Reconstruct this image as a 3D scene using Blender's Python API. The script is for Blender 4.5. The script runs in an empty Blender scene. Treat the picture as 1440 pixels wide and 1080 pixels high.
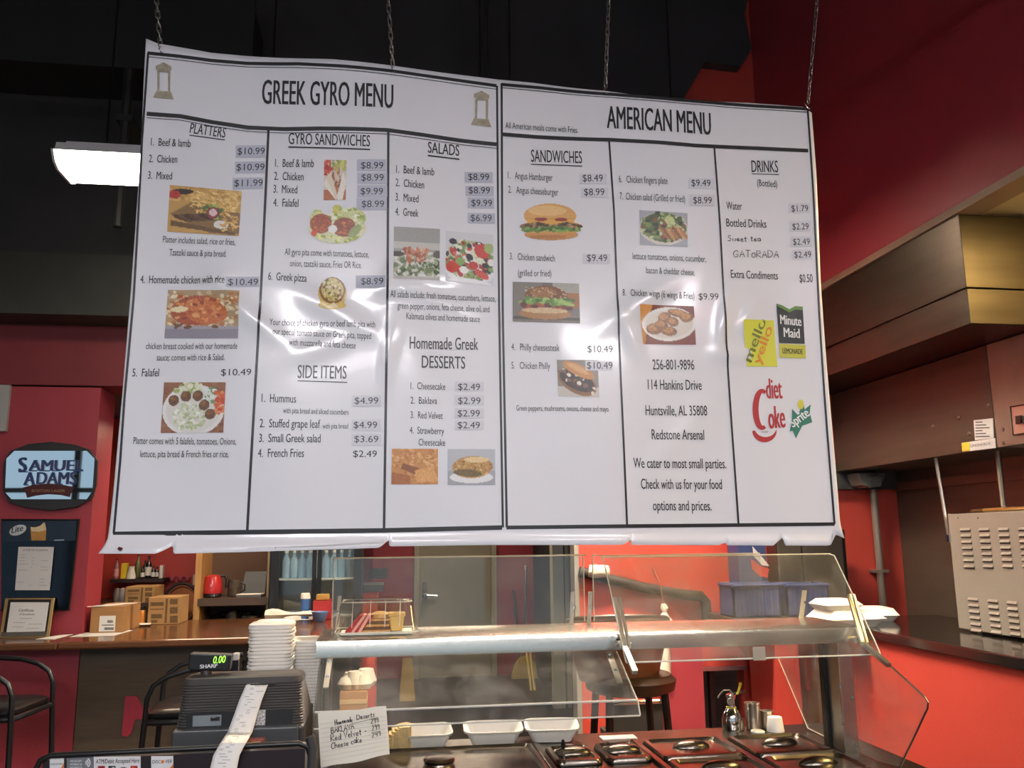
import bpy, bmesh, math, random
import numpy as np
from mathutils import Vector, Matrix

# ------------------------------------------------------------------ camera, world, light, exposure
SC = bpy.context.scene
COL = SC.collection
F = 1200.0
PITCH, YAW, ROLL, EYE = math.radians(10.2), math.radians(8.5), math.radians(-.57), 1.65


def cam_axes():
    cy, sy = math.cos(YAW), math.sin(YAW)
    f = Vector((sy, cy, 0)); r = Vector((cy, -sy, 0)); u = Vector((0, 0, 1))
    f2 = f * math.cos(PITCH) + u * math.sin(PITCH); u2 = -f * math.sin(PITCH) + u * math.cos(PITCH)
    return r * math.cos(ROLL) + u2 * math.sin(ROLL), -r * math.sin(ROLL) + u2 * math.cos(ROLL), f2


AX_R, AX_U, AX_F = cam_axes()
EYEP = Vector((0, 0, EYE))
cd = bpy.data.cameras.new('camera')
cd.lens = 36.0 * F / 1440.0; cd.sensor_width = 36.0; cd.clip_start = 0.05
cam = bpy.data.objects.new('camera', cd)
COL.objects.link(cam)
m3 = Matrix((AX_R, AX_U, -AX_F)).transposed()
cam.matrix_world = Matrix.Translation(EYEP) @ m3.to_4x4()
SC.camera = cam

SC.view_settings.view_transform = 'Standard'
SC.view_settings.look = 'None'
SC.view_settings.gamma = 1.0
SC.view_settings.use_curve_mapping = False
SC.view_settings.exposure = 1.2
LAMP = 9.0          # fluorescent diffuser emission
FRONT = 36.5         # lamps over the customers
MID = 180.0           # added lamp hidden behind the banner, brightens the red wall
LEFTL = 1.0          # lamps out of view on the left, one added before the bar
FARL = 15.0          # added lamp out of view, brightens the grey door
BARL = 7.0           # lamps behind the bar
KITCHEN = 30.0       # kitchen tube emission
SKY = .38            # daylight through the shop windows
world = bpy.data.worlds.new('sky'); SC.world = world
world.use_nodes = True
wb = world.node_tree.nodes['Background']
wb.inputs[0].default_value = (.60, .80, 1.0, 1); wb.inputs[1].default_value = SKY
SC.cycles.max_bounces = 10
SC.cycles.transparent_max_bounces = 24
SC.cycles.sample_clamp_indirect = 6.0
FRONT_Y = -4.0       # the glazed shop front behind the camera
portal = bpy.data.lights.new('daylight_portal', 'AREA')
portal.shape = 'RECTANGLE'; portal.size = 9.6; portal.size_y = 2.9
portal.cycles.is_portal = True
po = bpy.data.objects.new('daylight_portal', portal); COL.objects.link(po)
po.location = (-1.9, FRONT_Y + .12, 1.95); po.rotation_euler = (math.radians(90), 0, 0)   # faces +Y into the room


# ------------------------------------------------------------------ pixel rays to places in the room
def ray(px, py):
    return AX_R * (px - 720) + AX_U * (540 - py) + AX_F * F


def at(px, py, ax, v):
    d = ray(px, py); i = 'xyz'.index(ax)
    return EYEP + d * ((v - EYEP[i]) / d[i])


def mpp(p):                       # metres per pixel at a place
    return (Vector(p) - EYEP).dot(AX_F) / F


# ------------------------------------------------------------------ materials
def lin(c):
    if isinstance(c, str):
        c = [int(c[i:i + 2], 16) / 255 for i in (1, 3, 5)]
    return tuple(x / 12.92 if x <= .04045 else ((x + .055) / 1.055) ** 2.4 for x in c)


MATS = {}


def mat(name, col, rough=.5, metal=0., coat=0., var=.08, scale=6., bump=0., bscale=40., emit=0., spec=.5, stretch=None, coat_rough=.1):
    if name in MATS: return MATS[name]
    m = bpy.data.materials.new(name); m.use_nodes = True
    nt = m.node_tree; b = nt.nodes['Principled BSDF']
    c = lin(col)
    b.inputs['Roughness'].default_value = rough; b.inputs['Metallic'].default_value = metal
    b.inputs['Coat Weight'].default_value = coat; b.inputs['Coat Roughness'].default_value = coat_rough
    b.inputs['Specular IOR Level'].default_value = spec
    tc = nt.nodes.new('ShaderNodeTexCoord'); mp = nt.nodes.new('ShaderNodeMapping')
    nt.links.new(tc.outputs['Object'], mp.inputs[0])
    if stretch: mp.inputs['Scale'].default_value = stretch
    if var > 0:
        n = nt.nodes.new('ShaderNodeTexNoise'); n.inputs['Scale'].default_value = scale; n.inputs['Detail'].default_value = 5
        nt.links.new(mp.outputs[0], n.inputs['Vector'])
        r = nt.nodes.new('ShaderNodeMapRange'); r.inputs['From Min'].default_value = .25; r.inputs['From Max'].default_value = .75
        r.inputs['To Min'].default_value = 1 - var; r.inputs['To Max'].default_value = 1 + var
        nt.links.new(n.outputs[0], r.inputs[0])
        x = nt.nodes.new('ShaderNodeMix'); x.data_type = 'RGBA'; x.blend_type = 'MULTIPLY'; x.inputs[0].default_value = 1
        x.inputs[6].default_value = (*c, 1); nt.links.new(r.outputs[0], x.inputs[7])
        nt.links.new(x.outputs[2], b.inputs['Base Color'])
        if emit: nt.links.new(x.outputs[2], b.inputs['Emission Color'])
    else:
        b.inputs['Base Color'].default_value = (*c, 1)
        b.inputs['Emission Color'].default_value = (*c, 1)
    b.inputs['Emission Strength'].default_value = emit
    if bump > 0:
        n2 = nt.nodes.new('ShaderNodeTexNoise'); n2.inputs['Scale'].default_value = bscale; n2.inputs['Detail'].default_value = 3
        nt.links.new(mp.outputs[0], n2.inputs['Vector'])
        bp = nt.nodes.new('ShaderNodeBump'); bp.inputs['Strength'].default_value = bump; bp.inputs['Distance'].default_value = .02
        nt.links.new(n2.outputs[0], bp.inputs['Height']); nt.links.new(bp.outputs[0], b.inputs['Normal'])
        nt.links.new(bp.outputs[0], b.inputs['Coat Normal'])
    MATS[name] = m
    return m


def clear_mat(name, tint=(.96, .97, .95), haze=.05, rough=.03, edge=1.0):
    """thin acrylic: see-through, mirror-like at grazing angles, slightly dusty"""
    m = bpy.data.materials.new(name); m.use_nodes = True
    nt = m.node_tree; nt.nodes.clear()
    out = nt.nodes.new('ShaderNodeOutputMaterial')
    tr = nt.nodes.new('ShaderNodeBsdfTransparent'); tr.inputs[0].default_value = (*tint, 1)
    gl = nt.nodes.new('ShaderNodeBsdfGlossy'); gl.inputs['Roughness'].default_value = rough
    gl.inputs[0].default_value = (edge, edge, edge, 1)
    lw = nt.nodes.new('ShaderNodeLayerWeight'); lw.inputs[0].default_value = .5      # Schlick reflectance, same on both faces
    pw = nt.nodes.new('ShaderNodeMath'); pw.operation = 'POWER'; pw.inputs[1].default_value = 5
    nt.links.new(lw.outputs['Facing'], pw.inputs[0])
    fr = nt.nodes.new('ShaderNodeMath'); fr.operation = 'MULTIPLY_ADD'; fr.inputs[1].default_value = .96; fr.inputs[2].default_value = .04
    nt.links.new(pw.outputs[0], fr.inputs[0])
    mx = nt.nodes.new('ShaderNodeMixShader')
    nt.links.new(fr.outputs[0], mx.inputs[0]); nt.links.new(tr.outputs[0], mx.inputs[1]); nt.links.new(gl.outputs[0], mx.inputs[2])
    df = nt.nodes.new('ShaderNodeBsdfDiffuse'); df.inputs[0].default_value = (.8, .8, .78, 1)
    tc = nt.nodes.new('ShaderNodeTexCoord')
    nz = nt.nodes.new('ShaderNodeTexNoise'); nz.inputs['Scale'].default_value = 5; nz.inputs['Detail'].default_value = 8
    nz.inputs['Roughness'].default_value = .7
    nt.links.new(tc.outputs['Object'], nz.inputs['Vector'])
    mr = nt.nodes.new('ShaderNodeMapRange'); mr.inputs['From Min'].default_value = .45; mr.inputs['From Max'].default_value = .8
    mr.inputs['To Min'].default_value = haze * .5; mr.inputs['To Max'].default_value = haze * 3
    nt.links.new(nz.outputs[0], mr.inputs[0])
    m2 = nt.nodes.new('ShaderNodeMixShader')
    nt.links.new(mr.outputs[0], m2.inputs[0]); nt.links.new(mx.outputs[0], m2.inputs[1]); nt.links.new(df.outputs[0], m2.inputs[2])
    nt.links.new(m2.outputs[0], out.inputs[0])
    MATS[name] = m
    return m


def print_mat():
    """printed picture under the vinyl's gloss: colours from the picture's own pixels"""
    if 'print' in MATS: return MATS['print']
    m = bpy.data.materials.new('printed_ink'); m.use_nodes = True
    nt = m.node_tree; b = nt.nodes['Principled BSDF']
    a = nt.nodes.new('ShaderNodeVertexColor'); a.layer_name = 'ink'
    nt.links.new(a.outputs[0], b.inputs['Base Color'])
    b.inputs['Roughness'].default_value = .42; b.inputs['Coat Weight'].default_value = .25; b.inputs['Coat Roughness'].default_value = .22
    MATS['print'] = m
    return m


RED = mat('red_wall_paint', '#9e3843', .45, var=.07, scale=2.2, bump=.05, bscale=60)
REDB = mat('bright_red_paint', '#b8453a', .42, var=.06, scale=2., bump=.04, bscale=60)
BLACKP = mat('black_ceiling_paint', '#2e2e30', .75, var=.25, scale=1.5, bump=.12, bscale=9)
WOODBAR = mat('dark_wood_veneer', '#574837', .5, var=.3, scale=3, stretch=(1, 1, 9), bump=.04)
BARTOP = mat('varnished_bar_wood', '#6b452c', .2, var=.25, scale=4, stretch=(1, 7, 7), coat=.4)
STEEL = mat('brushed_steel', '#d2cdc2', .24, 1., var=.08, scale=3, stretch=(1, 30, 30), bump=.02, bscale=30)
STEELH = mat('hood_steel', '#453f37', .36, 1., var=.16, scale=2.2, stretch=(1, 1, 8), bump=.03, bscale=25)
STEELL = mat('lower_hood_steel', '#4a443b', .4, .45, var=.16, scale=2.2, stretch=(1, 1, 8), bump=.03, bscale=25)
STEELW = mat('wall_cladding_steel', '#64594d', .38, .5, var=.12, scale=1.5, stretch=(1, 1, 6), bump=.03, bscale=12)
CHROME = mat('chrome', '#d8d8d8', .1, 1., var=.03)
ALU = mat('aluminium_bracket', '#c9c7c0', .3, 1., var=.05)
BLACK = mat('black_plastic', '#131313', .4, var=.1)
BLACKM = mat('black_metal_tube', '#161617', .3, var=.1, coat=.2)
GREYP = mat('dark_grey_plastic', '#4a4846', .42, var=.06, bump=.03, bscale=300)
GREYP2 = mat('slate_grey_plastic', '#3b3b3c', .4, var=.06)
FOAM = mat('white_foam', '#efece4', .6, var=.03, scale=20, bump=.03, bscale=200)
PAPER = mat('white_paper', '#e8e6e0', .7, var=.03)
PAPERB = mat('greyish_paper', '#cfd0d2', .7, var=.04)
CARD = mat('brown_cardboard', '#a87c4c', .75, var=.1, scale=5, stretch=(1, 1, 12))
CARDP = mat('printed_cardboard', '#b08a58', .75, var=.1, scale=5)
INK = mat('black_ink', '#141416', .42, var=0, coat=.25, coat_rough=.22)
INKG = mat('grey_ink', '#54545a', .6, var=0)
INKP = mat('pen_ink', '#2b2b33', .6, var=0)
CREAM = mat('cream_paint', '#c9bda4', .6, var=.05)
DOORP = mat('olive_grey_door_paint', '#8d8774', .5, var=.05)
FRAMEP = mat('olive_grey_frame_paint', '#a19b86', .5, var=.05)
GRANITE = mat('black_granite', '#1d1b1a', .12, var=.5, scale=160, coat=.3)
BROWNW = mat('brown_wood', '#5b3a26', .4, var=.3, scale=4, stretch=(1, 1, 8), coat=.15)
LIGHTW = mat('light_wood', '#b98e57', .5, var=.2, scale=4, stretch=(8, 8, 1))
FLOORM = mat('worn_dark_floor', '#2d2a28', .4, var=.3, scale=2.2, bump=.03)
GOLD = mat('gold_frame', '#c3a873', .35, .7, var=.1)
CLEAR = clear_mat('clear_acrylic')
CLEARD = clear_mat('thin_clear_plastic', haze=.02, rough=.06)
PANE = clear_mat('window_glass', haze=.004)


# ------------------------------------------------------------------ mesh building
class MB:
    def __init__(s): s.v = []; s.f = []; s.mi = []; s.cur = 0
    def add(s, vs, fs):
        o = len(s.v); s.v += [tuple(v) for v in vs]; s.f += [tuple(i + o for i in f) for f in fs]; s.mi += [s.cur] * len(fs)
        return s
    def box(s, x0, x1, y0, y1, z0, z1, M=None):
        vs = [Vector((x, y, z)) for z in (z0, z1) for y in (y0, y1) for x in (x0, x1)]
        if M: vs = [M @ v for v in vs]
        return s.add(vs, [(0, 2, 3, 1), (4, 5, 7, 6), (0, 1, 5, 4), (1, 3, 7, 5), (3, 2, 6, 7), (2, 0, 4, 6)])
    def prism(s, poly, ext):          # poly: 3D points of a flat outline, ext: vector
        n = len(poly); a = [Vector(p) for p in poly]; b = [p + Vector(ext) for p in a]
        return s.add(a + b, [tuple(range(n))[::-1], tuple(range(n, 2 * n))] + [(i, (i + 1) % n, n + (i + 1) % n, n + i) for i in range(n)])
    def tube(s, pts, r, n=8, cap=True, flat=None):
        pts = [Vector(p) for p in pts]; rings = []; up = None
        for i, p in enumerate(pts):
            t = (pts[min(i + 1, len(pts) - 1)] - pts[max(i - 1, 0)]).normalized()
            if up is None:
                up = Vector((0, 0, 1)) if abs(t.z) < .9 else Vector((1, 0, 0))
            a = t.cross(up).normalized(); b = a.cross(t).normalized(); up = b
            rr = r[i] if isinstance(r, (list, tuple)) else r
            rings.append([p + (a * math.cos(k * 2 * math.pi / n) + b * math.sin(k * 2 * math.pi / n) * (flat or 1)) * rr for k in range(n)])
        vs = [v for q in rings for v in q]; fs = []
        for i in range(len(rings) - 1):
            for k in range(n):
                fs.append((i * n + k, i * n + (k + 1) % n, (i + 1) * n + (k + 1) % n, (i + 1) * n + k))
        if cap: fs += [tuple(range(n))[::-1], tuple(range((len(rings) - 1) * n, len(rings) * n))]
        return s.add(vs, fs)
    def lathe(s, prof, c, n=20, M=None):
        vs = []; fs = []
        for r, z in prof:
            for k in range(n):
                v = Vector((max(r, 1e-4) * math.cos(2 * math.pi * k / n), max(r, 1e-4) * math.sin(2 * math.pi * k / n), z))
                vs.append((M @ v if M else v) + Vector(c))
        for i in range(len(prof) - 1):
            for k in range(n):
                fs.append((i * n + k, i * n + (k + 1) % n, (i + 1) * n + (k + 1) % n, (i + 1) * n + k))
        fs += [tuple(range(n))[::-1], tuple(range((len(prof) - 1) * n, len(prof) * n))]
        return s.add(vs, fs)
    def loft(s, rings, cap0=True, cap1=True):
        n = len(rings[0]); vs = [v for q in rings for v in q]; fs = []
        for i in range(len(rings) - 1):
            for k in range(n):
                fs.append((i * n + k, i * n + (k + 1) % n, (i + 1) * n + (k + 1) % n, (i + 1) * n + k))
        if cap0: fs.append(tuple(range(n))[::-1])
        if cap1: fs.append(tuple(range((len(rings) - 1) * n, len(rings) * n)))
        return s.add(vs, fs)
    def quad(s, a, b, c, d): return s.add([a, b, c, d], [(0, 1, 2, 3)])
    def sheet(s, fn, nu, nv):         # open grid
        vs = [fn(i / nu, j / nv) for j in range(nv + 1) for i in range(nu + 1)]
        return s.add(vs, [(j * (nu + 1) + i, j * (nu + 1) + i + 1, (j + 1) * (nu + 1) + i + 1, (j + 1) * (nu + 1) + i) for j in range(nv) for i in range(nu)])


LOC = {}


def mesh_from(mb, name, mats, org, smooth=False):
    me = bpy.data.meshes.new(name)
    me.from_pydata([tuple(Vector(v) - Vector(org)) for v in mb.v], [], mb.f)
    for m in (mats if isinstance(mats, (list, tuple)) else [mats]): me.materials.append(m)
    if any(mb.mi): me.polygons.foreach_set('material_index', mb.mi)
    if smooth: me.polygons.foreach_set('use_smooth', [True] * len(me.polygons))
    me.update()
    bm = bmesh.new(); bm.from_mesh(me); bmesh.ops.recalc_face_normals(bm, faces=bm.faces); bm.to_mesh(me); bm.free()
    return me


def mods(o, bevel=0, solid=0, smooth=False, sub=0, soff=0):
    if solid:
        m = o.modifiers.new('solid', 'SOLIDIFY'); m.thickness = solid; m.offset = soff
    if bevel:
        m = o.modifiers.new('bevel', 'BEVEL'); m.width = bevel; m.segments = 2; m.limit_method = 'ANGLE'; m.angle_limit = math.radians(40)
    if sub:
        m = o.modifiers.new('sub', 'SUBSURF'); m.levels = sub; m.render_levels = sub
    if smooth:
        try:
            me = o.data; me.polygons.foreach_set('use_smooth', [True] * len(me.polygons))
            me.set_sharp_from_angle(angle=math.radians(38))
        except Exception: pass


def part(name, mb, m, parent, label=None, bevel=0, solid=0, smooth=False, sub=0, soff=0):
    org = LOC[parent.name]
    o = bpy.data.objects.new(name, mesh_from(mb, name, m, org)); COL.objects.link(o)
    o.parent = parent; LOC[o.name] = org
    if label: o['label'] = label
    mods(o, bevel, solid, smooth, sub, soff)
    return o


def thing(name, label, cat, loc, group=None):
    o = bpy.data.objects.new(name, None); COL.objects.link(o)
    o.empty_display_size = .05; o.location = loc; LOC[o.name] = Vector(loc)
    o['label'] = label; o['category'] = cat
    if group: o['group'] = group
    return o


def single(name, mb, m, label, cat, group=None, kind=None, bevel=0, solid=0, smooth=False, sub=0, soff=0):
    a = np.array([tuple(v) for v in mb.v]); org = Vector(((a[:, 0].min() + a[:, 0].max()) / 2, (a[:, 1].min() + a[:, 1].max()) / 2, a[:, 2].min()))
    o = bpy.data.objects.new(name, mesh_from(mb, name, m, org)); COL.objects.link(o)
    o.location = org; LOC[o.name] = org
    if label: o['label'] = label; o['category'] = cat
    if group: o['group'] = group
    if kind: o['kind'] = kind
    mods(o, bevel, solid, smooth, sub, soff)
    return o


def struct(name, mb, m, **k): return single(name, mb, m, None, None, kind='structure', **k)


def copy_tree(o, parent=None):
    c = o.copy(); COL.objects.link(c); LOC[c.name] = LOC[o.name]
    if parent is not None: c.parent = parent
    for ch in list(o.children): copy_tree(ch, c)
    return c


def dup(o, loc, label, rz=None, scale=None):
    c = copy_tree(o); c.location = loc; LOC[c.name] = Vector(loc); c['label'] = label
    if rz is not None: c.rotation_euler = (0, 0, rz)
    if scale: c.scale = scale
    return c


def BP(x0, y0, x1, y1, Y, d):        # a box whose front is seen at these pixels in the plane y = Y
    a = at(x0, (y0 + y1) / 2, 'y', Y); b = at(x1, (y0 + y1) / 2, 'y', Y); t = at((x0 + x1) / 2, y0, 'y', Y); u = at((x0 + x1) / 2, y1, 'y', Y)
    return a.x, b.x, Y, Y + d, u.z, t.z


def rr(w, d, r, n=5, c=(0, 0), z=0):   # rounded rectangle ring
    out = []
    for k, (sx, sy) in enumerate(((1, 1), (-1, 1), (-1, -1), (1, -1))):
        for i in range(n + 1):
            a = math.pi / 2 * (k + i / n)
            out.append(Vector((c[0] + sx * (w / 2 - r) + r * math.cos(a), c[1] + sy * (d / 2 - r) + r * math.sin(a), z)))
    return out


# ------------------------------------------------------------------ lettering
_f = bpy.data.curves.new('H', 'FONT'); _f.body = 'H'; _f.size = 1
_o = bpy.data.objects.new('H', _f); _m = bpy.data.meshes.new_from_object(_o)
CAP = max(v.co.y for v in _m.vertices)
bpy.data.objects.remove(_o); bpy.data.meshes.remove(_m)
FN = {}


def letters(s, bold=0.0, shear=0.0):
    k = (s, bold, shear)
    if k not in FN:
        c = bpy.data.curves.new('t', 'FONT'); c.body = s; c.size = 1; c.resolution_u = 3; c.offset = bold; c.shear = shear
        o = bpy.data.objects.new('t', c); me = bpy.data.meshes.new_from_object(o)
        v = np.array([(q.co.x, q.co.y) for q in me.vertices]) if len(me.vertices) else np.zeros((0, 2))
        f = [tuple(p.vertices) for p in me.polygons]
        bpy.data.objects.remove(o); bpy.data.meshes.remove(me); bpy.data.curves.remove(c)
        v[:, 0] -= v[:, 0].min(); w = v[:, 0].max()
        FN[k] = (v, f, w)
    return FN[k]


def text(parent, name, s, p0, p1, cap, m, n=(0, -1, 0), off=.0015, disp=None, bold=0., shear=0., up=None, mb=None):
    """lettering whose baseline runs p0 -> p1 on a surface with normal n; cap = height of capitals (m)"""
    v, f, w = letters(s, 0, shear)
    if bold:
        n0 = len(v); ks = (-.5, 0, .5); v = np.concatenate([v + np.array([[k_ * bold * 1.6, 0]]) for k_ in ks]); v[:, 0] += bold * .8; w = w + bold * 1.6
        f = [tuple(i + n0 * q for i in t) for q in range(3) for t in f]
    p0 = Vector(p0); p1 = Vector(p1); n = Vector(n).normalized(); e = (p1 - p0) / w
    u = Vector(up).normalized() if up else n.cross(p1 - p0).normalized()
    ch = cap / CAP
    own = mb is None
    if own: mb = MB()
    pts = []
    for kk, (x, y) in enumerate(v):
        q = p0 + e * x + u * (y * ch)
        pts.append(q + n * (off + (.00006 * (kk // (len(v) // 3)) if bold else 0) + (disp(q.x, q.z) if disp else 0)))
    mb.add(pts, f)
    return part(name, mb, m, parent) if own and parent else mb


def ribbon(mb, pts, w, n, off=.0015, disp=None):
    """flat inked line along pts on a surface with normal n"""
    n = Vector(n).normalized(); pts = [Vector(p) for p in pts]; a = []
    for i, p in enumerate(pts):
        t = (pts[min(i + 1, len(pts) - 1)] - pts[max(i - 1, 0)]).normalized(); s_ = n.cross(t) * (w / 2)
        for q in (p - s_, p + s_): a.append(q + n * (off + (disp(q.x, q.z) if disp else 0)))
    mb.add(a, [(2 * i, 2 * i + 1, 2 * i + 3, 2 * i + 2) for i in range(len(pts) - 1)])
    return mb


HW = {'A': (.7, [[(0, 0), (.35, 1), (.7, 0)], [(.15, .4), (.55, .4)]]), 'B': (.65, [[(0, 0), (0, 1), (.45, .95), (.5, .7), (0, .52), (.6, .4), (.55, .08), (0, 0)]]),
      'C': (.65, [[(.65, .85), (.4, 1), (.1, .75), (0, .4), (.2, .05), (.65, .1)]]), 'D': (.7, [[(0, 0), (0, 1), (.5, .85), (.7, .5), (.5, .12), (0, 0)]]),
      'G': (.8, [[(.75, .8), (.5, 1), (.15, .85), (0, .45), (.2, .05), (.6, .05), (.75, .4), (.4, .42)]]), 'H': (.65, [[(0, 0), (.03, 1)], [(.6, 0), (.6, 1)], [(0, .5), (.6, .5)]]),
      'K': (.6, [[(0, 0), (0, 1)], [(.6, 1), (0, .45), (.6, 0)]]), 'L': (.5, [[(0, 1), (0, 0), (.5, .03)]]), 'O': (.6, [[(.3, .7), (.05, .5), (.05, .15), (.3, 0), (.55, .2), (.5, .6), (.3, .7)]]),
      'R': (.65, [[(0, 0), (0, 1), (.5, .95), (.55, .65), (0, .5), (.65, 0)]]), 'S': (.55, [[(.5, .9), (.2, 1), (.05, .75), (.45, .45), (.4, .08), (0, .08)]]), 'T': (.7, [[(0, 1), (.7, 1)], [(.35, 1), (.35, 0)]]),
      'V': (.65, [[(0, 1), (.3, 0), (.65, 1)]]), 'a': (.5, [[(.45, .5), (.15, .5), (0, .2), (.2, 0), (.42, .2), (.45, .5), (.5, 0)]]), 'c': (.45, [[(.42, .45), (.15, .5), (0, .22), (.15, 0), (.45, .08)]]),
      'd': (.5, [[(.42, .45), (.12, .48), (0, .2), (.2, 0), (.45, .25), (.47, 1), (.5, 0)]]), 'e': (.45, [[(.02, .25), (.42, .3), (.3, .52), (.08, .42), (.02, .15), (.2, 0), (.45, .1)]]),
      'h': (.5, [[(0, 0), (.03, 1)], [(.02, .35), (.3, .5), (.42, .3), (.45, 0)]]), 'k': (.45, [[(0, 0), (.02, 1)], [(.4, .55), (.03, .25), (.45, 0)]]), 'l': (.2, [[(.03, 1), (.03, .1), (.2, 0)]]),
      'm': (.7, [[(0, 0), (.05, .5), (.2, .45), (.25, 0), (.3, .4), (.48, .48), (.52, 0), (.7, .1)]]), 'o': (.45, [[(.2, .5), (0, .25), (.2, 0), (.42, .22), (.2, .5)]]),
      'r': (.4, [[(0, .5), (.05, 0), (.1, .38), (.4, .5)]]), 's': (.4, [[(.38, .48), (.1, .42), (.32, .2), (.25, .02), (0, .06)]]), 't': (.4, [[(.18, .85), (.18, .05), (.4, .02)], [(0, .55), (.4, .57)]]),
      'u': (.5, [[(0, .5), (.05, .05), (.3, .05), (.42, .5), (.5, 0)]]), 'v': (.45, [[(0, .5), (.2, 0), (.45, .52)]]), 'w': (.65, [[(0, .5), (.12, 0), (.32, .4), (.45, 0), (.65, .5)]]),
      '2': (.5, [[(.02, .8), (.25, 1), (.45, .75), (0, .03), (.5, .03)]]), '4': (.5, [[(.1, 1), (.02, .5), (.48, .5)], [(.42, 1), (.4, 0)]]), '9': (.45, [[(.42, .75), (.2, 1), (0, .75), (.2, .55), (.42, .8), (.35, 0)]]),
      '-': (.4, [[(.05, .35), (.35, .37)]]), ' ': (.35, []), 'i': (.15, [[(.05, .5), (.07, 0)]])}


def hand(mb, s, p0, p1, cap, w, n, off=.0015, disp=None, seed=1):
    rnd = random.Random(seed); tot = sum(HW[c][0] + .14 for c in s)
    p0 = Vector(p0); p1 = Vector(p1); e = (p1 - p0) / tot; u = Vector(n).normalized().cross(p1 - p0).normalized(); x = 0
    for c in s:
        wd, st = HW[c]; dy = rnd.uniform(-.06, .06); k = rnd.uniform(.92, 1.08)
        for q in st: ribbon(mb, [p0 + e * (x + a + b * .08) + u * ((b * k + dy) * cap) for a, b in q], w, n, off, disp)
        x += wd + .14
    return mb


# ------------------------------------------------------------------ printed pictures (pixels painted into the print, flat on the vinyl)
class Img:
    def __init__(s, W, H, bg, seed=0):
        s.W, s.H = W, H; s.r = np.random.RandomState(seed)
        s.y, s.x = np.mgrid[0:H, 0:W].astype(float); s.x = (s.x + .5) / W; s.y = (s.y + .5) / H
        s.a = np.zeros((H, W, 3)); s.a[:] = s.c(bg); s.m = np.ones((H, W), bool)
    def c(s, h): return np.array([int(h[i:i + 2], 16) / 255 for i in (1, 3, 5)])
    def put(s, k, col, amp=.0):
        col = s.c(col) if isinstance(col, str) else np.array(col)
        n = s.r.rand(s.H, s.W, 1) - .5
        s.a = np.where(k[..., None], np.clip(col + n * amp, 0, 1), s.a); return s
    def ell(s, cx, cy, rx, ry, col, amp=.08, ang=0, shade=0.0):
        ca, sa = math.cos(ang), math.sin(ang); dx, dy = s.x - cx, s.y - cy
        u = (dx * ca + dy * sa) / rx; v = (-dx * sa + dy * ca) / ry
        k = u * u + v * v < 1
        s.put(k, col, amp)
        if shade: s.a = np.where(k[..., None], np.clip(s.a - shade * (v[..., None] + .2), 0, 1), s.a)
        return k
    def rect(s, x0, y0, x1, y1, col, amp=.04): s.put((s.x > x0) & (s.x < x1) & (s.y > y0) & (s.y < y1), col, amp)
    def blobs(s, n, box, size, cols, amp=.12, asp=(.5, 1.0), clip=None):
        for _ in range(n):
            cx = s.r.uniform(box[0], box[2]); cy = s.r.uniform(box[1], box[3])
            if clip is not None and not clip(cx, cy): continue
            z = s.r.uniform(*size); s.ell(cx, cy, z, z * s.r.uniform(*asp) * s.W / s.H, cols[s.r.randint(len(cols))], amp, s.r.uniform(0, 3.1))
    def poly(s, pts, col, amp=.05):
        k = np.zeros((s.H, s.W), bool); n = len(pts)
        for i in range(n):
            (x1, y1), (x2, y2) = pts[i], pts[(i + 1) % n]
            k ^= ((y1 > s.y) != (y2 > s.y)) & (s.x < (x2 - x1) * (s.y - y1) / (y2 - y1 + 1e-9) + x1)
        s.put(k, col, amp); return k

# ------------------------------------------------------------------ the room
XA, XB, XK = 2.8, 3.2, 3.7            # hood box / lower hood and oven / kitchen side wall
YR = 5.8                              # red wall beyond the serving counter
YW = 6.0                              # pillar wall beside the bar
YD = 10.77                            # far wall with the grey door
TOP = 6.2
struct('floor', MB().box(-7, 4.2, FRONT_Y - .2, 11, -.1, 0), FLOORM)
struct('ceiling', MB().box(-7, 4.2, FRONT_Y - .2, 11, TOP, TOP + .1), BLACKP)
struct('wall_left', MB().box(-7.1, -7, FRONT_Y - .2, 11, 0, TOP), mat('beige_wall', '#8d8272', .6))
struct('wall_far', MB().box(-7, 2.4, YD, YD + .15, 0, TOP), RED)
# shop front: low wall, header, mullions and panes (seen only in the mirrors)
struct('wall_front', MB().box(-7, 4.2, FRONT_Y - .12, FRONT_Y, 0, .5).box(-7, 4.2, FRONT_Y - .12, FRONT_Y, 3.4, TOP), mat('beige_wall', '#8d8272', .6))
struct('wall_front_pier', MB().box(2.9, 4.2, FRONT_Y - .12, FRONT_Y, .5, 3.4), RED)
wx = [-7, -5.35, -3.7, -2.05, -.4, 1.25, 2.9]
for i in range(6):
    a, b = wx[i], wx[i + 1]
    w = MB().box(a, a + .05, FRONT_Y - .1, FRONT_Y, .5, 3.4).box(b - .05, b, FRONT_Y - .1, FRONT_Y, .5, 3.4)
    w.box(a + .05, b - .05, FRONT_Y - .1, FRONT_Y, .5, .56).box(a + .05, b - .05, FRONT_Y - .1, FRONT_Y, 3.34, 3.4).box(a + .05, b - .05, FRONT_Y - .1, FRONT_Y, 2.5, 2.58)
    o = struct('window_%d' % (i + 1), w, mat('dark_window_frame', '#4a4640', .4))
    part('pane', MB().box(a + .05, b - .05, FRONT_Y - .06, FRONT_Y - .05, .56, 3.34), PANE, o)

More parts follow.
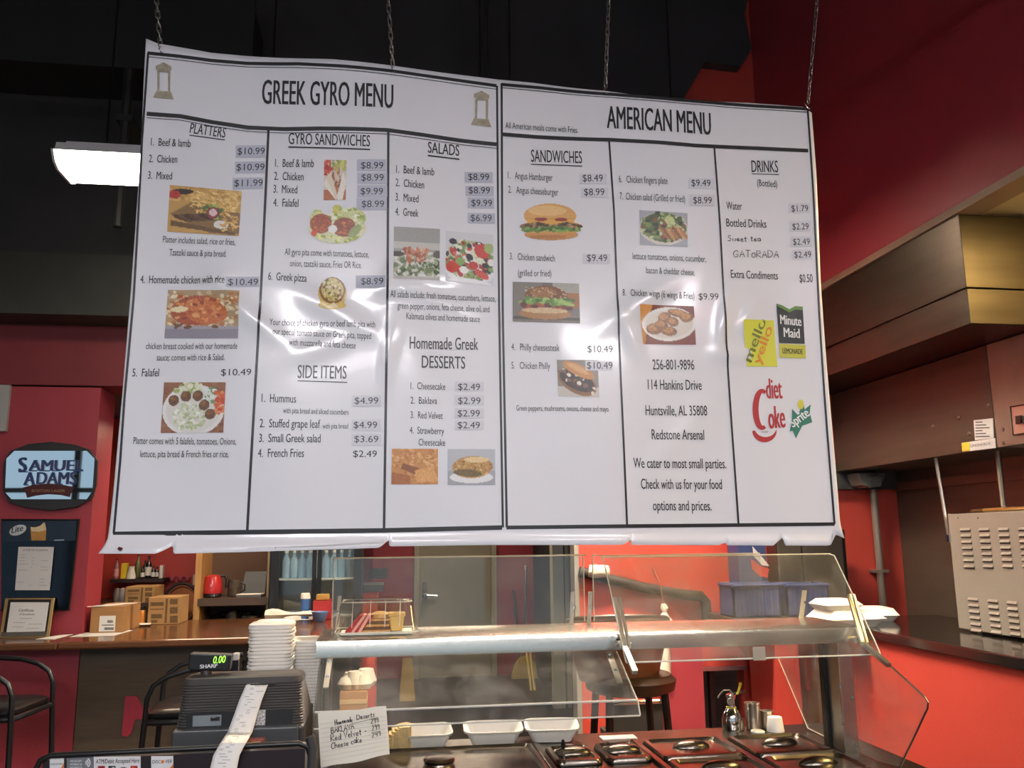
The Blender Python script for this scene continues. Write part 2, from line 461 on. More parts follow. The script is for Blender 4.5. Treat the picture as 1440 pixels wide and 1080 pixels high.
# right: the kitchen's half wall, soffit, ceiling and walls
struct('wall_kitchen_half', MB().box(XA, XA + .14, .2, 5.45, 0, 1.05), REDB)
struct('wall_soffit', MB().box(XA, XA + .12, FRONT_Y, YR, 3.255, TOP), RED)
struct('trim_1', MB().box(XA - .012, XA + .13, FRONT_Y, YR, 3.215, 3.255), mat('soffit_trim_paint', '#a08a74', .5))
struct('ceiling_kitchen', MB().box(XA + .12, XK + .1, FRONT_Y, YR, 3.255, 3.33), mat('kitchen_ceiling_tile', '#cfc0a4', .7, var=.05, bump=.05))
struct('wall_right', MB().box(XK, XK + .12, FRONT_Y, YR + .12, 0, TOP), STEELW)
tz = at(1260, 685, 'y', YR).z
struct('trim_2', MB().box(XK - .025, XK, 1.0, YR, tz - .03, tz + .03), mat('wall_cap_trim', '#6a4a40', .4))
# red wall behind the serving counter with its hatch
hx0, hx1 = at(985, 980, 'y', YR).x, at(1048, 980, 'y', YR).x
hz1 = at(1015, 937, 'y', YR).z
wl = at(814, 780, 'y', YR).x
wb_ = MB().box(wl, hx0, YR, YR + .12, 0, TOP).box(hx1, XK, YR, YR + .12, 0, TOP).box(hx0, hx1, YR, YR + .12, hz1, TOP)
struct('wall_back', wb_, REDB)
cx0 = at(940, 980, 'y', YR - .12).x
struct('wall_back_pier', MB().box(cx0, hx0 - .01, YR - .1, YR, 0, at(960, 905, 'y', YR - .1).z), RED)
struct('trim_3', MB().box(hx0 - .03, hx1 + .02, YR - .02, YR + .1, hz1 - .025, hz1), ALU)
struct('trim_4', MB().box(hx0, hx0 + .03, YR, YR + .1, 0, hz1 - .03).box(hx0 + .09, hx0 + .12, YR + .05, YR + .1, 0, hz1 - .03), BLACKM)
struct('wall_beyond_hatch', MB().box(hx0 - .5, hx1 + .4, YR + .9, YR + 1, 0, 1.6), WOODBAR)
gz0, gz1 = at(1215, 688, 'y', YR - .05).z, at(1215, 655, 'y', YR - .05).z
struct('trim_5', MB().box(at(1150, 670, 'y', YR - .05).x, XK - .03, YR - .06, YR, gz0, gz1 + .02), mat('dark_grey_band', '#3c3d3d', .5))
# black painted upper wall whose end is cut in steps
pts = [(-7, 3.1), (1.13, 3.1), (2.214, 4.947), (2.37, 5.214), (2.659, 5.2), (2.757, 5.359), (2.715, 5.65), (2.77, 5.85), (2.77, TOP), (-7, TOP)]
bw = MB().prism([(x, 5.70, z) for x, z in pts], (0, .09, 0))
struct('wall_upper', bw, BLACKP)
# pillar wall on the left and the header over the bar opening
struct('wall_bar_pillar', MB().box(-7, -1.9, YW, YW + .32, 0, 2.67), RED)
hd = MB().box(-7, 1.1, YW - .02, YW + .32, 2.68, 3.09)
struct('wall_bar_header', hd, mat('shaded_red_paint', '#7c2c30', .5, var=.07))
struct('trim_6', MB().box(-7, 1.1, 5.68, YW + .32, 3.09, 3.5), mat('olive_black_beam', '#33332c', .6, var=.15))
struct('wall_bar_back', MB().box(-7, -1.35, 7.62, 7.74, 0, 2.68), REDB)
struct('wall_fridge_back', MB().box(-1.45, -.1, 8.7, 8.8, 0, 2.68), RED)
struct('wall_bar_side', MB().box(-1.45, -1.35, 7.74, 8.8, 0, 2.68), RED)
struct('ceiling_bar', MB().box(-7, 1.3, YW + .32, YD, 2.7, 2.8), mat('bar_ceiling', '#77706a', .8))
ps = MB().box(*BP(-8, 541, 11, 606, YW - .035, .03))
single('wall_panel', ps, mat('pale_grey_board', '#a6a6a4', .5), 'pale grey board on the red pillar above the oval mirror', 'panel')

# grey door in the far wall
x0, x1 = at(590, 860, 'y', YD - .05).x, at(690, 860, 'y', YD - .05).x
d = struct('door_1', MB().box(x0, x1, YD - .07, YD - .02, .01, 2.1), DOORP)
fr = MB().box(x0 - .07, x0 - .005, YD - .09, YD, 0, 2.17).box(x1 + .005, x1 + .07, YD - .09, YD, 0, 2.17).box(x0 - .07, x1 + .07, YD - .09, YD, 2.105, 2.17)
part('door_frame', fr, FRAMEP, d)
lp = at(597, 833, 'y', YD - .08)
hm = MB().box(lp.x - .03, lp.x + .03, YD - .085, YD - .07, lp.z - .07, lp.z + .12)
hm.tube([(lp.x, YD - .08, lp.z - .03), (lp.x, YD - .14, lp.z - .03), (lp.x + .03, YD - .15, lp.z - .03), (lp.x + .15, YD - .15, lp.z - .04)], .013)
part('door_handle', hm, CHROME, d)
# opening frame right of the far wall
q0, q1 = at(778, 850, 'y', 8.6).x, at(800, 850, 'y', 8.6).x
struct('trim_7', MB().box(q0, q1 - .05, 8.6, 8.75, 0, 2.7).box(q1 - .03, q1 + .02, 8.62, 8.75, 0, 2.7), FRAMEP, bevel=.004)
struct('wall_passage', MB().box(q1 + .02, q1 + .16, 8.6, YD, 0, 2.7), BLACKP)
struct('trim_8', MB().box(wl - .035, wl - .003, YR - .01, YR + .12, 0, 3.1), mat('grey_corner_bead', '#8d8a84', .5))

# ------------------------------------------------------------------ fluorescent lights
LENS = mat('lit_diffuser', '#fff4e2', .5, var=0, emit=LAMP)
WHITEM = mat('white_enamel', '#e3e2e4', .4, var=.03)


def wrap_light(x0, x1, y, z, label, lens=None):
    t = thing('ceiling_light', label, 'light', ((x0 + x1) / 2, y, z + .16), 'fluorescent wrap lights')
    W = .17
    part('housing', MB().box(x0 + .03, x1 - .03, y - .08, y + .08, z + .10, z + .155), WHITEM, t, bevel=.004)
    prof = [(-W * .985, .066), (-W * .97, .055), (-W * .8, .02), (-W * .5, 0), (W * .5, 0), (W * .8, .02), (W * .97, .055), (W * .985, .066)]
    part('upper_shell', MB().prism([(x0 + .014, y + a, z + b) for a, b in ((-W, .066), (W, .066), (W * .9, .112), (W * .5, .125), (-W * .5, .125), (-W * .9, .112))], (x1 - x0 - .028, 0, 0)), WHITEM, t)
    part('diffuser', MB().prism([(x0 + .014, y + a, z + b) for a, b in prof], (x1 - x0 - .028, 0, 0)), lens or LENS, t)
    for xx in (x0, x1 - .012):
        part('end_cap', MB().prism([(xx, y + a * 1.05, z - .006 + b * 1.1) for a, b in prof], (.012, 0, 0)), WHITEM, t)
    for xx in (x0 + .2, x1 - .2):
        part('hanger', MB().tube([(xx, y, z + .15), (xx, y, TOP)], .006, 6), BLACKM, t)
    return t


la = at(92, 205, 'y', 4.4)
wrap_light(la.x, la.x + 1.22, 4.4, at(110, 243, 'y', 4.4).z - .02, 'lit white wrap fluorescent light sticking out behind the menu banner')


def shaded_light(x0, x1, y, z, label, lens=None, drop=.05, w=.16, baffles=False):  # housing sides and drop are shaped to steer light off the upper walls
    t = thing('shaded_light', label, 'light', ((x0 + x1) / 2, y, z + .16), 'shaded fluorescent lights')
    part('housing', MB().box(x0, x1, y - w, y + w, z + .1, z + .12).box(x0, x0 + .01, y - w, y + w, z - drop, z + .1).box(x1 - .01, x1, y - w, y + w, z - drop, z + .1).box(x0 + .01, x1 - .01, y - w, y - w + .01, z - drop, z + .1).box(x0 + .01, x1 - .01, y + w - .01, y + w, z - drop, z + .1), WHITEM, t)
    if baffles:
        lv = MB()
        for i in range(1, 6): lv.box(x0 + (x1 - x0) * i / 6 - .003, x0 + (x1 - x0) * i / 6 + .003, y - w + .01, y + w - .01, z - drop, z - .005)
        part('light_baffles', lv, WHITEM, t)  # blades added to keep this lamp's light off the soffit
    part('diffuser', MB().box(x0 + .03, x1 - .03, y - w + .03, y + w - .03, z, z + .06), lens or LENS, t, bevel=.01)
    for xx in (x0 + .2, x1 - .2): part('hanger', MB().tube([(xx, y, z + .12), (xx, y, TOP)], .006, 6), BLACKM, t)
    return t


FLENS = mat('front_lamp_lens', '#fffaff', .5, var=0, emit=FRONT)
LLENS = mat('left_lamp_lens', '#ffe9cf', .5, var=0, emit=LEFTL)
DLENS = mat('added_far_lamp_lens', '#ffe9cf', .5, var=0, emit=FARL)
MLENS = mat('added_mid_lamp_lens', '#ffe9cf', .5, var=0, emit=MID)
BLENS = mat('bar_lamp_lens', '#ffe4c4', .5, var=0, emit=BARL)
shaded_light(-1.5, .0, -1.7, 3.45, 'lit shaded light over the customer floor, left one', FLENS, -.045)
shaded_light(1.3, 2.7, -1.7, 3.45, 'lit shaded light over the customer floor by the soffit', FLENS, -.045)
shaded_light(-.9, .6, -3.2, 3.45, 'lit shaded light next to the shop window', FLENS, -.045)
shaded_light(-5.0, -3.6, 2.0, 3.45, 'lit shaded light over the far left seating area', LLENS, .03)
shaded_light(.5, 1.9, 4.65, 3.75, 'added unseen shaded light between the banner and the red wall', MLENS, .13, baffles=True)  # added out of view behind the banner to brighten the red wall
shaded_light(-3.5, -2.1, 3.0, 3.5, 'added unseen shaded light in front of the bar', LLENS, .09)  # added just outside the view to light the left side
shaded_light(-1.7, -.5, 6.6, 2.5, 'lit shaded light under the bar ceiling', BLENS, .02)
shaded_light(.1, 1.2, 9.0, 2.5, 'added unseen shaded light by the grey door', DLENS, .02)  # added out of view to brighten the door and far wall
kt = thing('kitchen_light', 'warm fluorescent troffer in the kitchen ceiling', 'light', (3.25, 2.3, 3.25))
part('frame', MB().box(2.98, 3.56, 1.7, 2.9, 3.235, 3.254), WHITEM, kt)
part('diffuser', MB().box(3.02, 3.52, 1.74, 2.86, 3.225, 3.235), mat('warm_diffuser', '#ffd98a', .5, var=0, emit=KITCHEN), kt)

# black pipes and duct near the ceiling
t = single('ceiling_pipe', MB().tube([(-2.6, 2.5, 4.05), (3.0, 2.5, 4.05)], .03, 12), BLACKM, 'black ceiling pipe that the menu chains hang from', 'pipe', smooth=True)
hg = MB()
for x in (-2.4, .3, 2.2): part('pipe_hanger', MB().tube([(x, 2.5, 4.05), (x, 2.5, TOP)], .012, 6), BLACKM, t)
for (px, y0, y1, Y, lab) in ((164, -60, 330, 5.2, 'dark vertical conduit behind the left end of the banner'), (681, -60, 330, 5.2, 'thin dark conduit above the middle of the banner')):
    a, b = at(px, y0, 'y', Y), at(px, y1, 'y', Y)
    single('conduit', MB().tube([(b.x, Y, 3.52), (b.x, Y, TOP)], .03, 8).box(b.x - .05, b.x + .05, Y - .03, 5.7, 4.2, 4.24), mat('dark_conduit', '#2b2b2b', .5), lab, 'pipe', smooth=True)
bm_ = MB().box(-7, .6, 4.95, 5.15, 4.75, 5.2)
single('ceiling_duct', MB().box(-7, -.9, 5.2, 5.68, 4.6, 5.1).box(-7, -.88, 5.17, 5.2, 4.55, 5.15), mat('black_duct', '#222223', .6, var=.2, scale=2), 'black air duct under the ceiling above the banner, left side', 'duct')

# ------------------------------------------------------------------ the menu banner
YB = 2.5


def W(px, py): return at(px, py, 'y', YB)


CREASE = []
for (px, py, ang, ln, wd, amp) in ((330, 425, -.9, .10, .028, .006), (300, 400, .5, .07, .02, .004), (365, 455, -.7, .09, .02, .005), (470, 440, -.5, .12, .03, .006), (455, 490, .4, .10, .025, .004),
                                   (560, 408, .15, .10, .018, .005), (610, 425, -.3, .09, .02, .004), (545, 395, 1.2, .06, .018, .004), (900, 425, .6, .12, .03, .006), (885, 470, -1.2, .08, .025, .004),
                                   (1015, 455, 1.3, .09, .02, .006), (1030, 500, .1, .06, .018, .006), (1055, 440, .9, .07, .02, .004), (545, 500, 1.4, .1, .02, .004), (950, 620, .8, .14, .03, .003), (600, 390, .1, .08, .02, .004)):
    p = W(px, py); CREASE.append((p.x, p.z, math.cos(ang), math.sin(ang), ln, wd, amp))


def DSP(x, z):
    """how far the vinyl stands out from its flat plane here (towards the customers)"""
    d = .010 * math.sin(3.1 * x + .7 * z) + .006 * math.sin(6.3 * x - 1.9 * z + 1) + .004 * math.sin(2.2 * z * 2 + x) + .002 * math.sin(13 * x + 3 * z)
    for (cx, cz, ca, sa, ln, wd, amp) in CREASE:
        dx, dz = x - cx, z - cz
        u = (dx * ca + dz * sa) / ln; v = (-dx * sa + dz * ca) / wd
        q = u * u + v * v
        if q < 9: d += 1.3 * amp * math.exp(-q)
    return d + .02


VINYL = mat('white_vinyl', '#e4e4e7', .38, var=.02, scale=1.5, coat=.6, coat_rough=.12, bump=.03, bscale=5)
top_c = [(208, 60), (225, 67), (260, 73), (300, 80), (350, 84.5), (400, 88), (470, 92), (550, 101), (620, 109), (700, 117), (750, 120), (850, 130), (900, 138), (960, 145), (1050, 149), (1125, 155), (1137, 163)]
bot_c = [(145, 778), (226, 778), (233, 774), (242, 767.5), (244, 768), (250, 778), (340, 776), (534, 770), (538, 766), (542, 757), (545, 766), (550, 768), (690, 766), (872, 766), (877, 764), (882, 759), (884, 766), (1015, 766.5), (1019, 762), (1024, 766.5), (1090, 767), (1095, 757), (1097, 756), (1106, 767), (1168, 767), (1171, 764), (1172, 752), (1176, 753), (1183, 757)]
lef_c = [(60, 208), (120, 204), (200, 200), (300, 192.5), (420, 184), (550, 174), (700, 160.5), (762, 153), (778, 145)]
rig_c = [(163, 1137), (250, 1144), (330, 1148), (400, 1152), (500, 1160), (620, 1170), (735, 1178), (757, 1183), (767, 1175)]
ip = lambda v, c: float(np.interp(v, [a for a, _ in c], [b for _, b in c]))
NU, NV = 300, 70


def sheet_pt(s, t):
    yt = ip(208 + 929 * s, top_c); yb = ip(145 + 1038 * s, bot_c)
    y = yt + (yb - yt) * t
    x = ip(y, lef_c) * (1 - s) + ip(y, rig_c) * s
    p = W(x, y); p.y -= DSP(p.x, p.z) + (.03 * max(0, (y - 752) / 26) ** 1.5 if y > 752 else 0)
    return p


base = W(660, 772)
BN = thing('menu_banner', 'large white menu banner hanging on chains over the serving counter', 'banner', (base.x, YB, base.z))
part('vinyl_sheet', MB().sheet(sheet_pt, NU, NV), VINYL, BN, solid=.0012, soff=-1, smooth=True)
N_ = (0, -1, 0)


def bline(name, pts, wpx, m=INK, off=.0014):
    q = []
    for i in range(len(pts) - 1):
        n = max(2, int(math.hypot(pts[i + 1][0] - pts[i][0], pts[i + 1][1] - pts[i][1]) / 8))
        for k in range(n): q.append(W(pts[i][0] + (pts[i + 1][0] - pts[i][0]) * k / n, pts[i][1] + (pts[i + 1][1] - pts[i][1]) * k / n))
    q.append(W(*pts[-1]))
    return ribbon(MB(), q, wpx * .00213, N_, off, DSP)


tl = [(210, 80), (255, 85), (300, 91), (350, 95), (420, 97), (480, 102), (550, 109), (620, 117), (697, 126)]
hl = [(208, 163), (255, 167), (300, 176), (350, 184), (400, 187), (450, 187.5), (545, 191), (600, 197), (650, 203), (697, 207)]
tr_ = [(703, 124), (760, 127), (855, 135), (950, 145), (1050, 153), (1131, 158)]
hr = [(705, 193), (755, 196), (855, 199), (920, 204), (975, 209), (1060, 212), (1132, 216)]
sh = lambda c, d: [(x, y + d) for x, y in c]
for nm, pts, w in (('border_line', tl, 5), ('border_line', sh(tl, 5), 1), ('header_line', hl, 6), ('header_line', sh(hl, 5.5), 1), ('border_line', [(211, 80), (201, 200), (189, 420), (177, 560), (171, 650), (162, 750)], 3),
                   ('border_line', [(161, 751), (349, 748.5), (540, 746), (704, 742)], 6), ('border_line', [(697.5, 126), (701, 430), (705, 742)], 3), ('column_line', [(379, 187), (368, 430), (350, 748)], 3.4), ('column_line', [(546, 193), (545, 400), (540, 745)], 3.4),
                   ('border_line', tr_, 5), ('border_line', sh(tr_, 4.5), 1), ('header_line', hr, 6), ('border_line', [(704, 123), (706, 430), (710.5, 742)], 3.2), ('border_line', [(1131, 158), (1140, 280), (1150, 440), (1170, 737)], 3.2),
                   ('border_line', [(710, 742), (880, 740), (1170, 737)], 5), ('column_line', [(855, 200), (862, 300), (870, 520), (878, 740)], 3), ('column_line', [(1001, 211), (1010, 320), (1021, 500), (1037, 738)], 3)):
    part(nm, bline(nm, pts, w), INK, BN)

PX = .00213


def mt(s, x0, y0, x1, y1, cap, bold=.0, name='menu_text', m=None, parent=None, off=.0015, shear=0.):
    a, b = W(x0, y0), W(x1, y1); k = abs(W(x0, y0 - 10).z - a.z) / 10
    return text(parent or BN, name, s, a, b, cap * k, m or INK, N_, off, DSP, bold, shear, up=(0, 0, 1) if abs(y1 - y0) < 4 else None)


for s, x0, y0, x1, y1, c in (
        ('GREEK GYRO MENU', 369.4, 151, 553, 160.5, 33), ('AMERICAN MENU', 852, 182.5, 996.8, 194, 31)):
    mt(s, x0, y0, x1, y1, c, .03, 'banner_title')
for s, x0, y0, x1, y1, c in (('PLATTERS', 268, 190.5, 318, 198, 14), ('GYRO SANDWICHES', 406.8, 208, 520.5, 213.8, 15.5), ('SALADS', 601, 220.5, 645, 224, 15), ('SIDE ITEMS', 420, 534.7, 488, 535.5, 18), ('Homemade Greek', 575.6, 493.3, 671.5, 494, 17), ('DESSERTS', 592.4, 519.8, 653.3, 520.6, 17),
                             ('SANDWICHES', 745.5, 230.8, 817.5, 232, 17), ('DRINKS', 1054, 245, 1091, 245.5, 16)):
    mt(s, x0, y0, x1, y1, c, .016, 'section_heading')
for a, b, w in (((268, 193.5), (318, 201), 1.4), ((406.8, 212), (520.8, 218), 2), ((601, 224.5), (645, 228.5), 2), ((420, 538.5), (489, 540.5), 1.5), ((745.5, 234), (817.5, 235.8), 1.5), ((1054, 247.5), (1092, 248.5), 1.2)):
    part('heading_underline', bline('u', [a, b], w), INK, BN)
TX = [
    ('1.  Beef & lamb', 213.3, 206.7, 269.4, 210, 10.5), ('2.  Chicken', 210.5, 230, 250.5, 231.5, 10.5), ('3.  Mixed', 209, 253, 243, 254.5, 10.5),
    ('Platter includes salad, rice or fries,', 229.7, 342, 332.5, 348.3, 9), ('Tzatziki sauce & pita bread.', 239, 360.5, 320, 364.4, 9), ('4.  Homemade chicken with rice', 198, 399, 318, 402, 11),
    ('chicken breast cooked with our homemade', 206.4, 492, 336, 493.6, 9), ('sauce; comes with rice & Salad.', 221.7, 508.3, 318, 509, 9), ('5.  Falafel', 187.5, 530.5, 225, 530.5, 11),
    ('Platter comes with 5 falafels, tomatoes, Onions,', 189.4, 625, 334.7, 627, 9.5), ('lettuce, pita bread & French fries or rice,', 199, 643.6, 324, 644.4, 9.5),
    ('1.  Beef & lamb', 388, 239.5, 442.5, 241, 11), ('2.  Chicken', 386.8, 257.5, 428, 259, 11), ('3.  Mixed', 385.8, 275.5, 419.3, 277, 11), ('4.  Falafel', 385.5, 294.5, 420.8, 295.8, 11),
    ('All gyro pita come with tomatoes, lettuce,', 401.8, 362.5, 518.8, 367, 9), ('onion, tzatziki sauce, Fries OR Rice.', 409, 378.8, 509, 382, 9), ('6.  Greek pizza', 378.8, 397.5, 432.5, 400.8, 11),
    ('Your choice of chicken gyro or beef lamb pita with', 381, 461, 527.8, 464.4, 9), ('our special tomato sauce on Greek pita, topped', 385.5, 474, 522, 480.5, 9), ('with mozzarella and feta cheese', 408, 489, 500.5, 493.6, 9),
    ('1.  Hummus', 370, 568, 418, 569, 11.5), ('with pita bread and sliced cucumbers', 400, 583.3, 490.8, 585.5, 7.5), ('2.  Stuffed grape leaf', 367.5, 603, 451.4, 604, 11.5), ('with pita bread', 454.7, 604.7, 490, 604.7, 7),
    ('3.  Small Greek salad', 366.7, 623.6, 452, 624, 11.5), ('4.  French Fries', 365, 644.4, 429, 644.4, 11.5),
    ('1.  Beef & lamb', 556.8, 249.5, 610, 252, 10.5), ('2.  Chicken', 556, 268, 595.8, 270.5, 10.5), ('3.  Mixed', 555.8, 288, 588, 290, 10.5), ('4.  Greek', 555.5, 308, 588, 310, 10.5),
    ('All salads include: fresh tomatoes, cucumbers, lettuce,', 548.9, 422, 696, 426, 9), ('green pepper, onions, feta cheese, olive oil, and', 558.7, 437.6, 687.6, 441, 9), ('Kalamata olives and homemade sauce', 571, 452, 674, 455, 9),
    ('1.  Cheesecake', 576.9, 549.6, 625.4, 550.4, 9.5), ('2.  Baklava', 576.9, 569.8, 613.7, 570.3, 9.5), ('3.  Red Velvet', 576.9, 590, 621.7, 591, 9.5), ('4.  Strawberry', 575.6, 611.3, 623.5, 612.6, 9.5), ('Cheesecake', 588, 628, 624.8, 628.7, 9.5),
    ('All American meals come with Fries.', 709.5, 184.5, 812, 189.5, 8.5), ('1.   Angus Hamburger', 713, 254, 775.8, 257, 9.5), ('2.   Angus cheeseburger', 713.8, 273.8, 783.8, 277.5, 9.5), ('3.   Chicken sandwich', 716, 366.8, 779, 370, 9.5),
    ('(grilled or fried)', 727.5, 390, 774, 391, 9), ('4.   Philly cheesesteak', 718, 494, 785, 495.8, 9.5), ('5.   Chicken Philly', 718, 520, 771.8, 521, 9.5), ('Green peppers, mushrooms, onions, cheese and mayo.', 724.5, 579, 854, 580.5, 7.5),
    ('6.   Chicken fingers plate', 868.8, 258.8, 936, 262.5, 9.5), ('7.  Chicken salad (Grilled or fried)', 870, 282.5, 960.5, 288, 9.5), ('lettuce tomatoes, onions, cucumber,', 888, 366, 990.5, 370.8, 9), ('bacon & cheddar cheese.', 907, 386, 975, 389.5, 9),
    ('8.   Chicken wings (6 wings & Fries)', 873.8, 417.5, 974.5, 422.5, 9.5), ('256-801-9896', 915.8, 520.8, 975, 520.8, 14), ('114 Hankins Drive', 909, 548.8, 985.5, 549, 14), ('Huntsville, AL 35808', 905.5, 585, 993, 585, 14), ('Redstone Arsenal', 914, 618.8, 989, 618.8, 14),
    ('We cater to most small parties.', 887.5, 658.8, 1020, 659, 14), ('Check with us for your food', 898, 688, 1014, 688, 14), ('options and prices.', 915, 718, 999, 718, 14),
    ('(Bottled)', 1061.8, 264, 1090, 266, 9), ('Water', 1018.8, 297, 1041, 297.5, 10.5), ('Bottled Drinks', 1019, 320.8, 1075.8, 322, 11), ('Extra Condiments', 1026, 392, 1093, 393.8, 11), ('$0.50', 1123, 398, 1140.8, 398, 11)]
for s, x0, y0, x1, y1, c in TX: mt(s, x0, y0, x1, y1, c, .012 if c > 10 else .004)

STK = mat('grey_price_sticker', '#bcbecb', .5, var=.03, coat=.2)
STKP = mat('pale_price_sticker', '#d6d6dc', .45, var=.02, coat=.3)
PR = [  # price, text x0,x1, baseline, cap, sticker rectangle or None, dark sticker?
    ('$10.99', 335.5, 373.6, 221.7, 9.2, (333, 209, 374.8, 226), 1), ('$10.99', 334, 373.4, 244, 9.2, (332, 231.5, 374, 248), 1), ('$11.99', 331, 371, 266, 9.2, (328.6, 254, 371.6, 270), 1), ('$10.49', 322.8, 364.7, 404.7, 9, (320, 393, 366, 407), 1), ('$10.49', 313, 355.5, 530.5, 9, None, 0),
    ('$8.99', 508, 539, 244.3, 9, (502.5, 231.5, 543, 247.5), 1), ('$8.99', 508.5, 539.5, 261, 9, (503, 249.5, 544.5, 265), 1), ('$9.99', 507.5, 538.5, 280, 9, (503, 267, 544.5, 283.5), 1), ('$8.99', 509, 540, 297.5, 9, (502, 285, 544, 301.5), 1), ('$8.99', 508, 539, 404.5, 9, (500.8, 392, 542, 409), 1),
    ('$4.99', 499, 532, 570.3, 9, (495, 558.5, 536, 574), 0), ('$4.99', 497.8, 530.5, 604, 9, (495, 592, 536, 608), 0), ('$3.69', 498.6, 532, 623.6, 9, (495, 612, 536, 628), 0), ('$2.49', 497, 530, 644, 9, None, 0),
    ('$8.99', 657.5, 686.8, 257, 9, (652.5, 245.8, 692, 260), 1), ('$8.99', 658, 688, 275.5, 9, (653.8, 265, 693.3, 279), 1), ('$9.99', 662, 691, 293, 9, (656.8, 280.8, 693.8, 296), 1), ('$6.99', 661, 690.5, 313.8, 9, (656.8, 302.5, 695, 317), 1),
    ('$2.49', 643, 674, 550.4, 9, (638.6, 538.7, 679.3, 552), 0), ('$2.99', 643, 674.5, 569.8, 9, (638.6, 557.5, 679.3, 571.5), 0), ('$2.99', 642.5, 673.5, 587.5, 9, (638.6, 576, 679.3, 590), 0), ('$2.49', 642.5, 673.5, 604, 9, (638.6, 592.5, 679.3, 606), 0),
    ('$8.49', 818, 846.3, 257.5, 9.5, (814, 246.5, 852, 260.5), 0), ('$8.99', 820, 848.5, 277, 9.5, (816, 266, 854, 280), 0), ('$9.49', 823.8, 852.3, 369.5, 9.5, (818, 359, 856.5, 373), 0), ('$10.49', 824, 859.5, 497.5, 9.5, None, 0), ('$10.49', 823, 859, 520.5, 9.5, (821, 509.5, 859.5, 523), 0),
    ('$9.49', 969, 996, 265.5, 9, (965, 254.5, 1001, 269), 0), ('$8.99', 971.8, 998, 289.5, 9, (966, 277, 1002, 293), 0), ('$9.99', 980.5, 1008.8, 423, 9, None, 0),
    ('$1.79', 1110, 1133, 300, 8.5, (1106, 288.5, 1135, 302), 0), ('$2.29', 1111.8, 1134, 325, 8.5, (1108, 313, 1137, 327.5), 0), ('$2.49', 1113, 1136, 346, 8.5, (1110, 334.5, 1138, 348.5), 0), ('$2.49', 1115, 1138, 363.8, 8.5, (1112, 352.5, 1139.5, 366.5), 0)]
for s, x0, x1, y, c, r, dk in PR:
    if r:
        g = MB().sheet(lambda u, v: (lambda p: p + Vector((0, -DSP(p.x, p.z) - .0017, 0)))(W(r[0] + (r[2] - r[0]) * u, r[1] + (r[3] - r[1]) * v)), 6, 3)
        st = part('price_sticker', g, STK if dk else STKP, BN, solid=.0003)
        mt(s, x0, y, x1, y, c, .0, 'price_text', parent=st, off=.0024)
    else:
        mt(s, x0, y, x1, y, c, .0, 'price_text')
hmb = MB(); hand(hmb, 'Sweet tea', W(1021, 341), W(1069, 341), 9 * PX, 1.2 * PX, N_, .0015, DSP, 3)
part('handwritten_line', hmb, INKP, BN)
hmb = MB(); hand(hmb, 'GATORADA', W(1029, 363), W(1095, 363), 11 * PX, 1.1 * PX, N_, .0015, DSP, 7)
part('handwritten_line', hmb, INKP, BN)


def pic(name, label, cs, im, off=.0017):
    """print the painted pixels of im on the vinyl between four corner pixels (tl, tr, br, bl)"""
    tl_, tr2, br_, bl_ = [np.array(c, float) for c in cs]; H_, W_ = im.H, im.W; vs = []
    for j in range(H_):
        for i in range(W_):
            u, v = i / (W_ - 1), j / (H_ - 1)
            q = (tl_ * (1 - u) + tr2 * u) * (1 - v) + (bl_ * (1 - u) + br_ * u) * v
            p = W(q[0], q[1]); p.y -= DSP(p.x, p.z) + off; vs.append(p)
    fs = [(j * W_ + i, j * W_ + i + 1, (j + 1) * W_ + i + 1, (j + 1) * W_ + i) for j in range(H_ - 1) for i in range(W_ - 1) if im.m[j, i] and im.m[j + 1, i + 1] and im.m[j, i + 1] and im.m[j + 1, i]]
    o = part(name, MB().add(vs, fs), print_mat(), BN, label)
    a = o.data.color_attributes.new('ink', 'FLOAT_COLOR', 'POINT')
    l = im.a; l = np.where(l <= .04045, l / 12.92, ((l + .055) / 1.055) ** 2.4)
    a.data.foreach_set('color', np.concatenate([l.reshape(-1, 3), np.ones((H_ * W_, 1))], 1).astype(np.float32).ravel())
    return o


# beef platter on a wooden board
m = Img(90, 60, '#c99c56', 1); m.blobs(60, (0, 0, 1, .3), (.02, .06), ['#d5a960', '#c08f4a', '#dcb56e'])
m.poly([(.02, .62), (.35, .3), (1, .5), (1, .95), (.6, .97)], '#8b6a3f'); m.poly([(.05, .74), (.95, .93), (.95, .99), (.05, .86)], '#6f5330')
m.blobs(110, (.3, .08, .95, .55), (.02, .05), ['#e3b75f', '#edc878', '#d49f46', '#f0d28a'], asp=(.15, .4))
for k in range(6): m.ell(.22 + .07 * k, .68 - .012 * k, .15, .06, ['#5b4029', '#6a4c32', '#4a3322'][k % 3], .12, .25)
m.ell(.17, .13, .17, .06, '#33261f', .05, -.15); m.ell(.07, .2, .09, .09, '#b8352a', .2); m.blobs(20, (.5, .35, .75, .65), (.02, .05), ['#7f9a44', '#a9bc5e', '#566f33'])
m.ell(.62, .53, .09, .13, '#8e3a3c', .12); m.ell(.62, .52, .055, .08, '#e7c9c5', .2); m.ell(.74, .77, .1, .09, '#ece7dc', .06); m.blobs(25, (.75, .55, .98, .9), (.02, .05), ['#d8a34c', '#e9c270'], asp=(.2, .4))
pic('food_picture', 'printed picture of sliced beef with fries on a board', [(240.3, 262), (341.7, 273), (337.5, 335.6), (236, 327)], m)
